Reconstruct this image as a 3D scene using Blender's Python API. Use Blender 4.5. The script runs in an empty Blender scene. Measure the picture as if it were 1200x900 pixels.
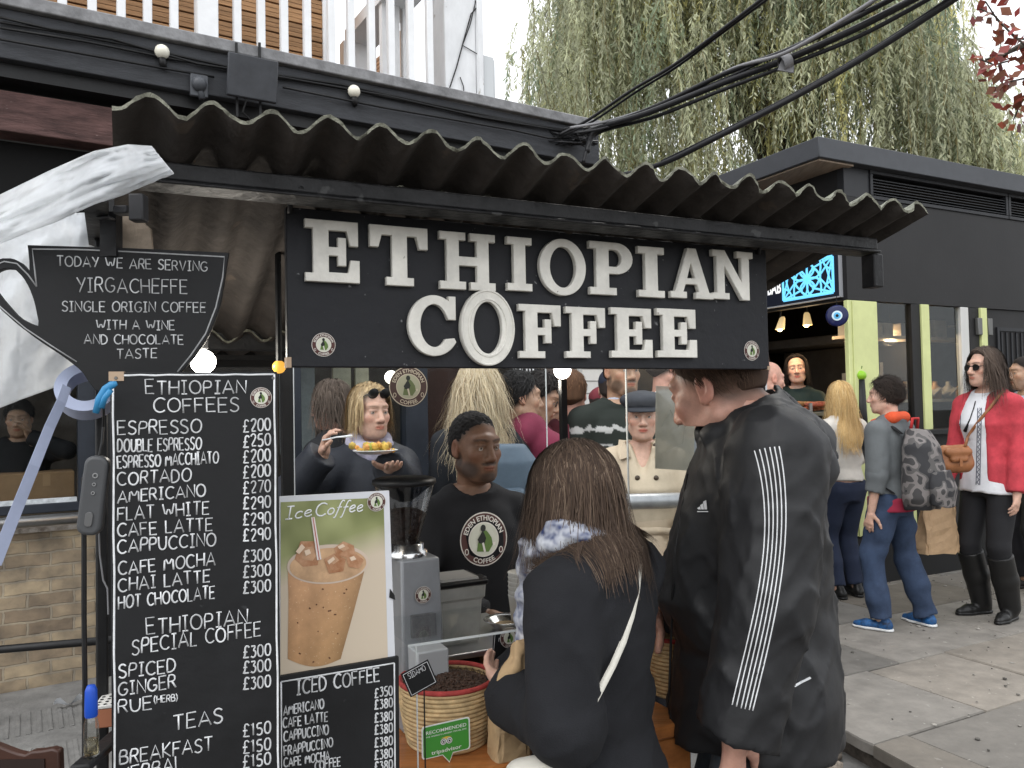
import bpy, math, random
import numpy as np
from mathutils import Vector, Matrix
R = math.radians
SC = bpy.context.scene
COL = SC.collection
rnd = random.Random(7)
# ------------------------------------------------------------------ camera
CAMZ, PITCH, ROLL, F = 1.5, R(1.7), R(1.1), 933.0
cam = bpy.data.objects.new('camera', bpy.data.cameras.new('camera'))
COL.objects.link(cam); SC.camera = cam
cam.data.sensor_width = 36; cam.data.lens = 36*F/1200; cam.data.clip_start = .02; cam.data.clip_end = 500
CR = Matrix.Rotation(PITCH, 3, 'X') @ Matrix(((1,0,0),(0,0,-1),(0,1,0))) @ Matrix.Rotation(-ROLL, 3, 'Z')
cam.matrix_world = Matrix.Translation((0,0,CAMZ)) @ CR.to_4x4()
# ------------------------------------------------------------------ light
w = bpy.data.worlds.new('World'); SC.world = w; w.use_nodes = True
nt = w.node_tree; bg = nt.nodes['Background']
sky = nt.nodes.new('ShaderNodeTexSky'); sky.sky_type = 'NISHITA'; sky.sun_disc = False
SUN_EL, SUN_AZ = R(52), R(215)
sky.sun_elevation = SUN_EL; sky.sun_rotation = SUN_AZ; sky.air_density = 1.0; sky.dust_density = 6.0; sky.ozone_density = .6
hs = nt.nodes.new('ShaderNodeHueSaturation'); hs.inputs['Saturation'].default_value = .12; hs.inputs['Value'].default_value = 1.0
mxs = nt.nodes.new('ShaderNodeMixRGB'); mxs.inputs[0].default_value = .6; mxs.inputs[2].default_value = (10.5, 10.8, 11.2, 1)   # even cloud cover over the clear-sky gradient
nt.links.new(sky.outputs[0], hs.inputs['Color']); nt.links.new(hs.outputs[0], mxs.inputs[1]); nt.links.new(mxs.outputs[0], bg.inputs[0])
bg.inputs[1].default_value = .12
sun = bpy.data.objects.new('sun', bpy.data.lights.new('sun', 'SUN')); COL.objects.link(sun)
sun.data.energy = .9; sun.data.angle = R(25); sun.data.color = (1, .97, .92)
sun.rotation_euler = (R(90)-SUN_EL, 0, math.pi - SUN_AZ + math.pi)
vs = SC.view_settings; vs.view_transform = 'Standard'; vs.look = 'None'; vs.gamma = 1; vs.use_curve_mapping = False; vs.exposure = 0.93
SC.cycles.max_bounces = 8; SC.cycles.transparent_max_bounces = 24; SC.cycles.caustics_reflective = False; SC.cycles.caustics_refractive = False
SC.cycles.use_denoising = True
# ------------------------------------------------------------------ geometry of the view: points where sight lines meet real planes
def ray(px, py):
    return (CR @ Vector(((px-600)/F, (450-py)/F, -1))).normalized()
CAMP = Vector((0,0,CAMZ))
def P(px, py, y):
    r = ray(px, py); return CAMP + r*(y/r.y)
def PZ(px, py, z):
    r = ray(px, py); return CAMP + r*((z-CAMZ)/r.z)
class Plane:
    """upright plane through o, running along u, facing n"""
    def __init__(s, o, ang, tilt=0):
        s.o = Vector(o); s.u = Vector((math.cos(R(ang)), math.sin(R(ang)), 0)); s.v = Vector((0,0,1)); s.n = Vector((math.sin(R(ang)), -math.cos(R(ang)), 0))
    def off(s, d):
        q = Plane(s.o + s.n*d, 0); q.u, q.v, q.n = s.u, s.v, s.n; return q
    def hit(s, px, py):
        r = ray(px, py); t = (s.o-CAMP).dot(s.n)/r.dot(s.n); return CAMP + r*t
    def st(s, px, py):
        p = s.hit(px, py)-s.o; return p.dot(s.u), p.dot(s.v)
    def at(s, a, b, d=0):
        return s.o + s.u*a + s.v*b + s.n*d
# ------------------------------------------------------------------ scene helpers
def tag(o, label=None, cat=None, group=None, kind=None):
    if label: o['label'] = label
    if cat: o['category'] = cat
    if group: o['group'] = group
    if kind: o['kind'] = kind
    return o
def thing(name, label, cat, loc, group=None):
    o = bpy.data.objects.new(name, None); o.empty_display_size = .05; COL.objects.link(o); o.location = loc
    return tag(o, label, cat, group)
def wloc(o):
    l = Vector(o.location)
    while o.parent: o = o.parent; l = l + Vector(o.location)
    return l
def link(name, V, Fc, mats, parent=None, smooth=False, mi=None, base=None, attr=None, bevel=0, seg=2):
    """world-space verts -> one mesh object whose origin is its parent's place or its own base"""
    V = np.asarray(V, dtype=np.float64).reshape(-1,3)
    if base is not None: L = Vector(base)
    elif parent is not None: L = wloc(parent)
    else: L = Vector(((V[:,0].min()+V[:,0].max())/2, (V[:,1].min()+V[:,1].max())/2, V[:,2].min()))
    me = bpy.data.meshes.new(name)
    V = V - np.array(L)
    if isinstance(Fc, np.ndarray):
        n, k = Fc.shape
        me.vertices.add(len(V)); me.vertices.foreach_set('co', V.ravel())
        me.loops.add(n*k); me.loops.foreach_set('vertex_index', Fc.ravel().astype(np.int32))
        me.polygons.add(n); me.polygons.foreach_set('loop_start', np.arange(n, dtype=np.int32)*k)
        try: me.polygons.foreach_set('loop_total', np.full(n, k, dtype=np.int32))
        except Exception: pass
        me.update(calc_edges=True)
    else:
        me.from_pydata([tuple(v) for v in V], [], Fc); me.update()
    for m in (mats if isinstance(mats, (list, tuple)) else [mats]): me.materials.append(m)
    if mi is not None: me.polygons.foreach_set('material_index', np.asarray(mi, dtype=np.int32))
    if smooth: me.polygons.foreach_set('use_smooth', np.ones(len(me.polygons), dtype=bool))
    if attr is not None:
        ca = me.color_attributes.new('tint', 'FLOAT_COLOR', 'POINT')
        a = np.ones((len(V),4), dtype=np.float32); a[:,:3] = attr; ca.data.foreach_set('color', a.ravel())
    o = bpy.data.objects.new(name, me); COL.objects.link(o)
    if parent is not None: o.parent = parent; o.location = L - wloc(parent)
    else: o.location = L
    if bevel:
        b = o.modifiers.new('bevel', 'BEVEL'); b.width = bevel; b.segments = seg; b.limit_method = 'ANGLE'; b.angle_limit = R(40)
        me.polygons.foreach_set('use_smooth', np.ones(len(me.polygons), dtype=bool))
        me.set_sharp_from_angle(angle=R(35)) if hasattr(me, 'set_sharp_from_angle') else None
    return o
class MB:
    def __init__(s): s.v = []; s.f = []; s.m = []; s.c = []
    def add(s, V, Fc, m=0, c=None):
        n = len(s.v); s.v += [tuple(p) for p in V]; s.f += [tuple(i+n for i in f) for f in Fc]; s.m += [m]*len(Fc)
        s.c += [c if c is not None else (1,1,1)]*len(V); return s
    def obox(s, o, a, b, c, m=0, col=None):
        """box from corner o along vectors a, b, c"""
        o, a, b, c = map(Vector, (o,a,b,c))
        if a.cross(b).dot(c) < 0: a, b = b, a
        V = [o, o+a, o+a+b, o+b, o+c, o+a+c, o+a+b+c, o+b+c]
        return s.add(V, [(0,3,2,1),(4,5,6,7),(0,1,5,4),(1,2,6,5),(2,3,7,6),(3,0,4,7)], m, col)
    def box(s, x0,y0,z0,x1,y1,z1,m=0, col=None): return s.obox((x0,y0,z0),(x1-x0,0,0),(0,y1-y0,0),(0,0,z1-z0),m,col)
    def bar(s, a, b, wd, ht, up=(0,0,1), m=0, col=None):
        """rectangular bar centred on the line a-b"""
        a, b = Vector(a), Vector(b); d = (b-a); x = d.cross(Vector(up)).normalized()*wd; z = x.cross(d).normalized()*ht
        return s.obox(a-x/2-z/2, d, x, z, m, col)
    def tube(s, pts, r, n=8, m=0, caps=True, flat=None, col=None):
        """round tube along points; r number or list; flat=(normal, factor) squashes it along a direction"""
        pts = [Vector(p) for p in pts]
        if len(pts) < 2: return s
        rs = r if isinstance(r, (list, tuple)) else [r]*len(pts)
        base = len(s.v); x = None
        for i, p in enumerate(pts):
            t = (pts[min(i+1,len(pts)-1)] - pts[max(i-1,0)])
            if t.length < 1e-9: t = Vector((0,0,1))
            t.normalize()
            if flat is not None:
                y = Vector(flat[0]).normalized(); x = t.cross(y).normalized(); fy = flat[1]
            else:
                if x is None:
                    x = t.cross(Vector((0,0,1)) if abs(t.z) < .9 else Vector((1,0,0))).normalized()
                else:
                    x = (x - t*x.dot(t)).normalized()
                y = t.cross(x); fy = 1
            for k in range(n):
                a = 2*math.pi*k/n
                s.v.append(tuple(p + x*(math.cos(a)*rs[i]) + y*(math.sin(a)*rs[i]*fy)))
                s.c.append(col if col is not None else (1,1,1))
        for i in range(len(pts)-1):
            for k in range(n):
                a0 = base+i*n+k; a1 = base+i*n+(k+1)%n
                s.f.append((a0, a1, a1+n, a0+n)); s.m.append(m)
        if caps:
            s.f.append(tuple(base+k for k in range(n))[::-1]); s.m.append(m)
            s.f.append(tuple(base+(len(pts)-1)*n+k for k in range(n))); s.m.append(m)
        return s
    def lathe(s, o, prof, n=24, m=0, ax=((1,0,0),(0,1,0),(0,0,1)), a0=0, a1=2*math.pi, col=None):
        """profile [(r,z)] spun about the z axis at o"""
        o = Vector(o); X, Y, Z = map(Vector, ax); base = len(s.v); full = abs(a1-a0-2*math.pi) < 1e-6; N = n if full else n+1
        for r, z in prof:
            for k in range(N):
                a = a0+(a1-a0)*k/n; s.v.append(tuple(o+X*(r*math.cos(a))+Y*(r*math.sin(a))+Z*z)); s.c.append(col if col is not None else (1,1,1))
        for i in range(len(prof)-1):
            for k in range(n):
                b0 = base+i*N+k; b1 = base+i*N+(k+1)%N
                s.f.append((b0, b1, b1+N, b0+N)); s.m.append(m)
        return s
    def prism(s, pts, ext, m=0, col=None):
        """flat outline (list of 3D points) pushed along ext"""
        ext = Vector(ext); pts = [Vector(p) for p in pts]; n = len(pts)
        nn = Vector((0,0,0))
        for i in range(n): nn += pts[i].cross(pts[(i+1)%n])
        if nn.dot(ext) > 0: pts = pts[::-1]
        V = pts + [p+ext for p in pts]
        Fc = [tuple(range(n)), tuple(range(2*n-1, n-1, -1))] + [(i, i+n, (i+1)%n+n, (i+1)%n)[::1] for i in range(n)]
        return s.add(V, Fc, m, col)
    def sphere(s, o, r, n=16, m=0, sc=(1,1,1), col=None):
        o = Vector(o); h = n//2
        prof = [(max(1e-5,math.sin(math.pi*i/h)), -math.cos(math.pi*i/h)) for i in range(h+1)]
        base = len(s.v); s.lathe((0,0,0), prof, n, m, col=col)
        for i in range(base, len(s.v)):
            p = s.v[i]; s.v[i] = (o.x+p[0]*r*sc[0], o.y+p[1]*r*sc[1], o.z+p[2]*r*sc[2])
        return s
    def build(s, name, mats, parent=None, smooth=False, base=None, bevel=0, seg=2, tint=False):
        return link(name, s.v, s.f, mats, parent, smooth, s.m, base, np.array(s.c) if tint else None, bevel, seg)
def auto_smooth(o, ang=40):
    me = o.data; me.polygons.foreach_set('use_smooth', np.ones(len(me.polygons), dtype=bool))
    if hasattr(me, 'set_sharp_from_angle'): me.set_sharp_from_angle(angle=R(ang))
    return o
def kids(o): return [c for c in bpy.data.objects if c.parent == o]
def copy_tree(o, loc=None, label=None, parent=None, rotz=None):
    c = o.copy(); COL.objects.link(c)
    if parent is not None: c.parent = parent
    if loc is not None: c.location = loc
    if rotz is not None: c.rotation_euler.z = rotz
    if label: c['label'] = label
    for ch in kids(o): copy_tree(ch, parent=c)
    return c
# ------------------------------------------------------------------ materials
MATS = {}
def mat(name, col, rough=.7, metal=0, noise=0, nscale=8, bump=0, bscale=40, spec=.3, trans=0, emit=None, es=0, tint=False, col2=None, sss=0, coat=0, stretch=(1,1,1), speck=None, detail=6, alpha=1, bdist=.01, rvar=0):
    """procedural principled material; noise mixes col with col2 (or a darker/lighter col), speck=(scale, threshold, colour) adds small flecks"""
    if name in MATS: return MATS[name]
    m = bpy.data.materials.new(name); m.use_nodes = True; MATS[name] = m
    n, L = m.node_tree.nodes, m.node_tree.links; b = n['Principled BSDF']
    b.inputs['Roughness'].default_value = rough; b.inputs['Metallic'].default_value = metal
    b.inputs['Specular IOR Level'].default_value = spec; b.inputs['Coat Weight'].default_value = coat
    b.inputs['Transmission Weight'].default_value = trans; b.inputs['Alpha'].default_value = alpha
    b.inputs['Base Color'].default_value = (*col, 1)
    if sss:
        b.inputs['Subsurface Weight'].default_value = sss; b.inputs['Subsurface Radius'].default_value = (.01,.004,.002); b.inputs['Subsurface Scale'].default_value = .6
    if emit is not None:
        b.inputs['Emission Color'].default_value = (*emit, 1); b.inputs['Emission Strength'].default_value = es
    tc = n.new('ShaderNodeTexCoord'); mp = n.new('ShaderNodeMapping'); mp.inputs['Scale'].default_value = stretch
    L.new(tc.outputs['Object'], mp.inputs[0])
    out = None
    if noise:
        t = n.new('ShaderNodeTexNoise'); t.inputs['Scale'].default_value = nscale; t.inputs['Detail'].default_value = detail; t.inputs['Roughness'].default_value = .65
        L.new(mp.outputs[0], t.inputs[0])
        r = n.new('ShaderNodeValToRGB'); r.color_ramp.elements[0].position = .32; r.color_ramp.elements[1].position = .68
        c2 = col2 if col2 is not None else tuple(min(1, c*(1+noise)) for c in col)
        c1 = col if col2 is not None else tuple(c*(1-noise) for c in col)
        r.color_ramp.elements[0].color = (*c1, 1); r.color_ramp.elements[1].color = (*c2, 1)
        L.new(t.outputs[0], r.inputs[0]); out = r.outputs[0]
        if rvar:
            mr = n.new('ShaderNodeMapRange'); mr.inputs['To Min'].default_value = max(0,rough-rvar); mr.inputs['To Max'].default_value = min(1,rough+rvar)
            mr.inputs['From Min'].default_value = .3; mr.inputs['From Max'].default_value = .7
            L.new(t.outputs[0], mr.inputs[0]); L.new(mr.outputs[0], b.inputs['Roughness'])
    if speck:
        t = n.new('ShaderNodeTexNoise'); t.inputs['Scale'].default_value = speck[0]; t.inputs['Detail'].default_value = 3
        L.new(mp.outputs[0], t.inputs[0])
        r = n.new('ShaderNodeValToRGB'); r.color_ramp.elements[0].position = speck[1]; r.color_ramp.elements[1].position = speck[1]+.04
        r.color_ramp.elements[0].color = (0,0,0,1); r.color_ramp.elements[1].color = (1,1,1,1); L.new(t.outputs[0], r.inputs[0])
        x = n.new('ShaderNodeMixRGB'); x.inputs[1].default_value = (*col,1); x.inputs[2].default_value = (*speck[2],1)
        if out: L.new(out, x.inputs[1])
        L.new(r.outputs[0], x.inputs[0]); out = x.outputs[0]
    if tint:
        a = n.new('ShaderNodeVertexColor'); a.layer_name = 'tint'
        x = n.new('ShaderNodeMixRGB'); x.blend_type = 'MULTIPLY'; x.inputs[0].default_value = 1; x.inputs[1].default_value = (*col,1)
        if out: L.new(out, x.inputs[1])
        L.new(a.outputs[0], x.inputs[2]); out = x.outputs[0]
    if out: L.new(out, b.inputs['Base Color'])
    if bump:
        t = n.new('ShaderNodeTexNoise'); t.inputs['Scale'].default_value = bscale; t.inputs['Detail'].default_value = 8
        L.new(mp.outputs[0], t.inputs[0])
        bp = n.new('ShaderNodeBump'); bp.inputs['Strength'].default_value = bump; bp.inputs['Distance'].default_value = bdist
        L.new(t.outputs[0], bp.inputs['Height']); L.new(bp.outputs[0], b.inputs['Normal'])
    return m
def clear_mat(name, tintc=(.97,.98,.98), gloss=.02, rough=.02, fres=.4):
    """thin clear sheet: see-through with a fresnel reflection"""
    if name in MATS: return MATS[name]
    m = bpy.data.materials.new(name); m.use_nodes = True; MATS[name] = m
    n, L = m.node_tree.nodes, m.node_tree.links; n.remove(n['Principled BSDF']); out = n['Material Output']
    tr = n.new('ShaderNodeBsdfTransparent'); tr.inputs[0].default_value = (*tintc,1)
    gl = n.new('ShaderNodeBsdfGlossy'); gl.inputs['Roughness'].default_value = rough
    fr = n.new('ShaderNodeFresnel'); fr.inputs[0].default_value = 1.3
    ad = n.new('ShaderNodeMath'); ad.operation = 'MULTIPLY_ADD'; ad.inputs[1].default_value = fres; ad.inputs[2].default_value = gloss; ad.use_clamp = True
    mx = n.new('ShaderNodeMixShader'); L.new(fr.outputs[0], ad.inputs[0]); L.new(ad.outputs[0], mx.inputs[0])
    L.new(tr.outputs[0], mx.inputs[1]); L.new(gl.outputs[0], mx.inputs[2]); L.new(mx.outputs[0], out.inputs[0])
    return m
def film_mat(name, col=(.8,.82,.85), through=.5, rough=.3):
    """milky translucent plastic"""
    if name in MATS: return MATS[name]
    m = bpy.data.materials.new(name); m.use_nodes = True; MATS[name] = m
    n, L = m.node_tree.nodes, m.node_tree.links; b = n['Principled BSDF']; out = n['Material Output']
    b.inputs['Base Color'].default_value = (*col,1); b.inputs['Roughness'].default_value = rough
    tl = n.new('ShaderNodeBsdfTranslucent'); tl.inputs[0].default_value = (*col,1)
    mx = n.new('ShaderNodeMixShader'); mx.inputs[0].default_value = through
    tr = n.new('ShaderNodeBsdfTransparent'); m2 = n.new('ShaderNodeMixShader')
    t = n.new('ShaderNodeTexNoise'); t.inputs['Scale'].default_value = 9; t.inputs['Detail'].default_value = 5
    tc = n.new('ShaderNodeTexCoord'); L.new(tc.outputs['Object'], t.inputs[0])
    mr = n.new('ShaderNodeMapRange'); mr.inputs['From Min'].default_value=.35; mr.inputs['From Max'].default_value=.7; mr.inputs['To Min'].default_value=.05; mr.inputs['To Max'].default_value=.55
    L.new(t.outputs[0], mr.inputs[0]); L.new(mr.outputs[0], m2.inputs[0])
    bp = n.new('ShaderNodeBump'); bp.inputs['Strength'].default_value=.35; bp.inputs['Distance'].default_value=.01; L.new(t.outputs[0], bp.inputs['Height']); L.new(bp.outputs[0], b.inputs['Normal'])
    L.new(b.outputs[0], mx.inputs[1]); L.new(tl.outputs[0], mx.inputs[2]); L.new(mx.outputs[0], m2.inputs[1]); L.new(tr.outputs[0], m2.inputs[2]); L.new(m2.outputs[0], out.inputs[0])
    return m
# ------------------------------------------------------------------ lettering
STROKES = {  # single-stroke hand lettering on a 1 x 1 cell: (width, [polylines])
'A':(.8,[[(0,0),(.4,1),(.8,0)],[(.12,.33),(.68,.33)]]), 'B':(.62,[[(0,0),(0,1),(.4,1),(.54,.9),(.54,.66),(.4,.54),(0,.54)],[(.4,.54),(.62,.42),(.62,.12),(.45,0),(0,0)]]),
'C':(.72,[[(.72,.86),(.5,1),(.26,.97),(.06,.76),(0,.5),(.06,.22),(.26,.02),(.52,0),(.72,.14)]]), 'D':(.68,[[(0,0),(0,1),(.3,1),(.56,.84),(.68,.5),(.56,.16),(.3,0),(0,0)]]),
'E':(.58,[[(.58,1),(0,1),(0,0),(.58,0)],[(0,.52),(.5,.52)]]), 'F':(.56,[[(.56,1),(0,1),(0,0)],[(0,.53),(.46,.53)]]),
'G':(.74,[[(.7,.86),(.5,1),(.24,.96),(.05,.75),(0,.48),(.06,.2),(.28,.01),(.52,.01),(.72,.2),(.72,.44),(.44,.44)]]), 'H':(.66,[[(0,0),(0,1)],[(.66,0),(.66,1)],[(0,.5),(.66,.5)]]),
'I':(.4,[[(.2,0),(.2,1)],[(0,1),(.4,1)],[(0,0),(.4,0)]]), 'J':(.5,[[(.5,1),(.5,.2),(.3,0),(.1,.05),(0,.2)]]), 'K':(.6,[[(0,0),(0,1)],[(.58,1),(0,.45),(.6,0)]]),
'L':(.52,[[(0,1),(0,0),(.52,0)]]), 'M':(.84,[[(0,0),(.06,1),(.42,.35),(.78,1),(.84,0)]]), 'N':(.68,[[(0,0),(0,1),(.68,0),(.68,1)]]),
'O':(.8,[[(.4,1),(.15,.9),(.02,.68),(0,.45),(.08,.17),(.28,.01),(.52,.01),(.72,.17),(.8,.45),(.78,.68),(.65,.9),(.4,1)]]), 'P':(.58,[[(0,0),(0,1),(.4,1),(.56,.88),(.56,.6),(.4,.48),(0,.48)]]),
'Q':(.8,[[(.4,1),(.15,.9),(0,.5),(.1,.15),(.4,0),(.7,.15),(.8,.5),(.65,.9),(.4,1)],[(.5,.25),(.85,-.08)]]), 'R':(.6,[[(0,0),(0,1),(.4,1),(.55,.88),(.55,.62),(.4,.5),(0,.5)],[(.3,.5),(.6,0)]]),
'S':(.58,[[(.56,.86),(.4,1),(.16,.98),(.03,.8),(.08,.62),(.3,.52),(.52,.4),(.57,.2),(.42,.02),(.18,0),(0,.14)]]), 'T':(.66,[[(0,1),(.66,1)],[(.33,1),(.33,0)]]),
'U':(.66,[[(0,1),(.02,.25),(.18,.02),(.46,.02),(.64,.25),(.66,1)]]), 'V':(.7,[[(0,1),(.36,0),(.7,1)]]), 'W':(1.0,[[(0,1),(.24,0),(.5,.72),(.76,0),(1,1)]]),
'X':(.65,[[(0,0),(.65,1)],[(0,1),(.65,0)]]), 'Y':(.66,[[(0,1),(.33,.5)],[(.66,1),(.22,0)]]), 'Z':(.6,[[(0,1),(.6,1),(0,0),(.6,0)]]),
'0':(.56,[[(.28,1),(.1,.92),(.01,.7),(0,.35),(.1,.07),(.28,0),(.46,.07),(.56,.35),(.55,.7),(.46,.92),(.28,1)]]), '1':(.3,[[(0,.82),(.16,1),(.16,0)]]),
'2':(.54,[[(.02,.8),(.14,.97),(.36,1),(.5,.86),(.48,.62),(.02,0),(.54,0)]]), '3':(.52,[[(.02,.96),(.5,1),(.24,.6),(.44,.55),(.52,.32),(.4,.06),(.18,0),(0,.12)]]),
'5':(.52,[[(.5,1),(.08,1),(.04,.56),(.3,.6),(.5,.46),(.5,.18),(.34,.01),(.14,.0),(0,.1)]]), '7':(.54,[[(0,1),(.54,1),(.2,0)]]),
'8':(.54,[[(.27,.54),(.08,.66),(.06,.88),(.27,1),(.48,.88),(.46,.66),(.27,.54),(.04,.38),(.02,.12),(.27,0),(.52,.12),(.5,.38),(.27,.54)]]), '9':(.54,[[(.52,.7),(.4,.5),(.14,.5),(.02,.7),(.06,.92),(.28,1),(.48,.92),(.54,.65),(.48,0)]]),
'£':(.6,[[(.58,.84),(.48,.98),(.3,1),(.18,.86),(.2,.4),(.14,.1),(0,0),(.6,0)],[(0,.48),(.42,.48)]]), '(':(.2,[[(.2,1.1),(.02,.75),(0,.35),(.2,-.1)]]), ')':(.2,[[(0,1.1),(.18,.75),(.2,.35),(0,-.1)]]), ' ':(.36,[]), '.':(.08,[[(.02,.0),(.06,.06)]]),
}
def smooth_line(pl):
    """Chaikin on curved strokes only (five points and more)"""
    if len(pl) < 5: return pl
    out = [pl[0]]
    for a, b in zip(pl, pl[1:]):
        out += [(a[0]*.75+b[0]*.25, a[1]*.75+b[1]*.25), (a[0]*.25+b[0]*.75, a[1]*.25+b[1]*.75)]
    return out + [pl[-1]]
def scribe(mb, text, to3, a, b, h, wd, nrm, jit=.03, m=0, gap=.2, fade=0, grow=1.0):
    """write text between 2D points a (baseline start) and b (baseline end), letters h high, on the surface to3(s,t)"""
    rr = random.Random(sum(map(ord, text))*7+len(text))
    tot = sum(STROKES[c][0] for c in text) + gap*(len(text)-1)
    L = math.hypot(b[0]-a[0], b[1]-a[1]); ux, uy = (b[0]-a[0])/L, (b[1]-a[1])/L
    sx = L/tot; x = 0; k = 0
    for c in text:
        wdt, pls = STROKES[c]
        hh = h*(1+rr.uniform(-jit,jit))*(1+(grow-1)*x/tot); sh = rr.uniform(-.04,.04); dy = rr.uniform(-jit,jit)*h
        for pl in pls:
            q = []
            for (px, py) in smooth_line(pl):
                s = (x+px)*sx + sh*py*h; t = py*hh+dy
                q.append(to3(a[0]+ux*s, a[1]+uy*s+t))
            mb.tube(q, wd*(rr.uniform(.86,1.1)), 6, m, flat=(nrm, .3), col=(1,1,1) if not fade else (1-rr.uniform(0,fade),)*3)
        x += wdt+gap
def font_verts(body, size=1.0, bold=0, align='LEFT', shear=0, space=1.0):
    cu = bpy.data.curves.new('lettering', 'FONT'); cu.body = body; cu.size = size; cu.align_x = align; cu.shear = shear; cu.space_character = space; cu.resolution_u = 3
    if bold: cu.offset = bold
    ob = bpy.data.objects.new('lettering', cu); COL.objects.link(ob)
    dg = bpy.context.evaluated_depsgraph_get(); me = bpy.data.meshes.new_from_object(ob.evaluated_get(dg))
    V = [tuple(v.co) for v in me.vertices]; Fc = [tuple(p.vertices) for p in me.polygons]
    bpy.data.objects.remove(ob); bpy.data.curves.remove(cu); bpy.data.meshes.remove(me)
    return V, Fc
def outline_solid(outer_list, ext, bev, name='letter'):
    """2D outlines (outer and holes) -> solid verts/faces, front face at z=+ext"""
    cu = bpy.data.curves.new(name, 'CURVE'); cu.dimensions = '2D'; cu.fill_mode = 'BOTH'; cu.extrude = ext/2-bev; cu.bevel_depth = bev; cu.bevel_resolution = 2; cu.offset = -bev
    for o in outer_list:
        sp = cu.splines.new('POLY'); sp.points.add(len(o)-1); sp.use_cyclic_u = True
        for p, q in zip(sp.points, o): p.co = (q[0], q[1], 0, 1)
    ob = bpy.data.objects.new(name, cu); COL.objects.link(ob)
    dg = bpy.context.evaluated_depsgraph_get(); me = bpy.data.meshes.new_from_object(ob.evaluated_get(dg))
    V = [(v.co.x, v.co.y, v.co.z+ext/2) for v in me.vertices]; Fc = [tuple(p.vertices) for p in me.polygons]
    bpy.data.objects.remove(ob); bpy.data.curves.remove(cu); bpy.data.meshes.remove(me)
    return V, Fc
# ================================================================== SETTING
def asphalt_mat():
    return mat('street_setts', (.11,.103,.093), .85, noise=.45, nscale=3, bump=.8, bscale=18, bdist=.02)
link('ground', [(-120,-120,0),(120,-120,0),(120,120,0),(-120,120,0)], [(0,1,2,3)], asphalt_mat())['kind'] = 'structure'
KA = 27.0
ka = Vector((math.cos(R(KA)), math.sin(R(KA)), 0)); kb = Vector((-ka.y, ka.x, 0))
PAVZ = .13
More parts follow.
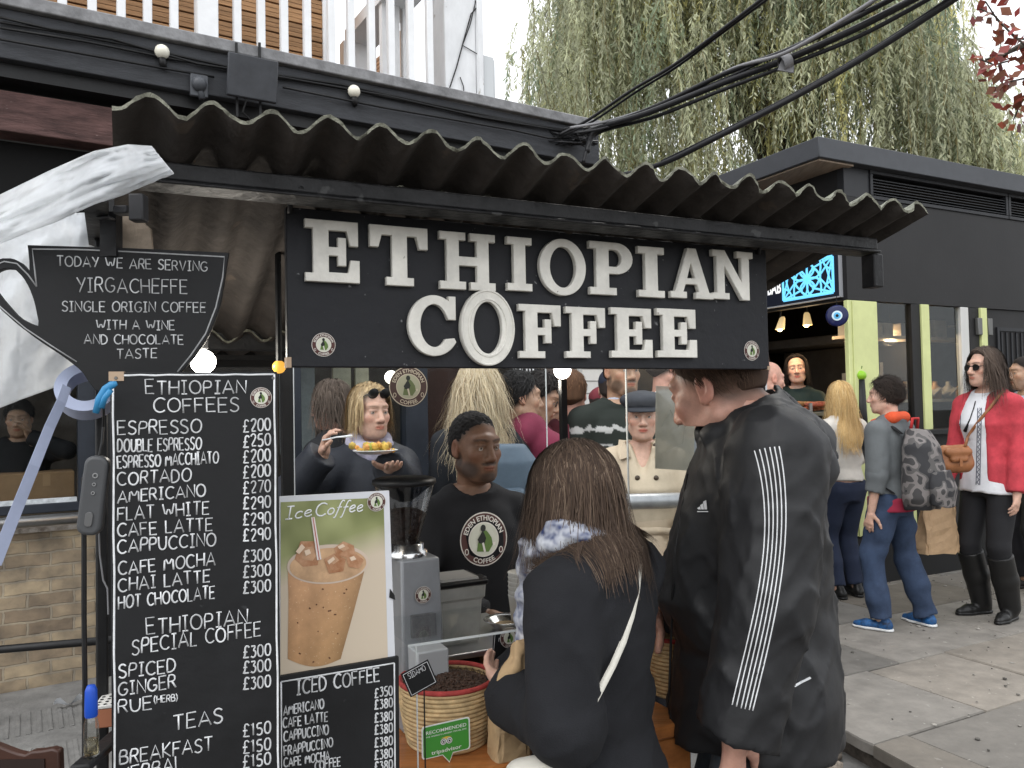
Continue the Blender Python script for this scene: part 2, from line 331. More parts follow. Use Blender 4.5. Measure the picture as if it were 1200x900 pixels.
# --- flagstones of the raised pavement on the right: one sheet of separate slabs
def clip_poly(poly, p, n):
    out = []
    for i in range(len(poly)):
        a, b = poly[i], poly[(i+1)%len(poly)]
        da, db = (a-p).dot(n), (b-p).dot(n)
        if da >= 0: out.append(a)
        if (da >= 0) != (db >= 0): out.append(a+(b-a)*(da/(da-db)))
    return out
E0 = PZ(985,853,PAVZ); E1 = PZ(1045,886,PAVZ); ed = (E0-E1).normalized(); en = Vector((ed.y,-ed.x,0))
def flagstones():
    rr = random.Random(11); mb = MB()
    O = PZ(1093,800,PAVZ); y = -4.62
    rows = []
    while y < 9:
        h = rr.choice([.5,.62,.7,.56,.66]); rows.append((y,y+h)); y += h
    for (y0,y1) in rows:
        x = -5-rr.random()
        while x < 13:
            l = rr.uniform(.6,1.15)
            g = .006; q = [(x+g,y0+g),(x+l-g,y0+g),(x+l-g,y1-g),(x+g,y1-g)]
            q = [O+ka*(a+rr.uniform(-.006,.006))+kb*(b+rr.uniform(-.006,.006)) for a,b in q]
            p = clip_poly(q, E0, en); x += l
            if len(p) < 3 or (p[0]-O).length > 16: continue
            c = rr.uniform(.68,1.15); w_ = rr.uniform(-.035,.035); col = (c*(1+w_), c, c*(1-w_*1.3))
            dz = Vector((0,0,rr.uniform(-.004,.004)))
            ctr = sum(p, Vector())/len(p)
            low = [a-Vector((0,0,.045)) for a in p]; top = [a+(ctr-a)*.012+dz for a in p]; mid = [a+dz-Vector((0,0,.007)) for a in p]
            n = len(p); mb.add(top+mid+low, [tuple(range(n))]+[(i,i+n,(i+1)%n+n,(i+1)%n) for i in range(n)]+[(i+n,i+2*n,(i+1)%n+2*n,(i+1)%n+n) for i in range(n)], 0, col)
    # make sure tops face up
    F2 = []
    for f in mb.f:
        if len(f) >= 3:
            a,b,c = (Vector(mb.v[i]) for i in f[:3]); nn = (b-a).cross(c-a)
            F2.append(f if not (len(f)!=4 or abs(nn.normalized().z) > .9) or nn.z > 0 else f[::-1])
    mb.f = F2
    m = mat('york_stone', (.182,.167,.147), .85, noise=.2, nscale=9, bump=.7, bscale=26, tint=True, bdist=.006, speck=(34,.69,(.25,.235,.21)), rvar=.15)
    mb.build('pavement', [m], tint=True)['kind'] = 'structure'
    # bed of the slabs, seen as dark joints and as the rough edge below the lip
    q = [E0-ed*7-en*-.05, E0-ed*7+en*14, E0+ed*10+en*14, E0+ed*10-en*-.05]
    b2 = MB(); b2.prism([Vector((a.x,a.y,.083)) for a in q], (0,0,-.2))
    b2.build('pavement_bed', [mat('mortar_bed', (.085,.072,.06), .95, noise=.5, nscale=20, bump=1, bscale=30)])['kind'] = 'structure'
    # broken earth and stone in the angle under the lip
    b3 = MB(); r3 = random.Random(5)
    for i in range(60):
        c = E0-ed*(r3.uniform(-1.6,1.1)) - en*r3.uniform(.0,.16); c.z = r3.uniform(-.01,.03)
        b3.sphere(c, r3.uniform(.015,.06), 7, 0, (1,1,.5), (r3.uniform(.7,1.2),)*3)
    b3.build('rubble', [mat('rubble', (.2,.17,.14), .95, noise=.4, nscale=25, bump=1, bscale=40, tint=True)], smooth=True, tint=True)['kind'] = 'stuff'
    b4 = MB(); r4 = random.Random(8)
    for i in range(700):
        p = O+ka*r4.uniform(-1.5,3.5)+kb*r4.uniform(-2.2,1.6)
        if (p-E0).dot(en) < .05: continue
        k_ = r4.random(); s_ = r4.uniform(.003,.007) if k_ < .8 else r4.uniform(.009,.016)
        b4.sphere((p.x,p.y,PAVZ+.003), s_, 6, 0, (1,r4.uniform(.6,1.3),.25 if k_ > .8 else .6), (r4.uniform(.3,2.2),)*3)
    b4.build('grit', [mat('grit_stone', (.16,.15,.135), .9, tint=True)], smooth=True, tint=True)['kind'] = 'stuff'
flagstones()
# --- grey paving with ribbed bands in front of the brick wall on the left
BW = Plane((-2.6,4.5,0), 31.6)          # face of the long building on the left
def left_paving():
    m = mat('grey_concrete', (.17,.166,.158), .9, noise=.25, nscale=6, bump=.4, bscale=60)
    o = BW.at(-4,0,.02); a = BW.u*7.6; b = BW.n*3.2
    q = [o, o+b, o+a+b, o+a]
    mb = MB(); mb.add([Vector((p.x,p.y,.006)) for p in q], [(0,1,2,3)])
    for row in (.42,.95,1.5):                      # raised ribs, two courses of them
        for i in range(130):
            s = -3.9+i*.045
            for k in range(1):
                p = BW.at(s,.006,row+k*.2)
                mb.bar(p, p+BW.n*.34, .018, .009)
    mb.build('paving', [m])['kind'] = 'structure'
left_paving()
# ================================================================== THE LONG BUILDING ON THE LEFT
BLACKWOOD = mat('dark_grey_painted_timber', (.036,.038,.043), .6, noise=.25, nscale=6, bump=.3, bscale=30, stretch=(1,1,4))
BLACKGLOSS = mat('black_gloss_paint', (.0085,.0085,.009), .45, noise=.3, nscale=9, bump=.15, bscale=40)
WHITEPAINT = mat('white_paint', (.78,.79,.8), .5, noise=.06, nscale=6, bump=.1, bscale=30)
GLASSDARK = clear_mat('window_glass', (.8,.82,.82), .003, fres=.1)
CLEAR = clear_mat('clear_acrylic', (.97,.98,.98), .006, .03, .12)
def brick_mat():
    m = bpy.data.materials.new('london_stock_brick'); m.use_nodes = True
    n, L = m.node_tree.nodes, m.node_tree.links; b = n['Principled BSDF']; b.inputs['Roughness'].default_value = .9
    uv = n.new('ShaderNodeUVMap'); br = n.new('ShaderNodeTexBrick')
    br.inputs['Scale'].default_value = 1; br.inputs['Brick Width'].default_value = .225; br.inputs['Row Height'].default_value = .075; br.inputs['Mortar Size'].default_value = .007; br.inputs['Mortar Smooth'].default_value = .3; br.inputs['Bias'].default_value = -.1
    br.inputs['Color1'].default_value = (.34,.275,.19,1); br.inputs['Color2'].default_value = (.19,.145,.105,1); br.inputs['Mortar'].default_value = (.3,.26,.2,1)
    no = n.new('ShaderNodeTexNoise'); no.inputs['Scale'].default_value = 7; no.inputs['Detail'].default_value = 8
    d = n.new('ShaderNodeMixRGB'); d.blend_type='ADD'; d.inputs[0].default_value=.018; n2 = n.new('ShaderNodeTexNoise'); n2.inputs['Scale'].default_value = 14
    L.new(uv.outputs[0], n2.inputs[0]); L.new(uv.outputs[0], d.inputs[1]); L.new(n2.outputs[1], d.inputs[2]); L.new(d.outputs[0], br.inputs[0]); L.new(uv.outputs[0], no.inputs[0])
    r = n.new('ShaderNodeValToRGB'); r.color_ramp.elements[0].position=.3; r.color_ramp.elements[1].position=.7; r.color_ramp.elements[0].color=(.5,.5,.52,1); r.color_ramp.elements[1].color=(1.35,1.3,1.2,1)
    L.new(no.outputs[0], r.inputs[0]); x = n.new('ShaderNodeMixRGB'); x.blend_type='MULTIPLY'; x.inputs[0].default_value=1
    L.new(br.outputs[0], x.inputs[1]); L.new(r.outputs[0], x.inputs[2]); L.new(x.outputs[0], b.inputs[0])
    ad = n.new('ShaderNodeMath'); ad.operation='MULTIPLY_ADD'; ad.inputs[1].default_value=-.8; L.new(br.outputs[1], ad.inputs[0]); L.new(no.outputs[0], ad.inputs[2])
    bp = n.new('ShaderNodeBump'); bp.inputs['Strength'].default_value=.9; bp.inputs['Distance'].default_value=.015; L.new(ad.outputs[0], bp.inputs['Height']); L.new(bp.outputs[0], b.inputs['Normal'])
    return m
def plane_uv(o, pl):
    me = o.data; uvl = me.uv_layers.new(name='UVMap'); L = wloc(o)
    for lp in me.loops:
        p = Vector(me.vertices[lp.vertex_index].co)+L-pl.o; uvl.data[lp.index].uv = (p.dot(pl.u)+p.dot(pl.n), p.dot(pl.v))
def bxp(mb, pl, s0, t0, s1, t1, d0, d1, m=0, col=None):
    """box on an upright plane: s0..s1 along, t0..t1 up, d0..d1 out of the face"""
    return mb.obox(pl.at(s0,t0,d0), pl.u*(s1-s0), pl.v*(t1-t0), pl.n*(d1-d0), m, col)
def left_building():
    B = thing('shop_building', 'long dark shop building with a black timber beam over a brick wall and glass shopfront', 'building', BW.at(0,0))
    s0 = -3.2; s1 = BW.st(688,170)[0]
    t_bb = BW.st(40,87)[1]; t_bt = BW.st(40,31)[1]; t_ct = BW.st(40,15)[1]
    m = MB(); bxp(m, BW, s0, t_bb, s1, t_bt, .0, .16); m.build('beam', [BLACKWOOD], B, bevel=.006)
    m = MB(); bxp(m, BW, s0, t_bt+.002, s1, t_ct, -.4, .2)
    m.build('coping', [mat('lead_coping', (.2,.2,.205), .7, noise=.35, nscale=9, bump=.6, bscale=18, stretch=(1,1,1))], B, bevel=.008)
    m = MB(); bxp(m, BW, s0, t_bb-.08, s1, t_bb-.002, -.1, .1); m.build('batten', [BLACKGLOSS], B)
    t_l0 = BW.st(60,164)[1]; t_l1 = BW.st(60,118)[1]
    m = MB(); bxp(m, BW, s0, t_l0, 1.2, t_l1, -.12, .05); m.build('lintel', [mat('reddish_brown_timber', (.085,.047,.043), .8, noise=.5, nscale=5, bump=.7, bscale=16, stretch=(1,1,5), speck=(30,.72,(.2,.15,.14)))], B, bevel=.006)
    m = MB(); bxp(m, BW, s0, 2.25, 1.2, t_l0-.004, -.3, -.13); bxp(m, BW, s0, t_l1+.003, s1, t_bb-.085, -.3, -.15); m.build('upper_wall', [mat('upper_wall_black',(.006,.006,.006),.9)], B)  # upper wall in one even near-black
    # ground floor: brick plinth
    t_sill = BW.st(60,622)[1]; sw = BW.st(112,560)[0]
    m = MB(); bxp(m, BW, s0, 0, sw+.02, t_sill, -.25, 0); o = m.build('brick_wall', [brick_mat()], B); plane_uv(o, BW)
    m = MB(); bxp(m, BW, s0, t_sill+.002, sw+.02, t_sill+.03, -.2, .03); m.build('ledge', [mat('worn_white_ledge', (.4,.37,.33), .85, noise=.6, nscale=22, col2=(.12,.09,.07))], B)
    # window
    tw0, tw1 = BW.st(60,600)[1], 2.25
    wn = MB(); 
    for (a,b,c,d) in ((s0,tw0,sw,tw0+.05),(s0,tw1-.05,sw,tw1),(sw-.09,tw0+.051,sw,tw1-.051),(sw-1.75,tw0+.051,sw-1.68,tw1-.051)): bxp(wn, BW, a,b,c,d, -.1, .02)
    fr = wn.build('window', [mat('blue_black_frame', (.018,.022,.03), .4, noise=.2)], B, bevel=.004)
    m = MB(); bxp(m, BW, s0, tw0+.05, sw-.09, tw1-.05, -.05, -.04); m.build('pane', [GLASSDARK], fr)
    m = MB(); bxp(m, BW, s0, tw0+.051, sw-.095, tw0+.075, -.035, .01); m.build('sill', [mat('pale_sill', (.5,.53,.55), .6, noise=.3, nscale=30)], fr)
    m = MB(); bxp(m, BW, sw+.002, 0, sw+.2, 2.9, -.2, .05); m.build('door_post', [BLACKGLOSS], B, bevel=.005)
    # room behind the window
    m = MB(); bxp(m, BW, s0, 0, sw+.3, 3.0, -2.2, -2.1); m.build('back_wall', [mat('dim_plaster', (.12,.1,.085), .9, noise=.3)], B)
    m = MB(); bxp(m, BW, s0, tw0-.05, sw-.02, tw0-.01, -1.0, -.26); m.build('window_shelf', [mat('shelf_board', (.1,.08,.06), .8)], B)
    # glass shopfront to the right of the door
    a0 = sw+.2
    def ss(px): return BW.st(px, 500)[0]
    m = MB()
    for x0, x1 in ((a0,a0+.06),(ss(345)-.04,ss(345)+.04),(ss(474),ss(500)),(ss(552),ss(566)),(ss(618),ss(630))): bxp(m, BW, x0, 0, x1, t_l0, -.08, .03)
    bxp(m, BW, a0, 2.3, ss(640), 2.42, -.07, .02)
    m.build('shopfront_frame', [mat('blue_black_frame', (.018,.022,.03), .4)], B, bevel=.004)
    m = MB(); bxp(m, BW, a0, 0, ss(474)-.002, .55, -.09, .0); bxp(m, BW, ss(500)+.002, 0, ss(640), .6, -.09, 0); m.build('stall_riser', [BLACKGLOSS], B)
    m = MB(); bxp(m, BW, a0+.065, .56, ss(640), 2.3, -.05, -.04); m.build('shop_pane', [GLASSDARK], B)
    m = MB(); bxp(m, BW, ss(500)+.01, .61, ss(552)-.01, 2.28, -.2, -.1); m.build('brown_door', [mat('brown_door', (.09,.045,.035), .5, noise=.3, stretch=(1,1,.2))], B, bevel=.01)
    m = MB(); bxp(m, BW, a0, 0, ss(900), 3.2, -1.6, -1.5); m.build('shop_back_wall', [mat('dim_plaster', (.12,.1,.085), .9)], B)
    m = MB()
    for x0, x1, t0, t1, c in ((ss(352),ss(395),1.2,1.85,0),(ss(418),ss(440),1.55,2.2,1),(ss(446),ss(462),1.4,2.1,1)): bxp(m, BW, x0, t0, x1, t1, -.5, -.47, c)
    m.build('window_card', [mat('grey_card', (.3,.31,.31), .8, noise=.2), mat('cream_card', (.5,.47,.36), .8, noise=.2)], B)
    # scalloped maroon awning inside the shopfront
    m = MB(); n = 9; x0, x1 = ss(366), ss(412)
    pts = [BW.at(x0,2.3,-.2), BW.at(x0,1.86,-.2)]
    for i in range(n*6+1):
        u = i/(n*6); pts.append(BW.at(x0+(x1-x0)*u, 1.84-.035*abs(math.sin(math.pi*u*n)), -.2))
    pts.append(BW.at(x1,2.3,-.2)); m.prism(pts, BW.n*.01); m.build('valance', [mat('maroon_cloth', (.12,.025,.025), .9, noise=.2)], B)
    # white tiled pier, dark doorway and menu sheet beyond the glass
    m = MB(); bxp(m, BW, ss(682), 0, ss(708), t_l0, -.1, .02)
    o = m.build('tiled_pier', [mat('white_tile', (.62,.62,.6), .35, noise=.08)], B)
    m = MB()
    for i in range(26): bxp(m, BW, ss(682)-.002, .1*i, ss(708)+.002, .1*i+.008, .018, .023)
    m.build('tile_joint', [mat('tile_joint_grey', (.22,.22,.21), .9)], o)
    m = MB(); bxp(m, BW, ss(708)+.01, 0, ss(900), 2.6, -.16, -.06); m.build('dark_partition', [BLACKGLOSS], B)
    m = MB(); bxp(m, BW, ss(645), 0, ss(675), 2.6, -.1, -.02); m.build('grey_panel', [mat('grey_panel', (.5,.51,.5), .7, noise=.15)], B)
    # terrace deck behind the coping
    m = MB(); bxp(m, BW, s0, t_bb+.05, s1, t_bt+.01, -5, -.41); m.build('terrace_deck', [BLACKWOOD], B)
    # chalk sign with a white flourish above the heads
    ch = thing('wall_chalkboard', 'small black sign with a white chalk flourish on the shopfront behind the crowd', 'sign', BW.at(ss(608),1.75,.05))
    m = MB(); bxp(m, BW, ss(596), 1.62, ss(624), 1.98, .035, .05); m.build('board', [BLACKGLOSS], ch)
    m = MB(); q = []
    for i in range(40):
        u = i/39; q.append(BW.at(ss(598)+(ss(622)-ss(598))*u, 1.76+.06*math.sin(u*19)+.03*u, .053))
    m.tube(q, .006, 6); q = [BW.at(ss(612)+.05*math.cos(a/6), 1.88+.03*math.sin(a/3), .053) for a in range(30)]; m.tube(q, .005, 6); m.build('lettering', [WHITEPAINT], ch)
    # round pendant lights inside the shopfront
    for i, (px, py) in enumerate(((383,462),(478,440))):
        p = BW.hit(px,py)-BW.n*(.6 if i == 0 else .3)
        t = thing('pendant_lamp', ('small amber pendant lamp glowing inside the dark shopfront', 'round white lamp glowing inside the shopfront beside the big round sticker')[i], 'lamp', p)
        m = MB(); m.sphere(p, .035 if i == 0 else .05, 14); m.build('bulb', [mat('amber_glow', (.9,.5,.1), .5, emit=(1,.5,.12), es=1.6) if i == 0 else mat('white_glow', (1,.95,.85), .5, emit=(1,.93,.8), es=4)], t, smooth=True)
        m = MB(); m.tube([p+Vector((0,0,.035)), Vector((p.x,p.y,2.6))], .004, 6); m.build('flex', [BLACKGLOSS], t)
    return B
left_building()
# ---- rail along the front of the window and low rail
def rails():
    m = MB(); s1 = BW.st(104,600)[0]; t = BW.st(60,607)[1]
    m.tube([BW.at(-3.2,t,.1), BW.at(s1-.02,t,.1)], .032, 14); t0 = thing('window_rail','brushed steel rail running under the window of the brick wall','rail', BW.at(-1.6,t,.1)); m.build('rail', [mat('brushed_steel', (.5,.5,.5), .38, metal=1, noise=.1, nscale=30)], t0, smooth=True)
    m = MB()
    for s in (-2.4,-1.2,-.25): m.bar(BW.at(s,t,.0), BW.at(s,t,.1), .03,.03)
    m.build('bracket', [BLACKGLOSS], t0)
    m = MB(); A = P(-160,775,3.9); Bq = P(140,749,3.75); m.tube([A,Bq], .019, 12); t1 = thing('low_rail','black tubular rail across the bottom of the brick wall','rail', Vector((A.x,A.y,0)))
    m.build('rail', [BLACKGLOSS], t1, smooth=True); m = MB(); m.tube([Vector((Bq.x,Bq.y,0)), Bq+Vector((0,0,.01))], .02, 12); m.tube([Vector((A.x,A.y,0)), A+Vector((0,0,.01))], .02, 12); m.build('post', [BLACKGLOSS], t1, smooth=True)
rails()
# ---- terrace: balustrade, slatted screens, white post
def terrace():
    zt = BW.st(40,15)[1]
    PB = BW.off(.05)
    rl = thing('balustrade', 'white painted balustrade of slim posts along the top of the black beam', 'railing', PB.at(0,zt))
    cols = [12,40,73,108,142,173,204,278,306,333,360,388,411,435,458,481,503]
    pieces = []
    for i, px in enumerate(cols):
        s = PB.st(px, 60)[0]; m = MB(); bxp(m, PB, s-.024, zt+.002, s+.024, zt+1.0, -.024, .024); m.build('baluster', [WHITEPAINT], rl, bevel=.004)
    for s in (-1.05,-.88,-.71,-.54): 
        m = MB(); bxp(m, PB, s-.024, zt+.002, s+.024, zt+1.0, -.024, .024); m.build('baluster', [WHITEPAINT], rl, bevel=.004)
    s = PB.st(242,70)[0]; m = MB(); bxp(m, PB, s-.062, zt+.002, s+.062, zt+1.1, -.06, .06); m.build('newel_post', [WHITEPAINT], rl, bevel=.005)
    s1 = PB.st(511,70)[0]; m = MB(); bxp(m, PB, -1.2, zt+1.002, s1, zt+1.06, -.05, .05); m.build('handrail', [WHITEPAINT], rl, bevel=.005)
    # slatted timber hut behind
    wood = mat('golden_decking', (.36,.2,.095), .65, noise=.25, nscale=7, bump=.3, bscale=25, stretch=(.6,.6,6), tint=True)
    PH = BW.off(-.75); hut = thing('slatted_hut', 'golden timber slatted wall with white corner trim behind the balustrade', 'hut', PH.at(0,zt-.1))
    m = MB(); sE = PH.st(378,60)[0]; rr = random.Random(3)
    t = zt-.1
    while t < zt+2.4:
        c = rr.uniform(.82,1.15)
        for k in range(3): bxp(m, PH, -2.2, t+k*.034, sE, t+k*.034+.03, -.02, 0, 0, (c,c,c))
        t += .112
    m.build('slat_wall', [wood], hut, tint=True)
    m = MB(); bxp(m, PH, -2.2, zt-.1, sE, zt+2.4, -.06, -.022); m.build('backing', [mat('dark_backing', (.06,.035,.02), .9)], hut)
    m = MB(); bxp(m, PH, sE+.002, zt-.1, sE+.06, zt+2.4, -.08, .02); m.build('corner_trim', [WHITEPAINT], hut, bevel=.004)
    m = MB(); bxp(m, PH, sE-.04, zt-.1, sE, zt+2.4, -1.8, -.081); m.build('side_wall', [wood], hut, tint=True)
    # second slatted screen running away, ending in a thick post
    A = P(470,70,7.4); fd = (Vector((-.55,.83,0))).normalized()
    sc = thing('slatted_screen', 'low golden slatted screen with a thick end post seen through the white balusters', 'fence', Vector((A.x,A.y,zt-.1)))
    ztop = P(470,35,7.4).z
    m = MB(); m.obox(Vector((A.x-.04,A.y,zt-.1)), (.1,.05,0), (-.05,.1,0), (0,0,ztop-zt+.1)); m.build('post', [mat('orange_timber', (.42,.19,.05), .6, noise=.3, nscale=8, stretch=(3,3,.4))], sc, bevel=.005)
    m = MB(); t = zt-.1
    while t < ztop-.05: m.obox(Vector((A.x-.03,A.y+.06,t)), fd*3, Vector((.83,.55,0))*.02, (0,0,.034), 0, (1,1,1)); t += .042
    m.build('slat_wall', [wood], sc, tint=True)
    # broad white post with a stub wall and box
    PW = BW.off(.0); a, b = PW.st(520,60)[0], PW.st(563,60)[0]
    ps = thing('white_post', 'broad white boarded post with peeling paint and a cable at the end of the terrace', 'post', PW.at((a+b)/2,zt))
    old = mat('old_white_paint', (.72,.73,.74), .6, noise=.14, nscale=4, bump=.3, bscale=12, speck=(14,.7,(.4,.39,.36)), stretch=(1,1,.4))
    m = MB(); bxp(m, PW, a, zt+.002, b-.05, zt+2.2, -.25, .02); m.build('board', [old], ps, bevel=.006)
    m = MB(); bxp(m, PW, b-.048, zt+.002, b, zt+2.2, -.25, .05); m.build('edge_board', [old], ps, bevel=.006)
    m = MB(); bxp(m, PW, a-.3, zt+.002, a-.002, zt+.9, -1.4, -1.3); m.obox(PW.at(a-.28,zt+.9,-1.32), PW.u*.28, PW.n*1.2, Vector((0,0,.1))); 
    for i in range(3): bxp(m, PW, a-.26+i*.09, zt+.002, a-.2+i*.09, zt+.9, -.6, -.54)
    m.build('side_rail', [WHITEPAINT], ps)
    m = MB(); q = [PW.hit(x,y)+PW.n*.03 for x,y in ((562,5),(550,18),(541,50),(533,80),(522,113))]; m.tube(q, .005, 6)
    q = [PW.hit(x,y)+PW.n*.03 for x,y in ((556,0),(549,30),(540,55),(562,68),(564,75))]; m.tube(q, .004, 6); q = [PW.hit(x,y)+PW.n*.03 for x,y in ((537,92),(541,103),(542,116))]; m.tube(q, .004, 6); m.build('wire', [BLACKGLOSS], ps)
    m = MB(); q0, q1 = PW.st(566,66), PW.st(577,118); bxp(m, PW, b+.004, q1[1], b+.1, q0[1], -.2, .03); 
    u = thing('meter_box', 'pale grey box fixed to the side of the white terrace post', 'box', PW.at(b+.05,q1[1])); m.build('case', [mat('pale_grey_plastic', (.55,.57,.58), .5)], u, bevel=.008)
    m = MB(); bxp(m, PW, b+.101, q1[1]+.02, b+.112, q0[1]-.02, -.19, .02); m.build('cover', [mat('pale_grey_plastic', (.55,.57,.58), .5)], u)
terrace()
# ---- bulbs, sensor, floodlight and wires on the beam
def beam_fittings():
    PF = BW.off(.165)
    labs = ['white globe bulb on the black beam beside the floodlight, leftmost of the row', 'white globe bulb on the black beam right of the floodlight']
    root = None
    for i, (px, py) in enumerate(((189,63),(413,109))):
        p = PF.hit(px,py)+PF.n*.03
        if root is None:
            root = thing('globe_bulb', labs[0], 'bulb', p, 'globe bulbs along the beam')
            m = MB(); m.sphere(p, .042, 18); m.build('globe', [mat('opal_bulb', (.8,.77,.66), .3)], root, smooth=True)
            m = MB(); m.tube([p-Vector((0,0,.035)), p-Vector((0,-.01,.07)), p-Vector((0,-.03,.085))], [.02,.022,.016], 10); m.build('socket', [BLACKGLOSS], root, smooth=True)
        else: copy_tree(root, p, labs[i])
    p = PF.hit(232,101); t = thing('motion_sensor', 'round grey motion sensor on the beam left of the floodlight', 'sensor', p)
    g = mat('grey_plastic', (.07,.075,.085), .45)
    m = MB(); bxp(m, PF, PF.st(222,90)[0], PF.st(222,113)[1], PF.st(243,100)[0], PF.st(232,88)[1], 0, .03); m.build('base', [g], t, bevel=.006)
    m = MB(); m.sphere(p+PF.n*.035, .045, 18); m.build('dome', [g], t, smooth=True)
    m = MB(); q = PF.hit(236,118); m.tube([p+PF.n*.03, q+PF.n*.03], [.012,.02], 10); m.build('knuckle', [g], t, smooth=True)
    a, b = PF.st(261,118), PF.st(318,84); t = thing('floodlight', 'flat rectangular dark floodlight panel held on two rods on the beam', 'floodlight', PF.at((a[0]+b[0])/2,a[1],.1))
    m = MB(); c0 = PF.at(a[0],a[1],.12); m.obox(c0, PF.u*(b[0]-a[0]), Vector((0,0,b[1]-a[1]))+PF.n*.05, PF.n*-.03); m.build('panel', [mat('floodlight_grey', (.05,.053,.06), .35, noise=.2)], t, bevel=.006)
    for px in (275,302):
        s = PF.st(px,80)[0]; m = MB(); m.bar(PF.at(s,PF.st(px,140)[1],.05), PF.at(s,PF.st(px,54)[1],.05), .014,.014, up=PF.n); m.build('rod', [BLACKGLOSS], t)
    m = MB(); m.tube([PF.at(a[0]+.12,a[1],.1), PF.at(a[0]+.1,a[1]-.08,.08), PF.at(a[0]+.16,a[1]-.12,.06)], .006, 6); m.build('flex', [BLACKGLOSS], t)
    # wires along the beam
    lines = [[(0,27),(90,42),(180,60),(280,82),(400,100),(520,126),(620,146),(690,164)], [(0,34),(100,50),(200,70),(290,86),(420,108),(540,133),(690,158)], [(0,22),(60,36),(130,47),(230,76),(330,92),(450,113),(560,138),(690,160)], [(0,48),(80,62),(170,78),(250,92)], [(330,104),(450,128),(520,140),(600,154),(640,163),(690,162)]]
    lb = ['thin black wire clipped along the top of the beam just under the coping', 'black wire sagging along the beam below the topmost wire', 'loose black wire weaving along the beam between the others', 'short lone black wire low on the left of the beam', 'black wire drooping along the right end of the beam above the roof']
    for k, q in enumerate(lines):
        pts = [PF.hit(x,y)+PF.n*(.012+.004*k) for x,y in q]; m = MB(); m.tube(pts, .0075, 6); m.build('wire', [BLACKGLOSS], smooth=True); o = bpy.context.scene.objects[-1]
        tag(o, lb[k], 'wire', 'wires along the beam')
beam_fittings()
# ---- overhead cables
def cables():
    blk = mat('cable_black', (.016,.016,.018), .45); gry = mat('cable_grey', (.22,.22,.23), .5)
    def cable(q, r, m, lab, nm='overhead_cable'):
        pts = []
        for i in range(len(q)-1):
            for k in range(6):
                u = k/6; p0 = q[max(i-1,0)]; p1 = q[i]; p2 = q[i+1]; p3 = q[min(i+2,len(q)-1)]
                pts.append(tuple(.5*((2*b)+(-a+c)*u+(2*a-5*b+4*c-d)*u*u+(-a+3*b-3*c+d)*u**3) for a,b,c,d in zip(p0,p1,p2,p3)))
        pts.append(q[-1]); w_ = [P(x,y,d) for x,y,d in pts]; e_ = (w_[-1]-w_[-7]).normalized(); w_ += [w_[-1]+e_*k for k in (1,3,6,9)]
        mb = MB(); mb.tube(w_, r, 8)
        tag(mb.build(nm, [m], smooth=True), lab, 'cable', 'overhead cables')
    d0, d1 = 6.0, 4.2
    cable([(688,178,d0),(700,152,d0),(760,132,5.6),(850,96,5.2),(930,66,4.8),(1010,30,4.5),(1110,-22,d1)], .021, blk, 'thick black overhead cable along the underside of the main bundle')
    cable([(676,158,d0),(700,150,d0),(770,124,5.6),(850,86,5.2),(925,58,4.8),(1000,22,4.5),(1080,-20,d1)], .017, blk, 'black overhead cable in the middle of the main bundle')
    cable([(668,150,d0),(720,140,5.9),(790,116,5.55),(860,80,5.15),(920,62,4.75),(990,22,4.45),(1060,-24,d1)], .012, gry, 'pale grey overhead cable lying on top of the main bundle')
    cable([(672,156,d0),(715,148,5.9),(780,120,5.6),(850,92,5.2),(930,54,4.8),(1000,18,4.5),(1050,-20,d1)], .01, blk, 'thin black overhead cable crossing over the main bundle')
    cable([(684,190,d0),(690,170,d0),(705,154,d0),(770,136,5.6),(850,104,5.2),(935,72,4.8),(1020,36,4.5),(1130,-25,d1)], .014, blk, 'black overhead cable drooping lowest of the main bundle')
    cable([(640,205,6.3),(720,206,5.8),(775,192,5.5),(830,166,5.2),(900,130,4.9),(970,92,4.7),(1040,50,4.5),(1140,-15,d1)], .019, blk, 'thick black overhead cable below the bundle running to the right edge of the willow')
    cable([(775,189,5.5),(830,162,5.2),(900,126,4.9),(970,88,4.7),(1040,46,4.5),(1135,-18,d1)], .008, blk, 'thin black overhead cable strapped on top of the lower single cable')
    cable([(655,158,6.1),(690,140,6.0),(740,106,5.6),(790,76,5.2),(850,32,4.8),(915,-18,4.4)], .012, blk, 'thin upper overhead cable crossing the willow highest of all')
    cable([(660,158,6.1),(695,142,6.0),(745,108,5.6),(795,77,5.2),(855,32,4.8),(925,-20,4.4)], .009, blk, 'thin overhead cable running just under the highest cable')
    # grey tag on the bundle
    c = P(921,76,4.82); mb = MB(); mb.prism([c+Vector(v) for v in ((-.05,0,-.03),(.045,0,-.05),(.06,0,.05),(-.02,0,.045))], (0,.012,0)); t = thing('cable_tag','small grey tag wrapped round the main cable bundle','tag',c); mb.build('tag_strip',[gry],t)
    mb = MB(); mb.lathe(c+Vector((0,.006,.02)), [(.045,-.03),(.047,0),(.045,.03)], 16, ax=((0,1,0),(-.4,0,.9),(.9,0,.4))); mb.build('clasp',[gry],t,smooth=True)
    # knot of wire where the cables meet the building
    rr = random.Random(4); mb = MB(); c = P(672,160,6.15)
    for i in range(16):
        q = [c+Vector((rr.uniform(-.22,.2),rr.uniform(-.05,.05),rr.uniform(-.07,.07))) for _ in range(5)]; mb.tube(q, .006, 5)
    tag(mb.build('wire_tangle', [blk], smooth=True), 'tangle of thin black wires where the overhead cables meet the beam', 'wires')
cables()
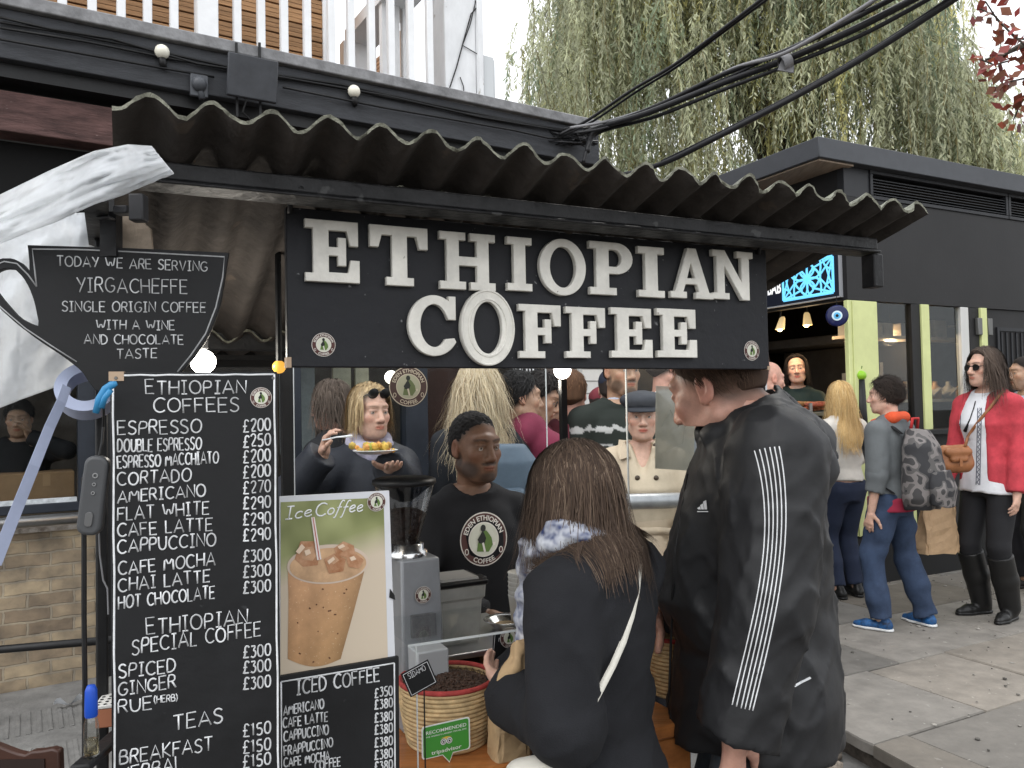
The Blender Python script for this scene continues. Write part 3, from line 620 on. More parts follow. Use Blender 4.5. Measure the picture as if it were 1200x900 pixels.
# ================================================================== TREES
def ribbons(name, paths, wid, mats, parent, cols, taper=.3, up=None):
    """many thin strips; paths (n,k,3), wid (n,), cols (n,3)"""
    n, k, _ = paths.shape
    t = np.gradient(paths, axis=1); t /= np.linalg.norm(t, axis=2, keepdims=True)+1e-9
    if up is None: up = np.random.RandomState(1).normal(size=(n,1,3))
    s = np.cross(t, up); s /= np.linalg.norm(s, axis=2, keepdims=True)+1e-9
    f = np.linspace(1, taper, k)[None,:,None]*wid[:,None,None]*.5
    V = np.stack([paths-s*f, paths+s*f], axis=2).reshape(-1,3)
    b = (np.arange(n)[:,None]*k+np.arange(k-1)[None,:])*2
    Fc = np.stack([b,b+1,b+3,b+2], axis=-1).reshape(-1,4)
    return link(name, V, Fc, mats, parent, True, attr=np.repeat(cols, k*2, axis=0))
def leaf_cloud(name, pos, dirs, ln, wd, mats, parent, cols, seed=1):
    """diamond leaves: pos (n,3), dirs (n,3)"""
    rs = np.random.RandomState(seed); n = len(pos)
    d = dirs/(np.linalg.norm(dirs,axis=1,keepdims=True)+1e-9); s = np.cross(d, rs.normal(size=(n,3))); s /= np.linalg.norm(s,axis=1,keepdims=True)+1e-9
    l = ln[:,None]; w_ = wd[:,None]
    V = np.stack([pos, pos+d*l*.45+s*w_, pos+d*l, pos+d*l*.45-s*w_], axis=1).reshape(-1,3)
    Fc = np.arange(n*4).reshape(n,4)
    return link(name, V, Fc, mats, parent, False, attr=np.repeat(cols,4,axis=0))
def leaf_mat(name, col, tr=.35):
    if name in MATS: return MATS[name]
    m = bpy.data.materials.new(name); m.use_nodes = True; MATS[name] = m
    n, L = m.node_tree.nodes, m.node_tree.links; b = n['Principled BSDF']; out = n['Material Output']
    a = n.new('ShaderNodeVertexColor'); a.layer_name='tint'; x = n.new('ShaderNodeMixRGB'); x.blend_type='MULTIPLY'; x.inputs[0].default_value=1; x.inputs[1].default_value=(*col,1)
    L.new(a.outputs[0], x.inputs[2]); L.new(x.outputs[0], b.inputs[0]); b.inputs['Roughness'].default_value=.55
    tl = n.new('ShaderNodeBsdfTranslucent'); L.new(x.outputs[0], tl.inputs[0]); mx = n.new('ShaderNodeMixShader'); mx.inputs[0].default_value=tr
    L.new(b.outputs[0], mx.inputs[1]); L.new(tl.outputs[0], mx.inputs[2]); L.new(mx.outputs[0], out.inputs[0])
    return m
BARK = mat('bark', (.055,.045,.035), .9, noise=.4, nscale=10, bump=1, bscale=20, stretch=(1,1,.3))
def willow():
    D = 15.0; base = P(930,470,D+1); base.z = 0
    T = thing('willow_tree', 'tall weeping willow with long pale green curtains of leaves behind the kiosk', 'tree', base)
    rs = np.random.RandomState(5); rr = random.Random(5)
    trunk = MB(); top = P(905,60,D+1)
    trunk.tube([base, base+Vector((.1,0,2.5)), base+(top-base)*.55, top], [.5,.42,.3,.16], 12)
    limbs = []
    tips = [(690,-60,D),(760,-110,D+1),(840,-90,D-1),(900,-140,D),(1000,-60,D+1),(1060,20,D),(1120,140,D-.5),(960,20,D-1.5),(800,40,D-1.5),(720,40,D-.8),(1050,-10,D+1),(880,60,D-2)]
    for (x,y,d) in tips:
        st = base+(top-base)*rr.uniform(.35,.9); e = P(x,y,d); mid = (st+e)/2+Vector((rr.uniform(-.3,.3),0,rr.uniform(.2,.9)))
        limbs.append((st,mid,e)); trunk.tube([st,(st+mid)/2+Vector((0,0,.2)),mid,(mid+e)/2+Vector((0,0,.1)),e],[.17,.13,.1,.07,.035],8)
    trunk.build('trunk', [BARK], T, smooth=True)
    # curtains: clumps of hanging shoots
    clumps = []
    lim = lambda x: np.interp(x, [632,655,690,760,900,1040,1085,1115,1150,1190],[110,0,-160,-230,-260,-200,-20,60,135,190])
    for i in range(640):
        x = rr.uniform(634,1182); y0 = lim(x); low = np.interp(x,[610,700,800,1000,1200],[235,250,240,230,240])
        y = y0 + abs(rr.gauss(0,.42))*(low-y0)
        d = D + rr.uniform(-2.6,2.2)
        L = rr.uniform(1.0,3.2); br = rr.uniform(.6,1.25); yel = rr.random()
        clumps.append((x,min(y,200),d,L,br,yel,rr.randint(7,15)))
    pos=[];dr=[];ln=[];wd=[];co=[]; stems=MB()
    for (x,y,d,L,br,yel,n) in clumps:
        c = P(x,y,d); lean = Vector((rr.uniform(-.12,.12),rr.uniform(-.1,.1),0))
        for k in range(n):
            o = c+Vector((rr.gauss(0,.28),rr.gauss(0,.3),rr.gauss(0,.25))); l = L*rr.uniform(.6,1.1); out = Vector((rr.uniform(-.3,.3),rr.uniform(-.3,.3),0))
            nn = int(l*34); u = np.linspace(0,1,nn)
            px = o.x+out.x*np.sqrt(u)+lean.x*u*l+.03*np.sin(u*9+rr.random()*6); py = o.y+out.y*np.sqrt(u)+lean.y*u*l; pz = o.z+.12*u*(1-u)*4-l*u**1.15
            pos.append(np.stack([px,py,pz],1)); q = rs.normal(scale=.45,size=(nn,3)); q[:,2] = -1+rs.normal(scale=.3,size=nn); dr.append(q)
            ln.append(rs.uniform(.09,.17,nn)); wd.append(rs.uniform(.009,.018,nn))
            b = br*rs.uniform(.7,1.3,nn)[:,None]; base_c = np.array([1.0,1.0,1.0]) if yel < .7 else np.array([1.2,1.1,.75]) if yel < .85 else np.array([.62,.72,.72])
            co.append(base_c*b)
            if k % 3 == 0: stems.tube([(px[j],py[j],pz[j]) for j in range(0,nn,max(1,nn//5))], .006, 3, caps=False)
    leaf_cloud('crown', np.concatenate(pos), np.concatenate(dr), np.concatenate(ln), np.concatenate(wd), [leaf_mat('willow_leaf',(.5,.515,.35),.58)], T, np.concatenate(co))
    stems.build('shoots', [mat('willow_shoot',(.17,.14,.06),.8)], T)
willow()
def red_tree():
    D = 6.5; base = P(1420,700,D); base.z = 0
    T = thing('copper_tree', 'tree with sparse copper red leaves on thin bare twigs reaching in from the right edge', 'tree', base)
    rr = random.Random(9); m = MB(); fork = base+Vector((0,0,4.6)); m.tube([base,base+Vector((-.1,0,2.5)),fork],[.16,.12,.07],10)
    tw = [[(1330,120),(1240,65),(1200,52),(1170,25),(1155,2)],[(1330,130),(1230,75),(1195,68),(1165,76),(1150,70)],[(1330,140),(1240,110),(1200,92),(1178,97),(1165,104)],[(1320,60),(1230,20),(1190,-8)],[(1330,150),(1230,115),(1200,112),(1190,135),(1188,140)],[(1200,52),(1172,66),(1155,70)],[(1340,100),(1230,48),(1190,45),(1165,18),(1148,10)]]
    pos=[];dr=[];ln=[];wd=[];co=[]
    for q in tw:
        pts = [fork]+[P(x,y,D+rr.uniform(-.3,.3)) for x,y in q] if q[0][0] > 1300 else [P(x,y,D) for x,y in q]
        m.tube(pts, [.03]+[.012-.0016*i for i in range(len(pts)-1)], 6)
        for a,b in zip(pts[-4:],pts[-3:]):
            for k in range(9):
                p = a+(b-a)*rr.random()+Vector((rr.gauss(0,.05),rr.gauss(0,.08),rr.gauss(0,.05))); pos.append(p); dr.append((rr.gauss(0,1),rr.gauss(0,1),rr.gauss(-.4,1)))
                ln.append(rr.uniform(.07,.13)); wd.append(rr.uniform(.025,.045)); c=rr.uniform(.5,1.4); co.append((c*rr.uniform(.8,1.3),c*rr.uniform(.6,1.3),c))
    m.build('trunk',[BARK],T,smooth=True)
    leaf_cloud('leaves', np.array([tuple(p) for p in pos]), np.array(dr), np.array(ln), np.array(wd), [leaf_mat('copper_leaf',(.2,.06,.035),.35)], T, np.array(co))
red_tree()
# ================================================================== KEBAB KIOSK
def kiosk():
    C = PZ(1004,689,PAVZ); C.z = 0
    RF = Plane(C, KA)                           # right face, along ka, faces the camera
    LF = Plane(C, KA+90); LF.n = -ka.copy(); LF.u = kb.copy()     # left face, runs away from the corner along kb
    K = thing('kebab_kiosk', 'black kiosk with pale green posts, louvred vents and an overhanging flat roof', 'kiosk', C)
    blk = mat('kiosk_black', (.0125,.012,.0125), .55, noise=.18, nscale=2.5, bump=.05, bscale=50, speck=(45,.74,(.05,.05,.05)))
    trim = mat('kiosk_trim', (.018,.019,.022), .5, noise=.1)
    yel = mat('pale_green_paint', (.58,.62,.29), .5, noise=.07, nscale=5, bump=.08, bscale=30, speck=(30,.75,(.42,.46,.22)))
    def rs(px): return RF.st(px, 450)[0]
    zF0 = RF.st(1010,352)[1]; zR = RF.st(1010,198)[1]; zL1 = RF.st(1040,207)[1]; zL0 = RF.st(1040,232)[1]
    Lr, Ll = 5.5, 3.2
    m = MB(); bxp(m, RF, 0, PAVZ-.05, Lr, PAVZ+.36, -.06, -.01); m.obox(C+Vector((0,0,PAVZ-.05))+ka*.01, kb*Ll, ka*.05, Vector((0,0,.41))); m.build('plinth', [mat('plinth_black',(.009,.009,.009),.7)], K)
    # fascia above the windows, both faces
    m = MB(); bxp(m, RF, .0, zF0, Lr, zL0-.03, -.06, 0); m.build('fascia', [blk], K)
    m = MB(); bxp(m, LF, .061, zF0, Ll, zR-.01, -.06, 0); m.build('side_fascia', [blk], K)
    m = MB(); bxp(m, RF, 0, zL1+.03, Lr, zR, -.06, 0); bxp(m, RF, 0, zL0-.028, rs(1026), zL1+.028, -.06, 0); m.build('upper_panel', [trim], K)
    # louvres, two long units
    for a, b in ((rs(1026)+.003, rs(1188)), (rs(1188)+.01, rs(1188)+1.9)):
        f = MB(); 
        for q in ((a,zL0-.028,b,zL0),(a,zL1,b,zL1+.028),(a,zL0+.001,a+.03,zL1-.001),(b-.03,zL0+.001,b,zL1-.001)): bxp(f, RF, *q, -.05, .012)
        fr = f.build('louvre', [trim], K, bevel=.003)
        for i in range(7):
            t = zL0+.014+(zL1-zL0-.02)*i/6.6; s = MB(); s.obox(RF.at(a+.03,t,-.045), RF.u*(b-a-.06), Vector((0,0,-.024))+RF.n*.05, Vector((0,0,.005))); s.build('blade', [trim], fr)
        s = MB(); bxp(s, RF, a, zL0-.02, b, zL1+.02, -.09, -.07); s.build('backing', [mat('plinth_black',(.009,.009,.009),.7)], fr)
    # roof slab with the overhang to the left
    zt = RF.st(962,168)[1]; rt = Vector((0,0,.15))
    o = PZ(962,191,zR+.0) if False else C+RF.n*.08-ka*.34; o.z = zR+.002
    m = MB(); m.obox(o, ka*(Lr+.6), kb*(Ll+1), rt); m.build('roof', [mat('roof_edge', (.05,.054,.062), .45, noise=.1)], K, bevel=.006)
    m = MB(); m.obox(o+ka*.03+kb*.03-Vector((0,0,.014)), ka*.36, kb*(Ll+.8), Vector((0,0,.012))); m.build('soffit', [mat('soffit_wood', (.32,.25,.19), .6, noise=.2, nscale=6, stretch=(8,1,1))], K)
    # posts and glazing of the right face
    zb = PAVZ+.37
    def post(a, b, d0, d1, mt, z0=zb, z1=None, nm='post'):
        m = MB(); bxp(m, RF, a, z0, b, z1 or zF0-.002, d0, d1); return m.build(nm, [mt], K, bevel=.004)
    m = MB(); m.obox(C+Vector((0,0,zb))+ka*.0, ka*(rs(1031)), kb*.04, Vector((0,0,zF0-zb-.002))); m.build('corner_post', [yel], K, bevel=.006)
    m = MB(); bxp(m, RF, .04, zb, .055, zF0-.01, .002, .008); m.build('post_groove', [yel], K)
    post(rs(1071), rs(1081), -.06, .0, blk); post(rs(1081)+.002, rs(1090), -.05, .015, yel); post(rs(1129), rs(1138), -.05, .0, mat('white_frame', (.55,.55,.53), .5)); post(rs(1139), rs(1150), -.06, 0, blk)
    post(rs(1150)+.002, rs(1157), -.05, .02, yel, z0=1.2)
    zw = RF.st(1080,505)[1]
    m = MB(); bxp(m, RF, rs(1031)+.003, zb, rs(1071)-.003, zw-.03, -.05, -.01); m.build('lower_panel', [yel], K)
    m = MB(); bxp(m, RF, rs(1090)+.003, zb, rs(1129)-.003, zw-.03, -.05, -.01); m.build('lower_panel', [blk], K)
    m = MB(); bxp(m, RF, rs(1031)+.003, zw-.028, rs(1128), zw+.012, -.1, .1); m.build('counter_shelf', [BLACKGLOSS], K, bevel=.004)
    m = MB(); bxp(m, RF, rs(1031)+.003, zw+.014, rs(1071)-.003, zF0-.004, -.03, -.025); m.build('pane', [GLASSDARK], K)
    m = MB(); bxp(m, RF, rs(1090)+.003, zw+.014, rs(1129)-.003, zF0-.004, -.03, -.025); m.build('pane', [GLASSDARK], K)
    m = MB(); bxp(m, RF, rs(1157)+.003, PAVZ+.05, Lr-.05, zF0-.003, -.07, -.02); m.build('side_door', [blk], K)
    m = MB()
    for q in ((rs(1172),1.3,rs(1172)+.03,2.1),(rs(1172)+.031,2.07,rs(1172)+.9,2.1)): bxp(m, RF, *q, -.019, -.005)
    for i in range(7): bxp(m, RF, rs(1172)+.06+i*.07, 1.3, rs(1172)+.075+i*.07, 2.06, -.019, -.01)
    m.build('shutter', [trim], K)
    z = RF.st(1150,383)[1]
    for a, b in ((rs(1145), rs(1150)), (rs(1157)+.002, rs(1162))):
        m = MB(); bxp(m, RF, a, z-.07, b, z+.07, .001, .03); m.build('hinge', [mat('dull_metal', (.16,.16,.155), .45, metal=.7)], K, bevel=.004)
    m = MB(); q = RF.st(1187,612); bxp(m, RF, q[0]-.1, q[1]-.1, q[0]+.06, q[1]+.05, -.015, .004); m.build('notice', [mat('grey_card', (.3,.31,.31), .8)], K)
    # interior: back wall, oven, hood, shelves, warm lamps
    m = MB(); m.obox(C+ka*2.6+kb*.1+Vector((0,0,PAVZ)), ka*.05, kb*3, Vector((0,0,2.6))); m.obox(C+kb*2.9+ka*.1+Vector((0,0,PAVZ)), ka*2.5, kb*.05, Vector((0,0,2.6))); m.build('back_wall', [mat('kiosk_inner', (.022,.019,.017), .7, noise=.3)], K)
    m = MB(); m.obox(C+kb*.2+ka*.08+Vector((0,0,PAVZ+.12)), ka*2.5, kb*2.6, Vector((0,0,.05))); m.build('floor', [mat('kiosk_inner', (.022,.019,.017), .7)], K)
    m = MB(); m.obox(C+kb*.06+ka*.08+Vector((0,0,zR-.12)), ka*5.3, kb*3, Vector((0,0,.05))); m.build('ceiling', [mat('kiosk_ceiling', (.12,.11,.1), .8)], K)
    st = mat('steel_dark', (.2,.19,.18), .35, metal=.8, noise=.2)
    ov = thing('oven', 'dark steel cabinet oven with a handle and a vent hood behind the kebab vendor', 'oven', C+ka*1.5+kb*1.3+Vector((0,0,PAVZ+.17)))
    oc = C+ka*1.45+kb*.55
    m = MB(); m.obox(oc+Vector((0,0,PAVZ+.17)), ka*.7, kb*1.5, Vector((0,0,1.72))); m.build('cabinet', [mat('oven_dark', (.05,.047,.045), .4, metal=.6, noise=.2)], ov, bevel=.01)
    m = MB(); m.obox(oc+Vector((0,0,2.03))-ka*.35, ka*1.0, kb*1.7, Vector((0,0,.09))); m.build('hood', [st], ov, bevel=.01)
    m = MB(); m.bar(oc-ka*.03+kb*.3+Vector((0,0,.9)), oc-ka*.03+kb*.3+Vector((0,0,1.85)), .03,.03, up=(1,0,0)); m.build('handle', [st], ov)
    m = MB(); m.obox(oc-ka*.012+kb*.5+Vector((0,0,1.35)), ka*.008, kb*.25, Vector((0,0,.42))); m.build('paper_list', [mat('grey_card', (.3,.31,.31), .8)], ov)
    for i, (px,py,d,lab) in enumerate(((915,375,6.6,'warm spot lamp left of the evil eye charm under the kiosk ceiling'),(946,370,6.5,'warm glowing spot lamp nearest the evil eye charm in the kiosk'))):
        p = P(px,py+6,d); t = thing('spot_lamp', lab, 'lamp', p)
        m = MB(); m.lathe(p, [(.014,.07),(.024,.055),(.038,-.035)], 14, ax=((1,0,0),(0,1,0),(.25-.3*i,0,1))); m.build('shade', [mat('cream_shade', (.5,.42,.27), .5, emit=(1,.7,.3), es=.25)], t, smooth=True)
        m = MB(); m.sphere(p-Vector((.008,0,.03)), .024, 12); m.build('bulb', [mat('warm_glow', (1,.8,.3), .5, emit=(1,.72,.25), es=7)], t, smooth=True)
        m = MB(); m.tube([p+Vector((0,0,.065)), Vector((p.x+.02,p.y,zR-.12))], .008, 6); m.build('stem', [BLACKGLOSS], t)
        l = bpy.data.lights.new('spot_lamp_light','POINT'); l.energy = 2; l.color=(1,.72,.42); l.shadow_soft_size=.05; lo = bpy.data.objects.new('spot_lamp_light', l); COL.objects.link(lo); lo.location = p-Vector((0,0,.14))
    # rear shelves with bottles and trays seen through the right-hand panes
    wood = mat('shelf_pale', (.4,.33,.25), .6, noise=.2)
    sh = thing('kiosk_shelves', 'pale shelves with trays and jars behind the narrow kiosk windows', 'shelves', C+ka*1.0+kb*1.0+Vector((0,0,1.2)))
    for i, (py) in enumerate((392,472,452-12)):
        if i == 2: continue
        a = RF.st(1052,py)[1]; m = MB(); m.obox(C+ka*.4+kb*.28+Vector((0,0,a+.0)), ka*1.75, kb*.22, Vector((0,0,.025))); m.build('shelf', [wood], sh)
        rr = random.Random(i)
        for k in range(8):
            q = C+ka*(.5+k*.2)+kb*rr.uniform(.34,.42)+Vector((0,0,a+.026)); m = MB()
            if i == 0: m.obox(q, ka*rr.uniform(.1,.17), kb*.12, Vector((0,0,rr.uniform(.08,.16)))); m.build('box', [wood if k%3 else mat('shelf_tin', (.25,.24,.22), .4)], sh, bevel=.004)
            else: m.lathe(q, [(.001,0),(.05,0),(.05,.09),(.02,.12),(.02,.15)], 12); m.build('jar', [mat('jar_brown', (.3,.17,.07), .4) if k%2 else mat('shelf_tin', (.25,.24,.22), .4)], sh, smooth=True)
    for k in range(6):
        q = C+ka*(.5+k*.22)+kb*.3+Vector((0,0,RF.st(1052,472)[1]+.05)); m = MB(); m.obox(q, ka*.1+Vector((0,0,.06)), kb*.25, Vector((0,0,.012))); m.build('tray', [mat('shelf_tin', (.25,.24,.22), .4)], sh)
    p = RF.hit(1106,378)-RF.n*.5; t = thing('filament_bulb', 'bare amber bulb glowing behind the right-hand kiosk window', 'bulb', p); m = MB(); m.sphere(p, .03, 12, sc=(1,1,1.4)); m.build('globe', [mat('amber_glow', (.9,.5,.1), .5, emit=(1,.5,.12), es=1.6)], t, smooth=True)
    m = MB(); m.tube([p+Vector((0,0,.04)), Vector((p.x,p.y,zR-.12))], .004, 6); m.build('flex', [BLACKGLOSS], t)
    l = bpy.data.lights.new('filament_light','POINT'); l.energy = 22; l.color=(1,.7,.4); l.shadow_soft_size=.05; lo = bpy.data.objects.new('filament_light', l); COL.objects.link(lo); lo.location = p-Vector((0,0,.1))
    # serving counter on the left face with the food rack
    m = MB(); m.obox(C+kb*.18+ka*.02-ka*.3+Vector((0,0,1.08)), ka*.75, kb*2.2, Vector((0,0,.05))); m.build('serving_counter', [BLACKGLOSS], K, bevel=.006)
    m = MB(); m.obox(C+kb*.18+ka*.02+Vector((0,0,PAVZ+.37)), ka*.04, kb*2.2, Vector((0,0,.7))); m.build('counter_front', [blk], K)
    fc = C+kb*.62+ka*.05; fc.z = 1.131
    rk = thing('food_rack', 'grey metal two-tier rack of grilled kebab skewers on the kiosk counter', 'rack', fc)
    gm = mat('rack_metal', (.3,.3,.29), .4, metal=.8)
    for z in (.08,.26):
        m = MB(); m.obox(fc+Vector((0,0,z))-kb*.36-ka*.18, ka*.36, kb*.78, Vector((0,0,.03)))
        m.build('tray', [gm], rk, bevel=.004)
        m = MB(); rr = random.Random(int(z*100))
        for k in range(26):
            q = fc+Vector((0,0,z+.05+rr.uniform(0,.05)))+kb*(-.33+.72*k/26)+ka*rr.uniform(-.05,.05); a = ka*.14+kb*rr.uniform(-.05,.05)
            m.tube([q-a, q, q+a], [.014,.024,.014], 7, 0, col=(rr.uniform(.6,1.5),rr.uniform(.6,1.3),1))
        m.build('skewers', [mat('grilled_meat', (.24,.1,.035), .5, noise=.5, nscale=40, tint=True, bump=.5, bscale=80)], rk, smooth=True, tint=True)
    m = MB()
    for a, b in ((-.36,-.18),(.42,-.18),(-.36,.18),(.42,.18)): q = fc+kb*a+ka*b; m.bar(q, q+Vector((0,0,.36)), .022,.022, up=(1,0,0))
    m.build('upright', [gm], rk)
    m = MB(); q = LF.hit(995,440)+ka*.12; m.sphere(q, .045, 14, sc=(1,1,.85)); t = thing('pepper_on_stand','small bright green fruit beside the pale green corner post','fruit',Vector((q.x,q.y,1.131))); t.name='green_pepper'; m.build('pepper_body', [mat('lime_green', (.25,.5,.03), .35)], t, smooth=True)  # a green pepper on a stand, gives no light
    m = MB(); m.tube([q+Vector((0,0,.035)), q+Vector((.012,0,.07))], .007, 6); m.build('stalk', [mat('stalk_green',(.1,.2,.03),.6)], t); m = MB(); m.tube([Vector((q.x,q.y,1.131)), q-Vector((0,0,.03))], [.05,.03], 10); m.build('stand', [BLACKGLOSS], t, smooth=True)
    # shop sign on the left face: BAB and a pale blue lattice
    z0 = LF.st(978,348)[1]; z1 = z0+.56
    x0 = LF.st(980,330)[0]
    sg = thing('kebab_sign', 'dark navy shop sign ending in BAB beside a pale blue star lattice panel', 'sign', LF.at(.6,z0,.01))
    m = MB(); bxp(m, LF, x0-.05, z0, Ll-.1, z1, .001, .03); m.build('panel', [mat('navy_sign', (.01,.013,.025), .4)], sg, bevel=.003)
    m = MB()
    for q in ((x0-.06,z0-.012,Ll-.1,z0-.002),(x0-.06,z1+.002,Ll-.1,z1+.012),(x0-.06,z0-.001,x0-.051,z1+.001)): bxp(m, LF, *q, .001, .033)
    m.build('edge_trim', [mat('sign_trim', (.3,.31,.33), .4)], sg)
    lat = mat('lattice_blue', (.13,.47,.75), .5, emit=(.13,.5,.85), es=.55)
    x0, x1 = LF.st(980,330)[0], LF.st(921,330)[0]; y0 = LF.st(978,343)[1]; hh = LF.st(978,301)[1]-y0; m = MB(); cx, cy = (x0+x1)/2, y0+hh/2
    def lp(a,b): return LF.at(a, b, .034)
    def seg(pts, r=.012): m.tube([lp(*p) for p in pts], r, 6, flat=(LF.n,.25))
    seg([(x0,y0),(x1,y0)]); seg([(x0,y0+hh),(x1,y0+hh)]); seg([(x0,y0),(x0,y0+hh)]); seg([(x1,y0),(x1,y0+hh)])
    for k in range(8):
        a = math.pi*k/4; L = hh/2 if k%2==0 else hh/2*1.414
        ex, ey = cx+L*math.cos(a)*.98, cy+L*math.sin(a)*.98
        for sg_ in (1,-1):
            q = []
            for i in range(9):
                u = i/8; b = .07*math.sin(math.pi*u)*sg_; q.append((cx+(ex-cx)*u-b*math.sin(a), cy+(ey-cy)*u+b*math.cos(a)))
            seg(q, .009)
    for (a,b) in ((x0,y0),(x1,y0),(x0,y0+hh),(x1,y0+hh)):
        sx, sy = (1 if a==x0 else -1), (1 if b==y0 else -1)
        for (du,dv) in ((.2,.06),(.06,.2),(.12,.12)): seg([(a,b),(a+sx*du,b+sy*dv)], .008)
        seg([(a+sx*.09*math.cos(t*math.pi/12), b+sy*.09*math.sin(t*math.pi/12)) for t in range(7)], .008)
    m.build('lattice', [lat], sg)
    V, Fc = font_verts('BAB', .135, .004); W = max(v[0] for v in V)
    m = MB(); xl = LF.st(919,345)[0]
    m.add([LF.at(xl+(W-v[0])*.62, LF.st(905,345.5)[1]+v[1]*1.0, .033) for v in V], Fc); m.build('lettering', [mat('sign_white', (.8,.8,.8), .5, emit=(1,1,1), es=.25)], sg)
    # evil-eye charm hanging below the fascia
    p = P(981,370,C.y-.12); t = thing('evil_eye_charm', 'round blue glass evil eye charm hanging under the kiosk fascia', 'charm', p); n = (CAMP-p).normalized(); n.z = 0; n.normalize(); x = Vector((-n.y,n.x,0))
    for i, (r, c, nm) in enumerate(((.078,(.012,.016,.07),'disc'),(.036,(.6,.75,.85),'white_ring'),(.024,(.1,.45,.75),'iris'),(.011,(.005,.005,.01),'pupil'))):
        m = MB(); o = p+n*(.006+.003*i) if i else p; m.lathe(o, [(.0001,.0075),(r*.8,.0065),(r,.002),(r,-.004),(.0001,-.006)] if i==0 else [(.0001,.003),(r,.002),(r,-.002)], 28, ax=(x,Vector((0,0,1)),n)); m.build(nm, [mat('eye_%s' % nm, c, .15)], t, smooth=(i==0))
    m = MB(); m.tube([p+Vector((0,0,.075)), Vector((p.x,p.y,zF0+.01))], .003, 5); m.build('cord', [BLACKGLOSS], t)
    return C, RF, LF
KC, RF, LF = kiosk()
# ================================================================== COFFEE STALL
SP = Plane(P(337,430,1.3), 25.9)            # face of the hanging shop sign = front line of the stall
def sst(px, py): return SP.st(px, py)
BOARD = mat('chalkboard', (.0085,.0088,.0098), .6, noise=.35, nscale=7, bump=.06, bscale=60, speck=(38,.73,(.035,.036,.038)), rvar=.12)
CHALK = mat('chalk_white', (.66,.67,.68), .85, noise=.18, nscale=60, tint=True)
STALLBLACK = mat('stall_black', (.01,.01,.011), .55, noise=.35, nscale=10, bump=.25, bscale=45)
def roof():
    T = thing('corrugated_roof', 'dark corrugated cement roof sheet over the coffee stall with mossy edges', 'roof', SP.at(.4,.3,.1))
    SF = SP.off(.2); z0 = SF.st(175,108)[1]-.0; sl = R(16)
    sL = SF.st(131,140)[0]; sR = SF.st(1088,250)[0]; c0 = SF.st(175,108)[0]; pitch = (SF.st(1077,236)[0]-c0)/19
    A = .0125; th = .0055; zc = z0-A
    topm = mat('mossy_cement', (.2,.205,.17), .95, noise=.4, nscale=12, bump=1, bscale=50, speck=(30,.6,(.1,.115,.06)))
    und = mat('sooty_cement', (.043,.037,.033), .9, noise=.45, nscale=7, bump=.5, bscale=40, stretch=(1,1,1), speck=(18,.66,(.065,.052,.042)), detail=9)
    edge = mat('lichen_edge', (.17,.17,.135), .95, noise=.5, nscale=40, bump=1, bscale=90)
    def sheet(nm, d0, d1, zoff, sl, sL, sR, ph=0):
        N = int((sR-sL)/pitch*14); S = np.linspace(sL, sR, N+1); D = np.linspace(d0, d1, 9)
        rs = np.random.RandomState(2); wob = .0022*np.sin(S*9)+.0012*np.sin(S*41)
        V = []; 
        for layer in (1, 0):
            for d in D:
                for i, s in enumerate(S):
                    rag = (.004*math.sin(s*57)+.003*math.sin(s*131+1)+rs.normal()*.0012) if d == d0 else 0
                    z = zc + zoff - math.tan(sl)*(d-d0) + A*math.cos(2*math.pi*(s-c0)/pitch+ph) + (th/2 if layer else -th/2) + wob[i] + (rs.normal()*.0004)
                    p = SF.at(s, 0, -d+rag); V.append((p.x,p.y,SF.o.z+z))
        n = N+1; k = len(D); F_=[]; M_=[]
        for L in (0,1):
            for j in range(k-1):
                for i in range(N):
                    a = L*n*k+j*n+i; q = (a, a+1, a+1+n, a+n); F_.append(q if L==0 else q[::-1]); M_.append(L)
        o2 = n*k
        for i in range(N): F_.append((i, i+o2, i+1+o2, i+1)); M_.append(2)
        for i in range(N): a = (k-1)*n+i; F_.append((a, a+1, a+1+o2, a+o2)); M_.append(2)
        for j in range(k-1): a = j*n; F_.append((a, a+n, a+n+o2, a+o2)); M_.append(2); a = j*n+N; F_.append((a, a+o2, a+n+o2, a+n)); M_.append(2)
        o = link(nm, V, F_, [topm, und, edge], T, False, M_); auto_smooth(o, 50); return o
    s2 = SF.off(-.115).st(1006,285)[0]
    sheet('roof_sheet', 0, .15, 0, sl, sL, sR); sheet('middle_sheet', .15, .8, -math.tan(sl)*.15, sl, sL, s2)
    # second, lower sheet behind it
    zoff = -math.tan(sl)*.8-.004
    sheet('rear_sheet', .77, 1.35, zoff, R(.5), sL-.1, s2-.12, 1.2)
    return T, zc, sL, sR, SF
RT, zc, rsL, rsR, SF = roof()
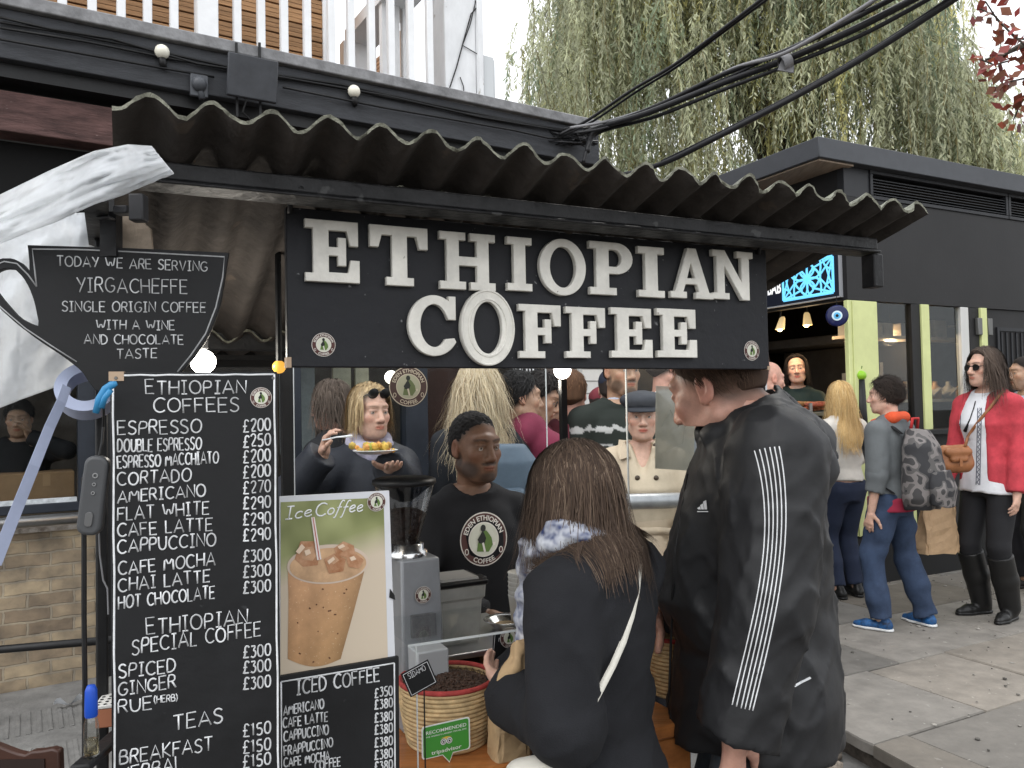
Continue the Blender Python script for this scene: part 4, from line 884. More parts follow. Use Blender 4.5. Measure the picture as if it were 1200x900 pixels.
def stall_frame():
    T = thing('stall_frame', 'black steel and timber frame of the coffee stall with wooden counter and dark front', 'stall', SP.at(.45,-SP.o.z,-.4))
    zb = SP.o.z
    def rel(z): return z-zb
    # front angle beam under the sheet
    b0, b1 = SF.st(196,200)[0], SF.off(-.115).st(1022,285)[0]
    m = MB(); bxp(m, SF, rsL+.03, rel(1.836), b1, rel(1.862), -.135, -.1); bxp(m, SF, rsL+.03, rel(1.828), b1, rel(1.834), -.15, -.09)
    m.build('front_beam', [mat('worn_black_steel', (.018,.018,.019), .5, noise=.6, nscale=14, bump=.5, bscale=40, speck=(22,.66,(.06,.06,.06)))], T, bevel=.003)
    for s in (b1-.02,):
        m = MB(); bxp(m, SF, s, rel(1.752), s+.03, rel(1.826), -.13, -.095); m.build('end_bracket', [STALLBLACK], T, bevel=.003)
    # side and rear beams
    s2_ = b1
    m = MB()
    for s in (sst(115,450)[0],):
        m.bar(SF.at(s,rel(1.81),-.1), SF.at(s,rel(1.66),-1.35), .03,.03, up=(0,0,1))
    e_ = b1-.14; m.bar(SF.at(rsL,rel(1.665),-.83), SF.at(e_,rel(1.665),-.83), .05, .035); m.bar(SF.at(rsL,rel(1.66),-1.33), SF.at(e_,rel(1.66),-1.33), .04,.05); m.bar(SF.at(rsL,rel(1.645),-1.05), SF.at(e_,rel(1.645),-1.05), .012,.012)
    m.build('roof_beam', [STALLBLACK], T)
    # posts
    for px, off, wd in ((119,-.06,.017),):
        s = SP.off(off).st(px,600)[0]; m = MB(); bxp(m, SP, s-wd/2, -zb, s+wd/2, rel(1.84), off-wd, off); m.build('post', [BLACKGLOSS], T, bevel=.003)
    PR = SP.off(-.16); a, b = PR.st(885,470)[0], PR.st(897,470)[0]
    m = MB(); bxp(m, PR, a, -zb, b, rel(1.8), -.03, 0); m.build('post', [BLACKGLOSS], T, bevel=.003)
    m = MB(); bxp(m, PR, b+.001, -zb, b+.007, rel(1.8), -.03, .0); bxp(m, PR, a-.02, rel(1.0), a-.001, rel(1.7), -.02, -.015); m.build('edge_strip', [mat('alu', (.55,.56,.57), .4, metal=.9)], T)
    # rear posts
    RPl = SP.off(-1.42)
    for px in (338,880):
        s = RPl.st(px,500)[0]; m = MB(); bxp(m, RPl, s-.02, -zb, s+.02, rel(1.68), -.04, 0); m.build('post', [BLACKGLOSS], T)
    # counter
    ZC = .785; CP = SP.off(-.14); cl = CP.st(330,880)[0]; cr = CP.st(812,880)[0]
    wood = mat('orange_varnish', (.36,.135,.04), .35, noise=.35, nscale=4, bump=.15, bscale=20, stretch=(.6,6,6), coat=.3)
    m = MB(); bxp(m, CP, cl, rel(ZC-.03), cr, rel(ZC), -.62, 0); m.build('counter_top', [wood], T, bevel=.005)
    m = MB(); bxp(m, CP, cl, rel(ZC-.115), cr, rel(ZC-.031), -.03, -.006); m.build('counter_apron', [wood], T, bevel=.004)
    m = MB(); bxp(m, CP, cl, -zb+.02, cr, rel(ZC-.116), -.05, -.02); bxp(m, CP, cr-.03, -zb+.02, cr, rel(ZC-.116), -.62, -.051); m.build('front_panel', [STALLBLACK], T)
    m = MB(); rr = random.Random(6)
    for k in range(9):
        a = CP.st(780+k*9,890); q = [CP.at(a[0]+rr.uniform(-.02,.03), rel(.64)+rr.uniform(-.05,.02), -.016) for _ in range(4)]; m.tube(q, .0022, 5)
    m.build('paint_scribble', [mat('scribble', (.35,.36,.36), .7)], T)
    # back counter and raised steel shelf
    m = MB(); bxp(m, CP, CP.st(470,700)[0]+.02, rel(.905), CP.st(470,700)[0]+.45, rel(.92), -.62, -.3); m.build('raised_shelf', [mat('steel_shelf', (.45,.45,.46), .3, metal=.9, noise=.1)], T, bevel=.003)
    m = MB(); bxp(m, CP, CP.st(470,700)[0]+.12, rel(.786), CP.st(470,700)[0]+.6, rel(.904), -.61, -.36); m.build('shelf_box', [STALLBLACK], T)
    return T, ZC, CP, RPl
ST, ZC, CP, RPl = stall_frame()
# ---- the hanging sign with its wooden letters
GL = {
'E':(.84,[[(0,0),(.84,0),(.84,.37),(.70,.37),(.66,.16),(.36,.16),(.36,.43),(.5,.43),(.5,.27),(.63,.27),(.63,.73),(.5,.73),(.5,.57),(.36,.57),(.36,.84),(.64,.84),(.69,.6),(.82,.6),(.82,1),(0,1),(0,.86),(.12,.86),(.12,.14),(0,.14)]]),
'F':(.82,[[(0,0),(.5,0),(.5,.13),(.36,.13),(.36,.43),(.5,.43),(.5,.28),(.63,.28),(.63,.73),(.5,.73),(.5,.57),(.36,.57),(.36,.85),(.64,.85),(.69,.6),(.82,.6),(.82,1),(0,1),(0,.87),(.12,.87),(.12,.13),(0,.13)]]),
'T':(.88,[[(.24,0),(.66,0),(.66,.14),(.56,.14),(.56,.84),(.7,.84),(.75,.63),(.88,.63),(.88,1),(0,1),(0,.63),(.13,.63),(.18,.84),(.33,.84),(.33,.14),(.24,.14)]]),
'H':(1.0,[[(0,0),(.46,0),(.46,.14),(.34,.14),(.34,.42),(.66,.42),(.66,.14),(.54,.14),(.54,0),(1,0),(1,.14),(.88,.14),(.88,.86),(1,.86),(1,1),(.54,1),(.54,.86),(.66,.86),(.66,.58),(.34,.58),(.34,.86),(.46,.86),(.46,1),(0,1),(0,.86),(.12,.86),(.12,.14),(0,.14)]]),
'I':(.46,[[(0,0),(.46,0),(.46,.14),(.34,.14),(.34,.86),(.46,.86),(.46,1),(0,1),(0,.86),(.12,.86),(.12,.14),(0,.14)]]),
'N':(.96,[[(0,0),(.4,0),(.4,.13),(.29,.13),(.29,.68),(.72,0),(.9,0),(.9,.87),(1,.87),(1,1),(.6,1),(.6,.87),(.71,.87),(.71,.36),(.3,1),(0,1),(0,.87),(.1,.87),(.1,.13),(0,.13)]]),
'A':(.96,[[(0,0),(.37,0),(.37,.13),(.29,.13),(.345,.28),(.61,.28),(.66,.13),(.58,.13),(.58,0),(1,0),(1,.13),(.9,.13),(.6,1),(.4,1),(.1,.13),(0,.13)],[(.385,.4),(.57,.4),(.478,.72)]]),
}
def arc(cx,cy,rx,ry,a0,a1,n): return [(cx+rx*math.cos(R(a0+(a1-a0)*i/n)), cy+ry*math.sin(R(a0+(a1-a0)*i/n))) for i in range(n+1)]
GL['O'] = (.86,[arc(.43,.5,.43,.5,0,354,58), arc(.43,.5,.24,.36,0,354,58)])
GL['P'] = (.8,[[(0,0),(.5,0),(.5,.14),(.36,.14),(.36,.4)]+arc(.5,.7,.32,.3,-90,90,14)+[(0,1),(0,.86),(.12,.86),(.12,.14),(0,.14)], [(.36,.54)]+arc(.47,.7,.13,.16,-90,90,12)+[(.36,.86)]])
GL['C'] = (.86,[arc(.44,.5,.44,.5,318,52,26)[::1]+[(.71,.98),(.84,.98),(.84,.6),(.7,.6)]+arc(.44,.5,.24,.36,40,322,40)[0:0]+arc(.44,.5,.25,.35,28,320,36)])
# C: outer arc counter-clockwise from upper right round the left to lower right, then back inside
GL['C'] = (.86,[[(.70,.99),(.83,.99),(.83,.6),(.69,.6)]+arc(.45,.5,.24,.35,35,322,36)+[(.80,.3)]+arc(.45,.5,.45,.5,-32,-305,48)])
LETTERS = [('E',358,329,421,261),('T',434,333,501,268),('H',516,338,580,275.5),('I',595,340,623,279),('O',633,345,686,282),('P',692,344.5,741,286),('I',749,347.6,778,290.5),('A',786.5,348.5,835,293),('N',836,350,882,296),
 ('C',479,417,534,347),('O',540.5,428.5,602.5,341),('F',609,419.5,657,358),('F',664,419.3,709,361),('E',717,419,764,362),('E',771,418.7,816,363)]
LOGO_MATS = None
def logo(mb, o, u, v, n, r, base_m=0, mono=False, t=.0004):
    """round emblem: brown ring lettered EDEN ETHIOPIAN / COFFEE round a pale centre with a seated green figure; uses materials base_m.. = white, brown, pale, green, dark"""
    W, B, Pm, G, D = (base_m+i for i in range(5))
    def pt(a, b, k): return o+u*(a*r)+v*(b*r)+n*(t*k)
    def disc(rad, k, m, n_=40): mb.add([pt(rad*math.cos(2*math.pi*i/n_), rad*math.sin(2*math.pi*i/n_), k) for i in range(n_)], [tuple(range(n_))], m)
    disc(1.0, 1, W); disc(.955, 2, B); disc(.64, 3, W); disc(.6, 4, B if mono else Pm); 
    if mono: disc(.57, 4.5, W)
    def poly(q, k, m): mb.add([pt(a,b,k) for a,b in q], [tuple(range(len(q)))], m)
    # seated figure holding a cup
    poly([(-.3,-.42),(.2,-.46),(.38,-.2),(.33,.05),(.2,.24),(.1,.34),(-.02,.3),(-.16,.16),(-.24,-.1)], 5, G)
    poly([(-.16,.16),(-.05,.33),(.02,.24),(.1,.05),(.02,-.16),(-.2,-.12),(-.26,.02)], 6, D)
    mb.add([pt(-.02+.11*math.cos(a*.42), .42+.13*math.sin(a*.42), 5.5) for a in range(15)], [tuple(range(15))], D)
    poly([(-.08,-.12),(.0,-.1),(.08,-.44),(.0,-.46)], 7, W); poly([(.36,-.12),(.5,-.12),(.47,-.24),(.39,-.24)], 6, W)
    def ring_text(s, rad, mid, h, flip):
        V, Fc = font_verts(s, 1.0, .02); x0 = min(a[0] for a in V); x1 = max(a[0] for a in V); sc = h/.73
        out = []
        for x, y, _ in V:
            ang = (x-(x0+x1)/2)*sc*1.02/rad
            if not flip: th = math.pi/2-ang; rr = rad+y*sc-h/2
            else: th = -math.pi/2+ang; rr = rad-y*sc+h/2
            out.append(pt(rr*math.cos(th), rr*math.sin(th), 3.2))
        mb.add(out, Fc, W)
    ring_text('EDEN ETHIOPIAN', .8, 0, .19, False); ring_text('COFFEE', .8, 0, .19, True)
    for sx in (-1,1):
        mb.add([pt(sx*.72+.085*math.cos(a*.45)*1.0, -.42+.12*math.sin(a*.45), 3.1) for a in range(14)], [tuple(range(14))], W)
        mb.add([pt(sx*.72+.055*math.cos(a*.45), -.42+.09*math.sin(a*.45), 3.4) for a in range(14)], [tuple(range(14))], B)
def logo_mats():
    return [mat('emblem_white', (.72,.68,.62), .6), mat('emblem_brown', (.085,.035,.03), .6), mat('emblem_pale', (.62,.62,.52), .6), mat('emblem_green', (.12,.2,.05), .6), mat('emblem_dark', (.02,.022,.018), .6)]
def sign():
    s0, t0 = sst(337,430); s1 = sst(901.5,430)[0]; t1 = sst(610,267)[1]
    T = thing('shop_sign', 'long black hanging sign with raised white letters reading ETHIOPIAN COFFEE', 'sign', SP.at((s0+s1)/2,0,0))
    pnl = mat('sign_board_paint', (.014,.0147,.018), .62, noise=.3, nscale=5, bump=.25, bscale=35, speck=(70,.705,(.16,.16,.165)), stretch=(1,1,1.0), rvar=.1)
    m = MB(); bxp(m, SP, s0, 0, s1, t1, -.018, 0); m.build('board', [pnl], T, bevel=.002)
    m = MB(); bxp(m, SP, s0-.0015, -.0012, s0+.006, .016, -.0195, .0015); bxp(m, SP, s1-.006, -.0012, s1+.0015, .007, -.0195, .0015); m.build('chipped_corner', [mat('bare_wood_chip', (.42,.31,.22), .9)], T)
    paint = mat('letter_paint', (.73,.71,.65), .55, noise=.16, nscale=14, bump=.25, bscale=45, speck=(65,.73,(.24,.22,.19)), rvar=.1)
    for ch, xl, yb, xr, yt in LETTERS:
        a = SP.off(.012).st(xl, yb); b = SP.off(.012).st(xr, yt); W, outs = GL[ch]
        big = ch == 'O' and yb > 420
        if big: outs = [arc(.43,.5,.43,.5,0,354,58), arc(.43,.5,.225,.34,0,354,58)]
        mxx = max(p[0] for o in outs for p in o); sx = (b[0]-a[0])/mxx; sy = b[1]-a[1]
        V, Fc = outline_solid([[(p[0]*sx, p[1]*sy) for p in o] for o in outs], .012, .0016)
        mb = MB(); mb.add([SP.at(a[0]+v[0], a[1]+v[1], .0006+v[2]) for v in V], Fc)
        if big:   # raised double rim
            for rx in (.41,.3):
                q = arc(.43,.5,rx,rx+.075,0,360,48); mb.tube([SP.at(a[0]+p[0]*sx, a[1]+p[1]*sy, .0126) for p in q], .0022, 6, caps=False)
        o = mb.build('letter', [paint], T); auto_smooth(o, 50)
    for (px,py,rpx) in ((379,404,14),(880.5,411,11.6)):
        c = SP.hit(px,py)+SP.n*.0008; m = MB(); logo(m, c, SP.u, SP.v, SP.n, rpx*c.y/F*1.0); m.build('round_sticker', logo_mats(), T)
    for px, py0, py1 in ((339,205,245),(887,262,292)):
        s = sst(px,py1)[0]; m = MB(); q = [SP.at(s,t1-.012,.004), SP.at(s,t1+.004,.009), SP.at(s+.001,t1+.03,.03), SP.at(s,1.822-SP.o.z+.02,.1)]; m.tube(q, .0045, 6); m.build('hanging_hook', [STALLBLACK], T, smooth=True)
sign()
# ---- chalk boards
def board(pl, corners, thick, frame_col=None):
    m = MB(); m.prism([pl.hit(*c) for c in corners], pl.n*-thick); return m
def inset(pl, corners, d):
    q = [pl.st(*c) for c in corners]; cx = sum(a for a,b in q)/len(q); cy = sum(b for a,b in q)/len(q); return q
MP = Plane(P(130,600,1.12), 17.0)
def menu_board():
    T = thing('menu_board', 'tall black chalkboard listing ETHIOPIAN COFFEES with prices under the cup shaped board', 'menu board', MP.hit(228,900))
    a = MP.st(129.5,600)[0]; b = MP.st(326.5,600)[0]; t1 = MP.st(228,436)[1]; t0 = MP.st(228,985)[1]
    m = MB(); bxp(m, MP, a, t0, b, t1, -.014, 0); m.build('board', [BOARD], T, bevel=.0015)
    m = MB(); bxp(m, MP, a-.0015, t1-.012, a+.018, t1+.0012, -.015, .0012); m.build('worn_corner', [mat('bare_wood_chip', (.42,.31,.22), .9)], T)
    m = MB(); ins = .0042
    for (q) in (((a+ins,t1-ins),(b-ins,t1-ins)),((a+ins,t0),(a+ins,t1-ins)),((b-ins,t0),(b-ins,t1-ins))):
        pts = [MP.at(q[0][0]+(q[1][0]-q[0][0])*i/12+.0006*math.sin(i*2.1), q[0][1]+(q[1][1]-q[0][1])*i/12+.0005*math.sin(i*3.7), .0006) for i in range(13)]; m.tube(pts, .0014, 6, flat=(MP.n,.3))
    L = [('ETHIOPIAN',171,462,288,461,16),('COFFEES',180,484,280,482,17),('ESPRESSO',138,510,236,507,16),('DOUBLE ESPRESSO',138,529.7,236,527,14.5),('ESPRESSO MACCHIATO',138,548.7,256,543,14),('CORTADO',138,568.6,224,563.8,15),('AMERICANO',138,589.5,241,581.6,14.5),('FLAT WHITE',138,610,245,602,15),('CAFE LATTE',138,629,249,621,15),('CAPPUCCINO',138,648.8,253,639,15),
     ('CAFE MOCHA',139,673.7,252,662,15),('CHAI LATTE',139,693.5,246,682,15),('HOT CHOCOLATE',139,714,251.6,700.6,14.5),('ETHIOPIAN',172,744,289.6,731,18),('SPECIAL COFFEE',155,767.4,305.5,744.7,17),('SPICED',139.7,795,206,786.7,15),('GINGER',139,816,206,805,15),('RUE',139,835.4,178,830.6,15),('(HERB)',181,824,208,821,8),('TEAS',203.5,856,261,846,17),('BREAKFAST',140.5,895.8,249,878.8,16),('HERBAL',140.5,917,214,901.5,16)]
    for p, y in (('£200',506),('£250',524),('£200',542),('£200',560),('£270',578.5),('£290',597),('£290',616),('£290',634.6),('£300',658.7),('£300',677),('£300',695.5),('£300',771),('£300',789),('£300',808),('£150',863),('£150',882.5),('£150',899.5)):
        L.append((p,285,y,317,y-2-(y-500)*.004,14))
    for tx, x0, y0, x1, y1, h in L:
        p, q = MP.st(x0,y0), MP.st(x1,y1); d = MP.hit(x0,y0).y/F
        scribe(m, tx, lambda s,t: MP.at(s,t,.0006), p, q, h*d, (.98 if h>9 else .7)*d*.98, MP.n, jit=.045, fade=.35)
    m.build('lettering', [CHALK], T, smooth=True, tint=True)
    c = MP.hit(306,466)+MP.n*.0006; m = MB(); logo(m, c, MP.u, MP.v, MP.n, 12*c.y/F); m.build('round_sticker', logo_mats(), T)
    m = MB()
    for (x,y) in ((136,443),(320,443)): m.lathe(MP.hit(x,y)+MP.n*.001, [(.0001,.0012),(.002,.0012),(.0025,0)], 10, ax=(MP.u,MP.v,MP.n))
    m.build('screw', [mat('dull_metal', (.16,.16,.155), .45, metal=.7)], T)
menu_board()
KPl = Plane(P(150,400,1.17), 14.0)
def cup_board():
    o = [(32,287),(150,290.5),(268,296),(265,325),(257,362),(244,395),(226,421),(205,444),(190,458),(112,458),(104,448),(96,435),(75,418.5),(45,399),(20,380),(0,362),(-14,345),(-20,327),(-13,310),(0,302.5),(15,302.5),(27,309),(36,322),(34,305)]
    hole = [(-9,328),(-4,318),(6,314.5),(17,315),(27,325),(34,337),(40,353),(46,382),(38,380),(22,372),(5,353),(-5,340)]
    T = thing('cup_board', 'black cup shaped chalkboard with handle reading TODAY WE ARE SERVING YIRGACHEFFE', 'chalkboard', KPl.hit(150,455))
    def sm(q): 
        return q
    O2 = [KPl.st(*p) for p in o]; H2 = [KPl.st(*p) for p in hole]
    def chaik(q):
        r = []
        for i in range(len(q)):
            a, b = q[i], q[(i+1)%len(q)]; r += [(a[0]*.8+b[0]*.2,a[1]*.8+b[1]*.2),(a[0]*.2+b[0]*.8,a[1]*.2+b[1]*.8)]
        return r
    body = O2[:3]+chaik(O2[3:9])[1:-2]+O2[9:10]+chaik(O2[10:23])[:-2]+O2[23:]
    V, Fc = outline_solid([body, chaik(H2)], .012, .001)
    m = MB(); m.add([KPl.at(v[0],v[1],v[2]-.012) for v in V], Fc); ob = m.build('board', [BOARD], T); auto_smooth(ob, 40)
    m = MB()
    def line(q, wd): m.tube([KPl.hit(*p)+KPl.n*.0005 for p in q], wd, 6, flat=(KPl.n,.3), col=(.5,.5,.5))
    line([(43,336),(41,318),(38,292),(90,292.5),(150,295),(263,301),(261,325),(253,360),(241,391),(224,416),(208,436)], .0011)
    line([(43,336),(33,322),(20,309),(5,306.5),(-8,312)], .001); line([(-8,352),(10,368),(30,385),(60,405),(90,424)], .0009)
    for tx,x0,y0,x1,y1,h in (('TODAY WE ARE SERVING',67,311.6,243,318,12),('YIRGACHEFFE',90,342,219.6,344.5,17),('SINGLE ORIGIN COFFEE',73,365,241,366,12),('WITH A WINE',113,386,204.6,386.5,11),('AND CHOCOLATE',99,403,215,403.5,11),('TASTE',137,420.5,184,419.5,11)):
        p, q = KPl.st(x0,y0), KPl.st(x1,y1); d = KPl.hit(x0,y0).y/F
        scribe(m, tx, lambda s,t: KPl.at(s,t,.0005), p, q, h*d, .78*d, KPl.n, fade=.45)
    m.build('lettering', [CHALK], T, smooth=True, tint=True)
    m = MB(); s = KPl.st(180,440); bxp(m, KPl, s[0]-.012, s[1]-.05, s[0]+.012, s[1]+.06, -.03, -.013); m.build('support_batten', [STALLBLACK], T)
cup_board()
PP = SP.off(-.02)
def poster():
    c = [(328,793),(463,771),(456,575),(328,582)]
    T = thing('ice_coffee_poster', 'printed poster of an iced coffee in a clear cup with a straw, headed Ice Coffee', 'poster', PP.hit(395,785))
    m = MB(); q = [PP.hit(*p) for p in c]; m.prism(q, PP.n*-.006); m.build('backing', [mat('poster_white', (.62,.63,.66), .5, noise=.05)], T)
    # printed picture: soft green and cream background
    mm = bpy.data.materials.new('printed_background'); mm.use_nodes = True; n, L = mm.node_tree.nodes, mm.node_tree.links; b = n['Principled BSDF']; b.inputs['Roughness'].default_value=.4
    uv = n.new('ShaderNodeUVMap'); no = n.new('ShaderNodeTexNoise'); no.inputs['Scale'].default_value=2.6; no.inputs['Detail'].default_value=1.5
    sp = n.new('ShaderNodeSeparateXYZ'); L.new(uv.outputs[0], sp.inputs[0]); L.new(uv.outputs[0], no.inputs[0])
    r1 = n.new('ShaderNodeValToRGB'); e = r1.color_ramp.elements; e[0].position=.33; e[0].color=(.13,.15,.045,1); e[1].position=.66; e[1].color=(.36,.38,.17,1); L.new(no.outputs[0], r1.inputs[0])
    ad = n.new('ShaderNodeMath'); ad.operation='MULTIPLY_ADD'; ad.inputs[1].default_value=-.16; L.new(sp.outputs[0], ad.inputs[0]); L.new(sp.outputs[1], ad.inputs[2])
    r2 = n.new('ShaderNodeValToRGB'); e = r2.color_ramp.elements; e[0].position=.5; e[0].color=(1,1,1,1); e[1].position=.68; e[1].color=(0,0,0,1); L.new(ad.outputs[0], r2.inputs[0])
    mx = n.new('ShaderNodeMixRGB'); mx.inputs[2].default_value=(.56,.47,.36,1); L.new(r2.outputs[0], mx.inputs[0]); L.new(r1.outputs[0], mx.inputs[1]); L.new(mx.outputs[0], b.inputs[0])
    pc = [PP.off(.0007).hit(*p) for p in ((328.5,791),(454.5,770),(449.5,583),(329,588.5))]
    o = link('printed_picture', pc, [(0,1,2,3)], mm, T); uvl = o.data.uv_layers.new(name='UVMap')
    for i, w_ in enumerate(((0,0),(1,0),(1,1),(0,1))): uvl.data[i].uv = w_
    def flat(q, k, nm, mt, par=T): m = MB(); m.add([PP.hit(*p)+PP.n*(.0008+.0004*k) for p in q], [tuple(range(len(q)))]); return m.build(nm, mt, par)
    def ell(cx,cy,rx,ry,n=30,rot=0): return [(cx+rx*math.cos(2*math.pi*i/n)*math.cos(rot)-ry*math.sin(2*math.pi*i/n)*math.sin(rot), cy+rx*math.cos(2*math.pi*i/n)*math.sin(rot)+ry*math.sin(2*math.pi*i/n)*math.cos(rot)) for i in range(n)]
    coff = mat('printed_coffee', (.5,.29,.15), .4, noise=.12, nscale=40, speck=(300,.66,(.66,.47,.3)), tint=True)
    # cup body
    body = [(337,664),(339,700),(336,760),(337,772)]+[(337+62*i/10, 772+9*math.sin(math.pi*i/10)) for i in range(1,10)]+[(399,768),(412,720),(428,664)]
    mbx = MB(); N_ = 12
    for j in range(9):
        v_ = j/8; y_ = 664+108*v_
        for i in range(N_+1):
            u_ = i/N_; xl, xr = np.interp(v_,[0,.35,1],[337,338,337]), np.interp(v_,[0,.5,1],[428,414,399]); sh = .82+.3*math.exp(-((u_-.16)/.12)**2)+.16*math.exp(-((u_-.62)/.2)**2)-.22*max(0,u_-.85)/.15; sh *= 1.08-.2*v_
            mbx.v.append(tuple(PP.hit(xl+(xr-xl)*u_, y_+9*math.sin(math.pi*u_)*v_+4*math.sin(math.pi*u_)*(1-v_))+PP.n*.0012)); mbx.c.append((sh,sh*(.97+.05*u_),sh*(1.02-.1*v_)))
    for j in range(8):
        for i in range(N_): a = j*(N_+1)+i; mbx.f.append((a,a+N_+1,a+N_+2,a+1)); mbx.m.append(0)
    mbx.build('printed_cup', [coff], T, smooth=True, tint=True)
    m = MB(); rr = random.Random(8)
    for x,y in ((362,712),(370,708),(378,712),(384,716),(391,720),(402,695),(405,690),(348,730),(372,740),(350,765),(366,776),(385,770),(395,742),(377,690)):
        m.tube([PP.hit(x,y)+PP.n*.0014, PP.hit(x+rr.uniform(1,4),y+rr.uniform(-1.5,1.5))+PP.n*.0014], .0012, 6, flat=(PP.n,.3))
    m.build('printed_specks', [mat('printed_dark_coffee', (.12,.05,.025), .4)], T)
    flat(ell(384,661,48,23,40,-.08), 2, 'printed_rim', [mat('printed_plastic', (.58,.47,.38), .3)])
    flat(ell(384,662,45,20,40,-.08), 3, 'printed_surface', [mat('printed_milk', (.52,.33,.19), .4, noise=.25, nscale=30)])
    ice = [mat('printed_ice', (.3,.12,.05), .3, noise=.5, nscale=40, col2=(.55,.33,.2)), mat('printed_ice_light', (.5,.3,.18), .3, noise=.3, nscale=50)]
    for k,(q,mi) in enumerate((([(345,655),(352,634),(368,634),(374,648),(372,662),(355,664)],0),([(354,642),(366,640),(371,650),(366,657),(354,655)],1),([(391,642),(402,634),(414,639),(416,649),(404,653),(393,650)],0),([(379,655),(391,648),(405,655),(402,669),(385,672)],0),([(405,652),(416,648),(426,656),(420,666),(408,664)],0),([(384,655),(391,650),(397,656),(390,661)],1),([(395,641),(402,637),(409,642),(402,646)],1))):
        flat(q, 4+k*.5, 'printed_ice_cube', [ice[mi]])
    for q in ([(346,646),(353,637),(357,641),(350,649)],[(395,640),(401,637),(404,640),(397,643)],[(383,657),(390,652),(392,655),(385,661)],[(409,653),(414,651),(417,655),(411,657)],[(356,645),(362,643),(364,648),(358,651)]): flat(q, 7.5, 'printed_glint', [mat('printed_glint',(.72,.56,.42),.3)])
    flat([(364,606),(368,605.5),(376,655),(371,656)], 9, 'printed_straw', [mat('printed_straw_white', (.72,.66,.62), .4)])
    flat([(365.6,606),(366.6,606),(374.2,655),(373,655)], 10, 'printed_stripe', [mat('printed_red', (.45,.12,.1), .4)])
    m = MB()
    STROKES.update({'c':(.42,[[(.42,.42),(.3,.52),(.1,.45),(.02,.24),(.1,.04),(.28,.0),(.44,.1)]]),'e':(.44,[[(.0,.22),(.2,.26),(.4,.36),(.36,.5),(.2,.52),(.05,.38),(.02,.18),(.12,.02),(.28,.0),(.46,.12)]]),'o':(.46,[[(.23,.5),(.06,.42),(.0,.22),(.08,.03),(.25,.0),(.42,.1),(.46,.3),(.38,.46),(.23,.5)]]),'f':(.36,[[(.5,.9),(.42,1),(.3,.95),(.22,.7),(.12,.1),(.02,-.3),(-.1,-.28)],[(.04,.46),(.38,.5)]])})
    for tx,x0,y0,x1,y1,h in (('Ice',334,608.5,364,605,15),('Coffee',369,605,424,599,15)):
        p, q = PP.st(x0,y0), PP.st(x1,y1); d = PP.hit(x0,y0).y/F; scribe(m, tx, lambda s,t: PP.at(s+t*.22-p[1]*.22,t,.0012), p, q, h*d, .85*d, PP.n, gap=.12)
    m.build('lettering', [WHITEPAINT], T, smooth=True)
    c_ = PP.hit(441,588)+PP.n*.0012; m = MB(); logo(m, c_, PP.u, PP.v, PP.n, 11*c_.y/F, mono=False); m.build('round_sticker', logo_mats(), T)
    m = MB(); q = [(457,690),(462,697),(463,703),(456,700)]; m.prism([PP.hit(*p)+PP.n*.002 for p in q], PP.n*-.003); m.build('black_clip', [BLACKGLOSS], T)
poster()
IP = SP.off(-.012)
def iced_board():
    T = thing('iced_coffee_board', 'small black chalkboard headed ICED COFFEE below the printed poster', 'menu board', IP.hit(398,985))
    m = MB(); m.prism([IP.hit(*p) for p in ((327.5,990),(469,990),(467.5,769.5),(327.5,793))], IP.n*-.01); m.build('board', [BOARD], T, bevel=.001)
    m = MB()
    pts = [(329.5,985),(329.5,799),(462,777),(463.5,985)]
    for p, q in zip(pts, pts[1:]): m.tube([IP.hit(p[0]+(q[0]-p[0])*i/8, p[1]+(q[1]-p[1])*i/8)+IP.n*.0005 for i in range(9)], .0013, 6, flat=(IP.n,.3))
    L = [('ICED COFFEE',347.5,814.8,444.8,798,16,1.2),('AMERICANO',332,838.5,379.5,830,11,1),('CAFE LATTE',331.5,853,384,844.7,11,1),('CAPPUCCINO',332.5,869,384.8,860,11,1),('FRAPPUCCINO',333,885.5,390,875,11,1),('CAFE MOCHA',332.5,899,386,890,10,1),('COFFEE',369,903,399,897,10,1)]
    for p, y in (('£350',817.5),('£380',831.5),('£380',847),('£380',861),('£380',876),('£380',890.5),('£380',904)): L.append((p,439,y,460,y-3.4,10.5,1))
    for tx,x0,y0,x1,y1,h,wd in L:
        p, q = IP.st(x0,y0), IP.st(x1,y1); d = IP.hit(x0,y0).y/F; scribe(m, tx, lambda s,t: IP.at(s,t,.0005), p, q, h*d, wd*.9*d, IP.n, jit=.04, fade=.35)
    m.build('lettering', [CHALK], T, smooth=True, tint=True)
iced_board()
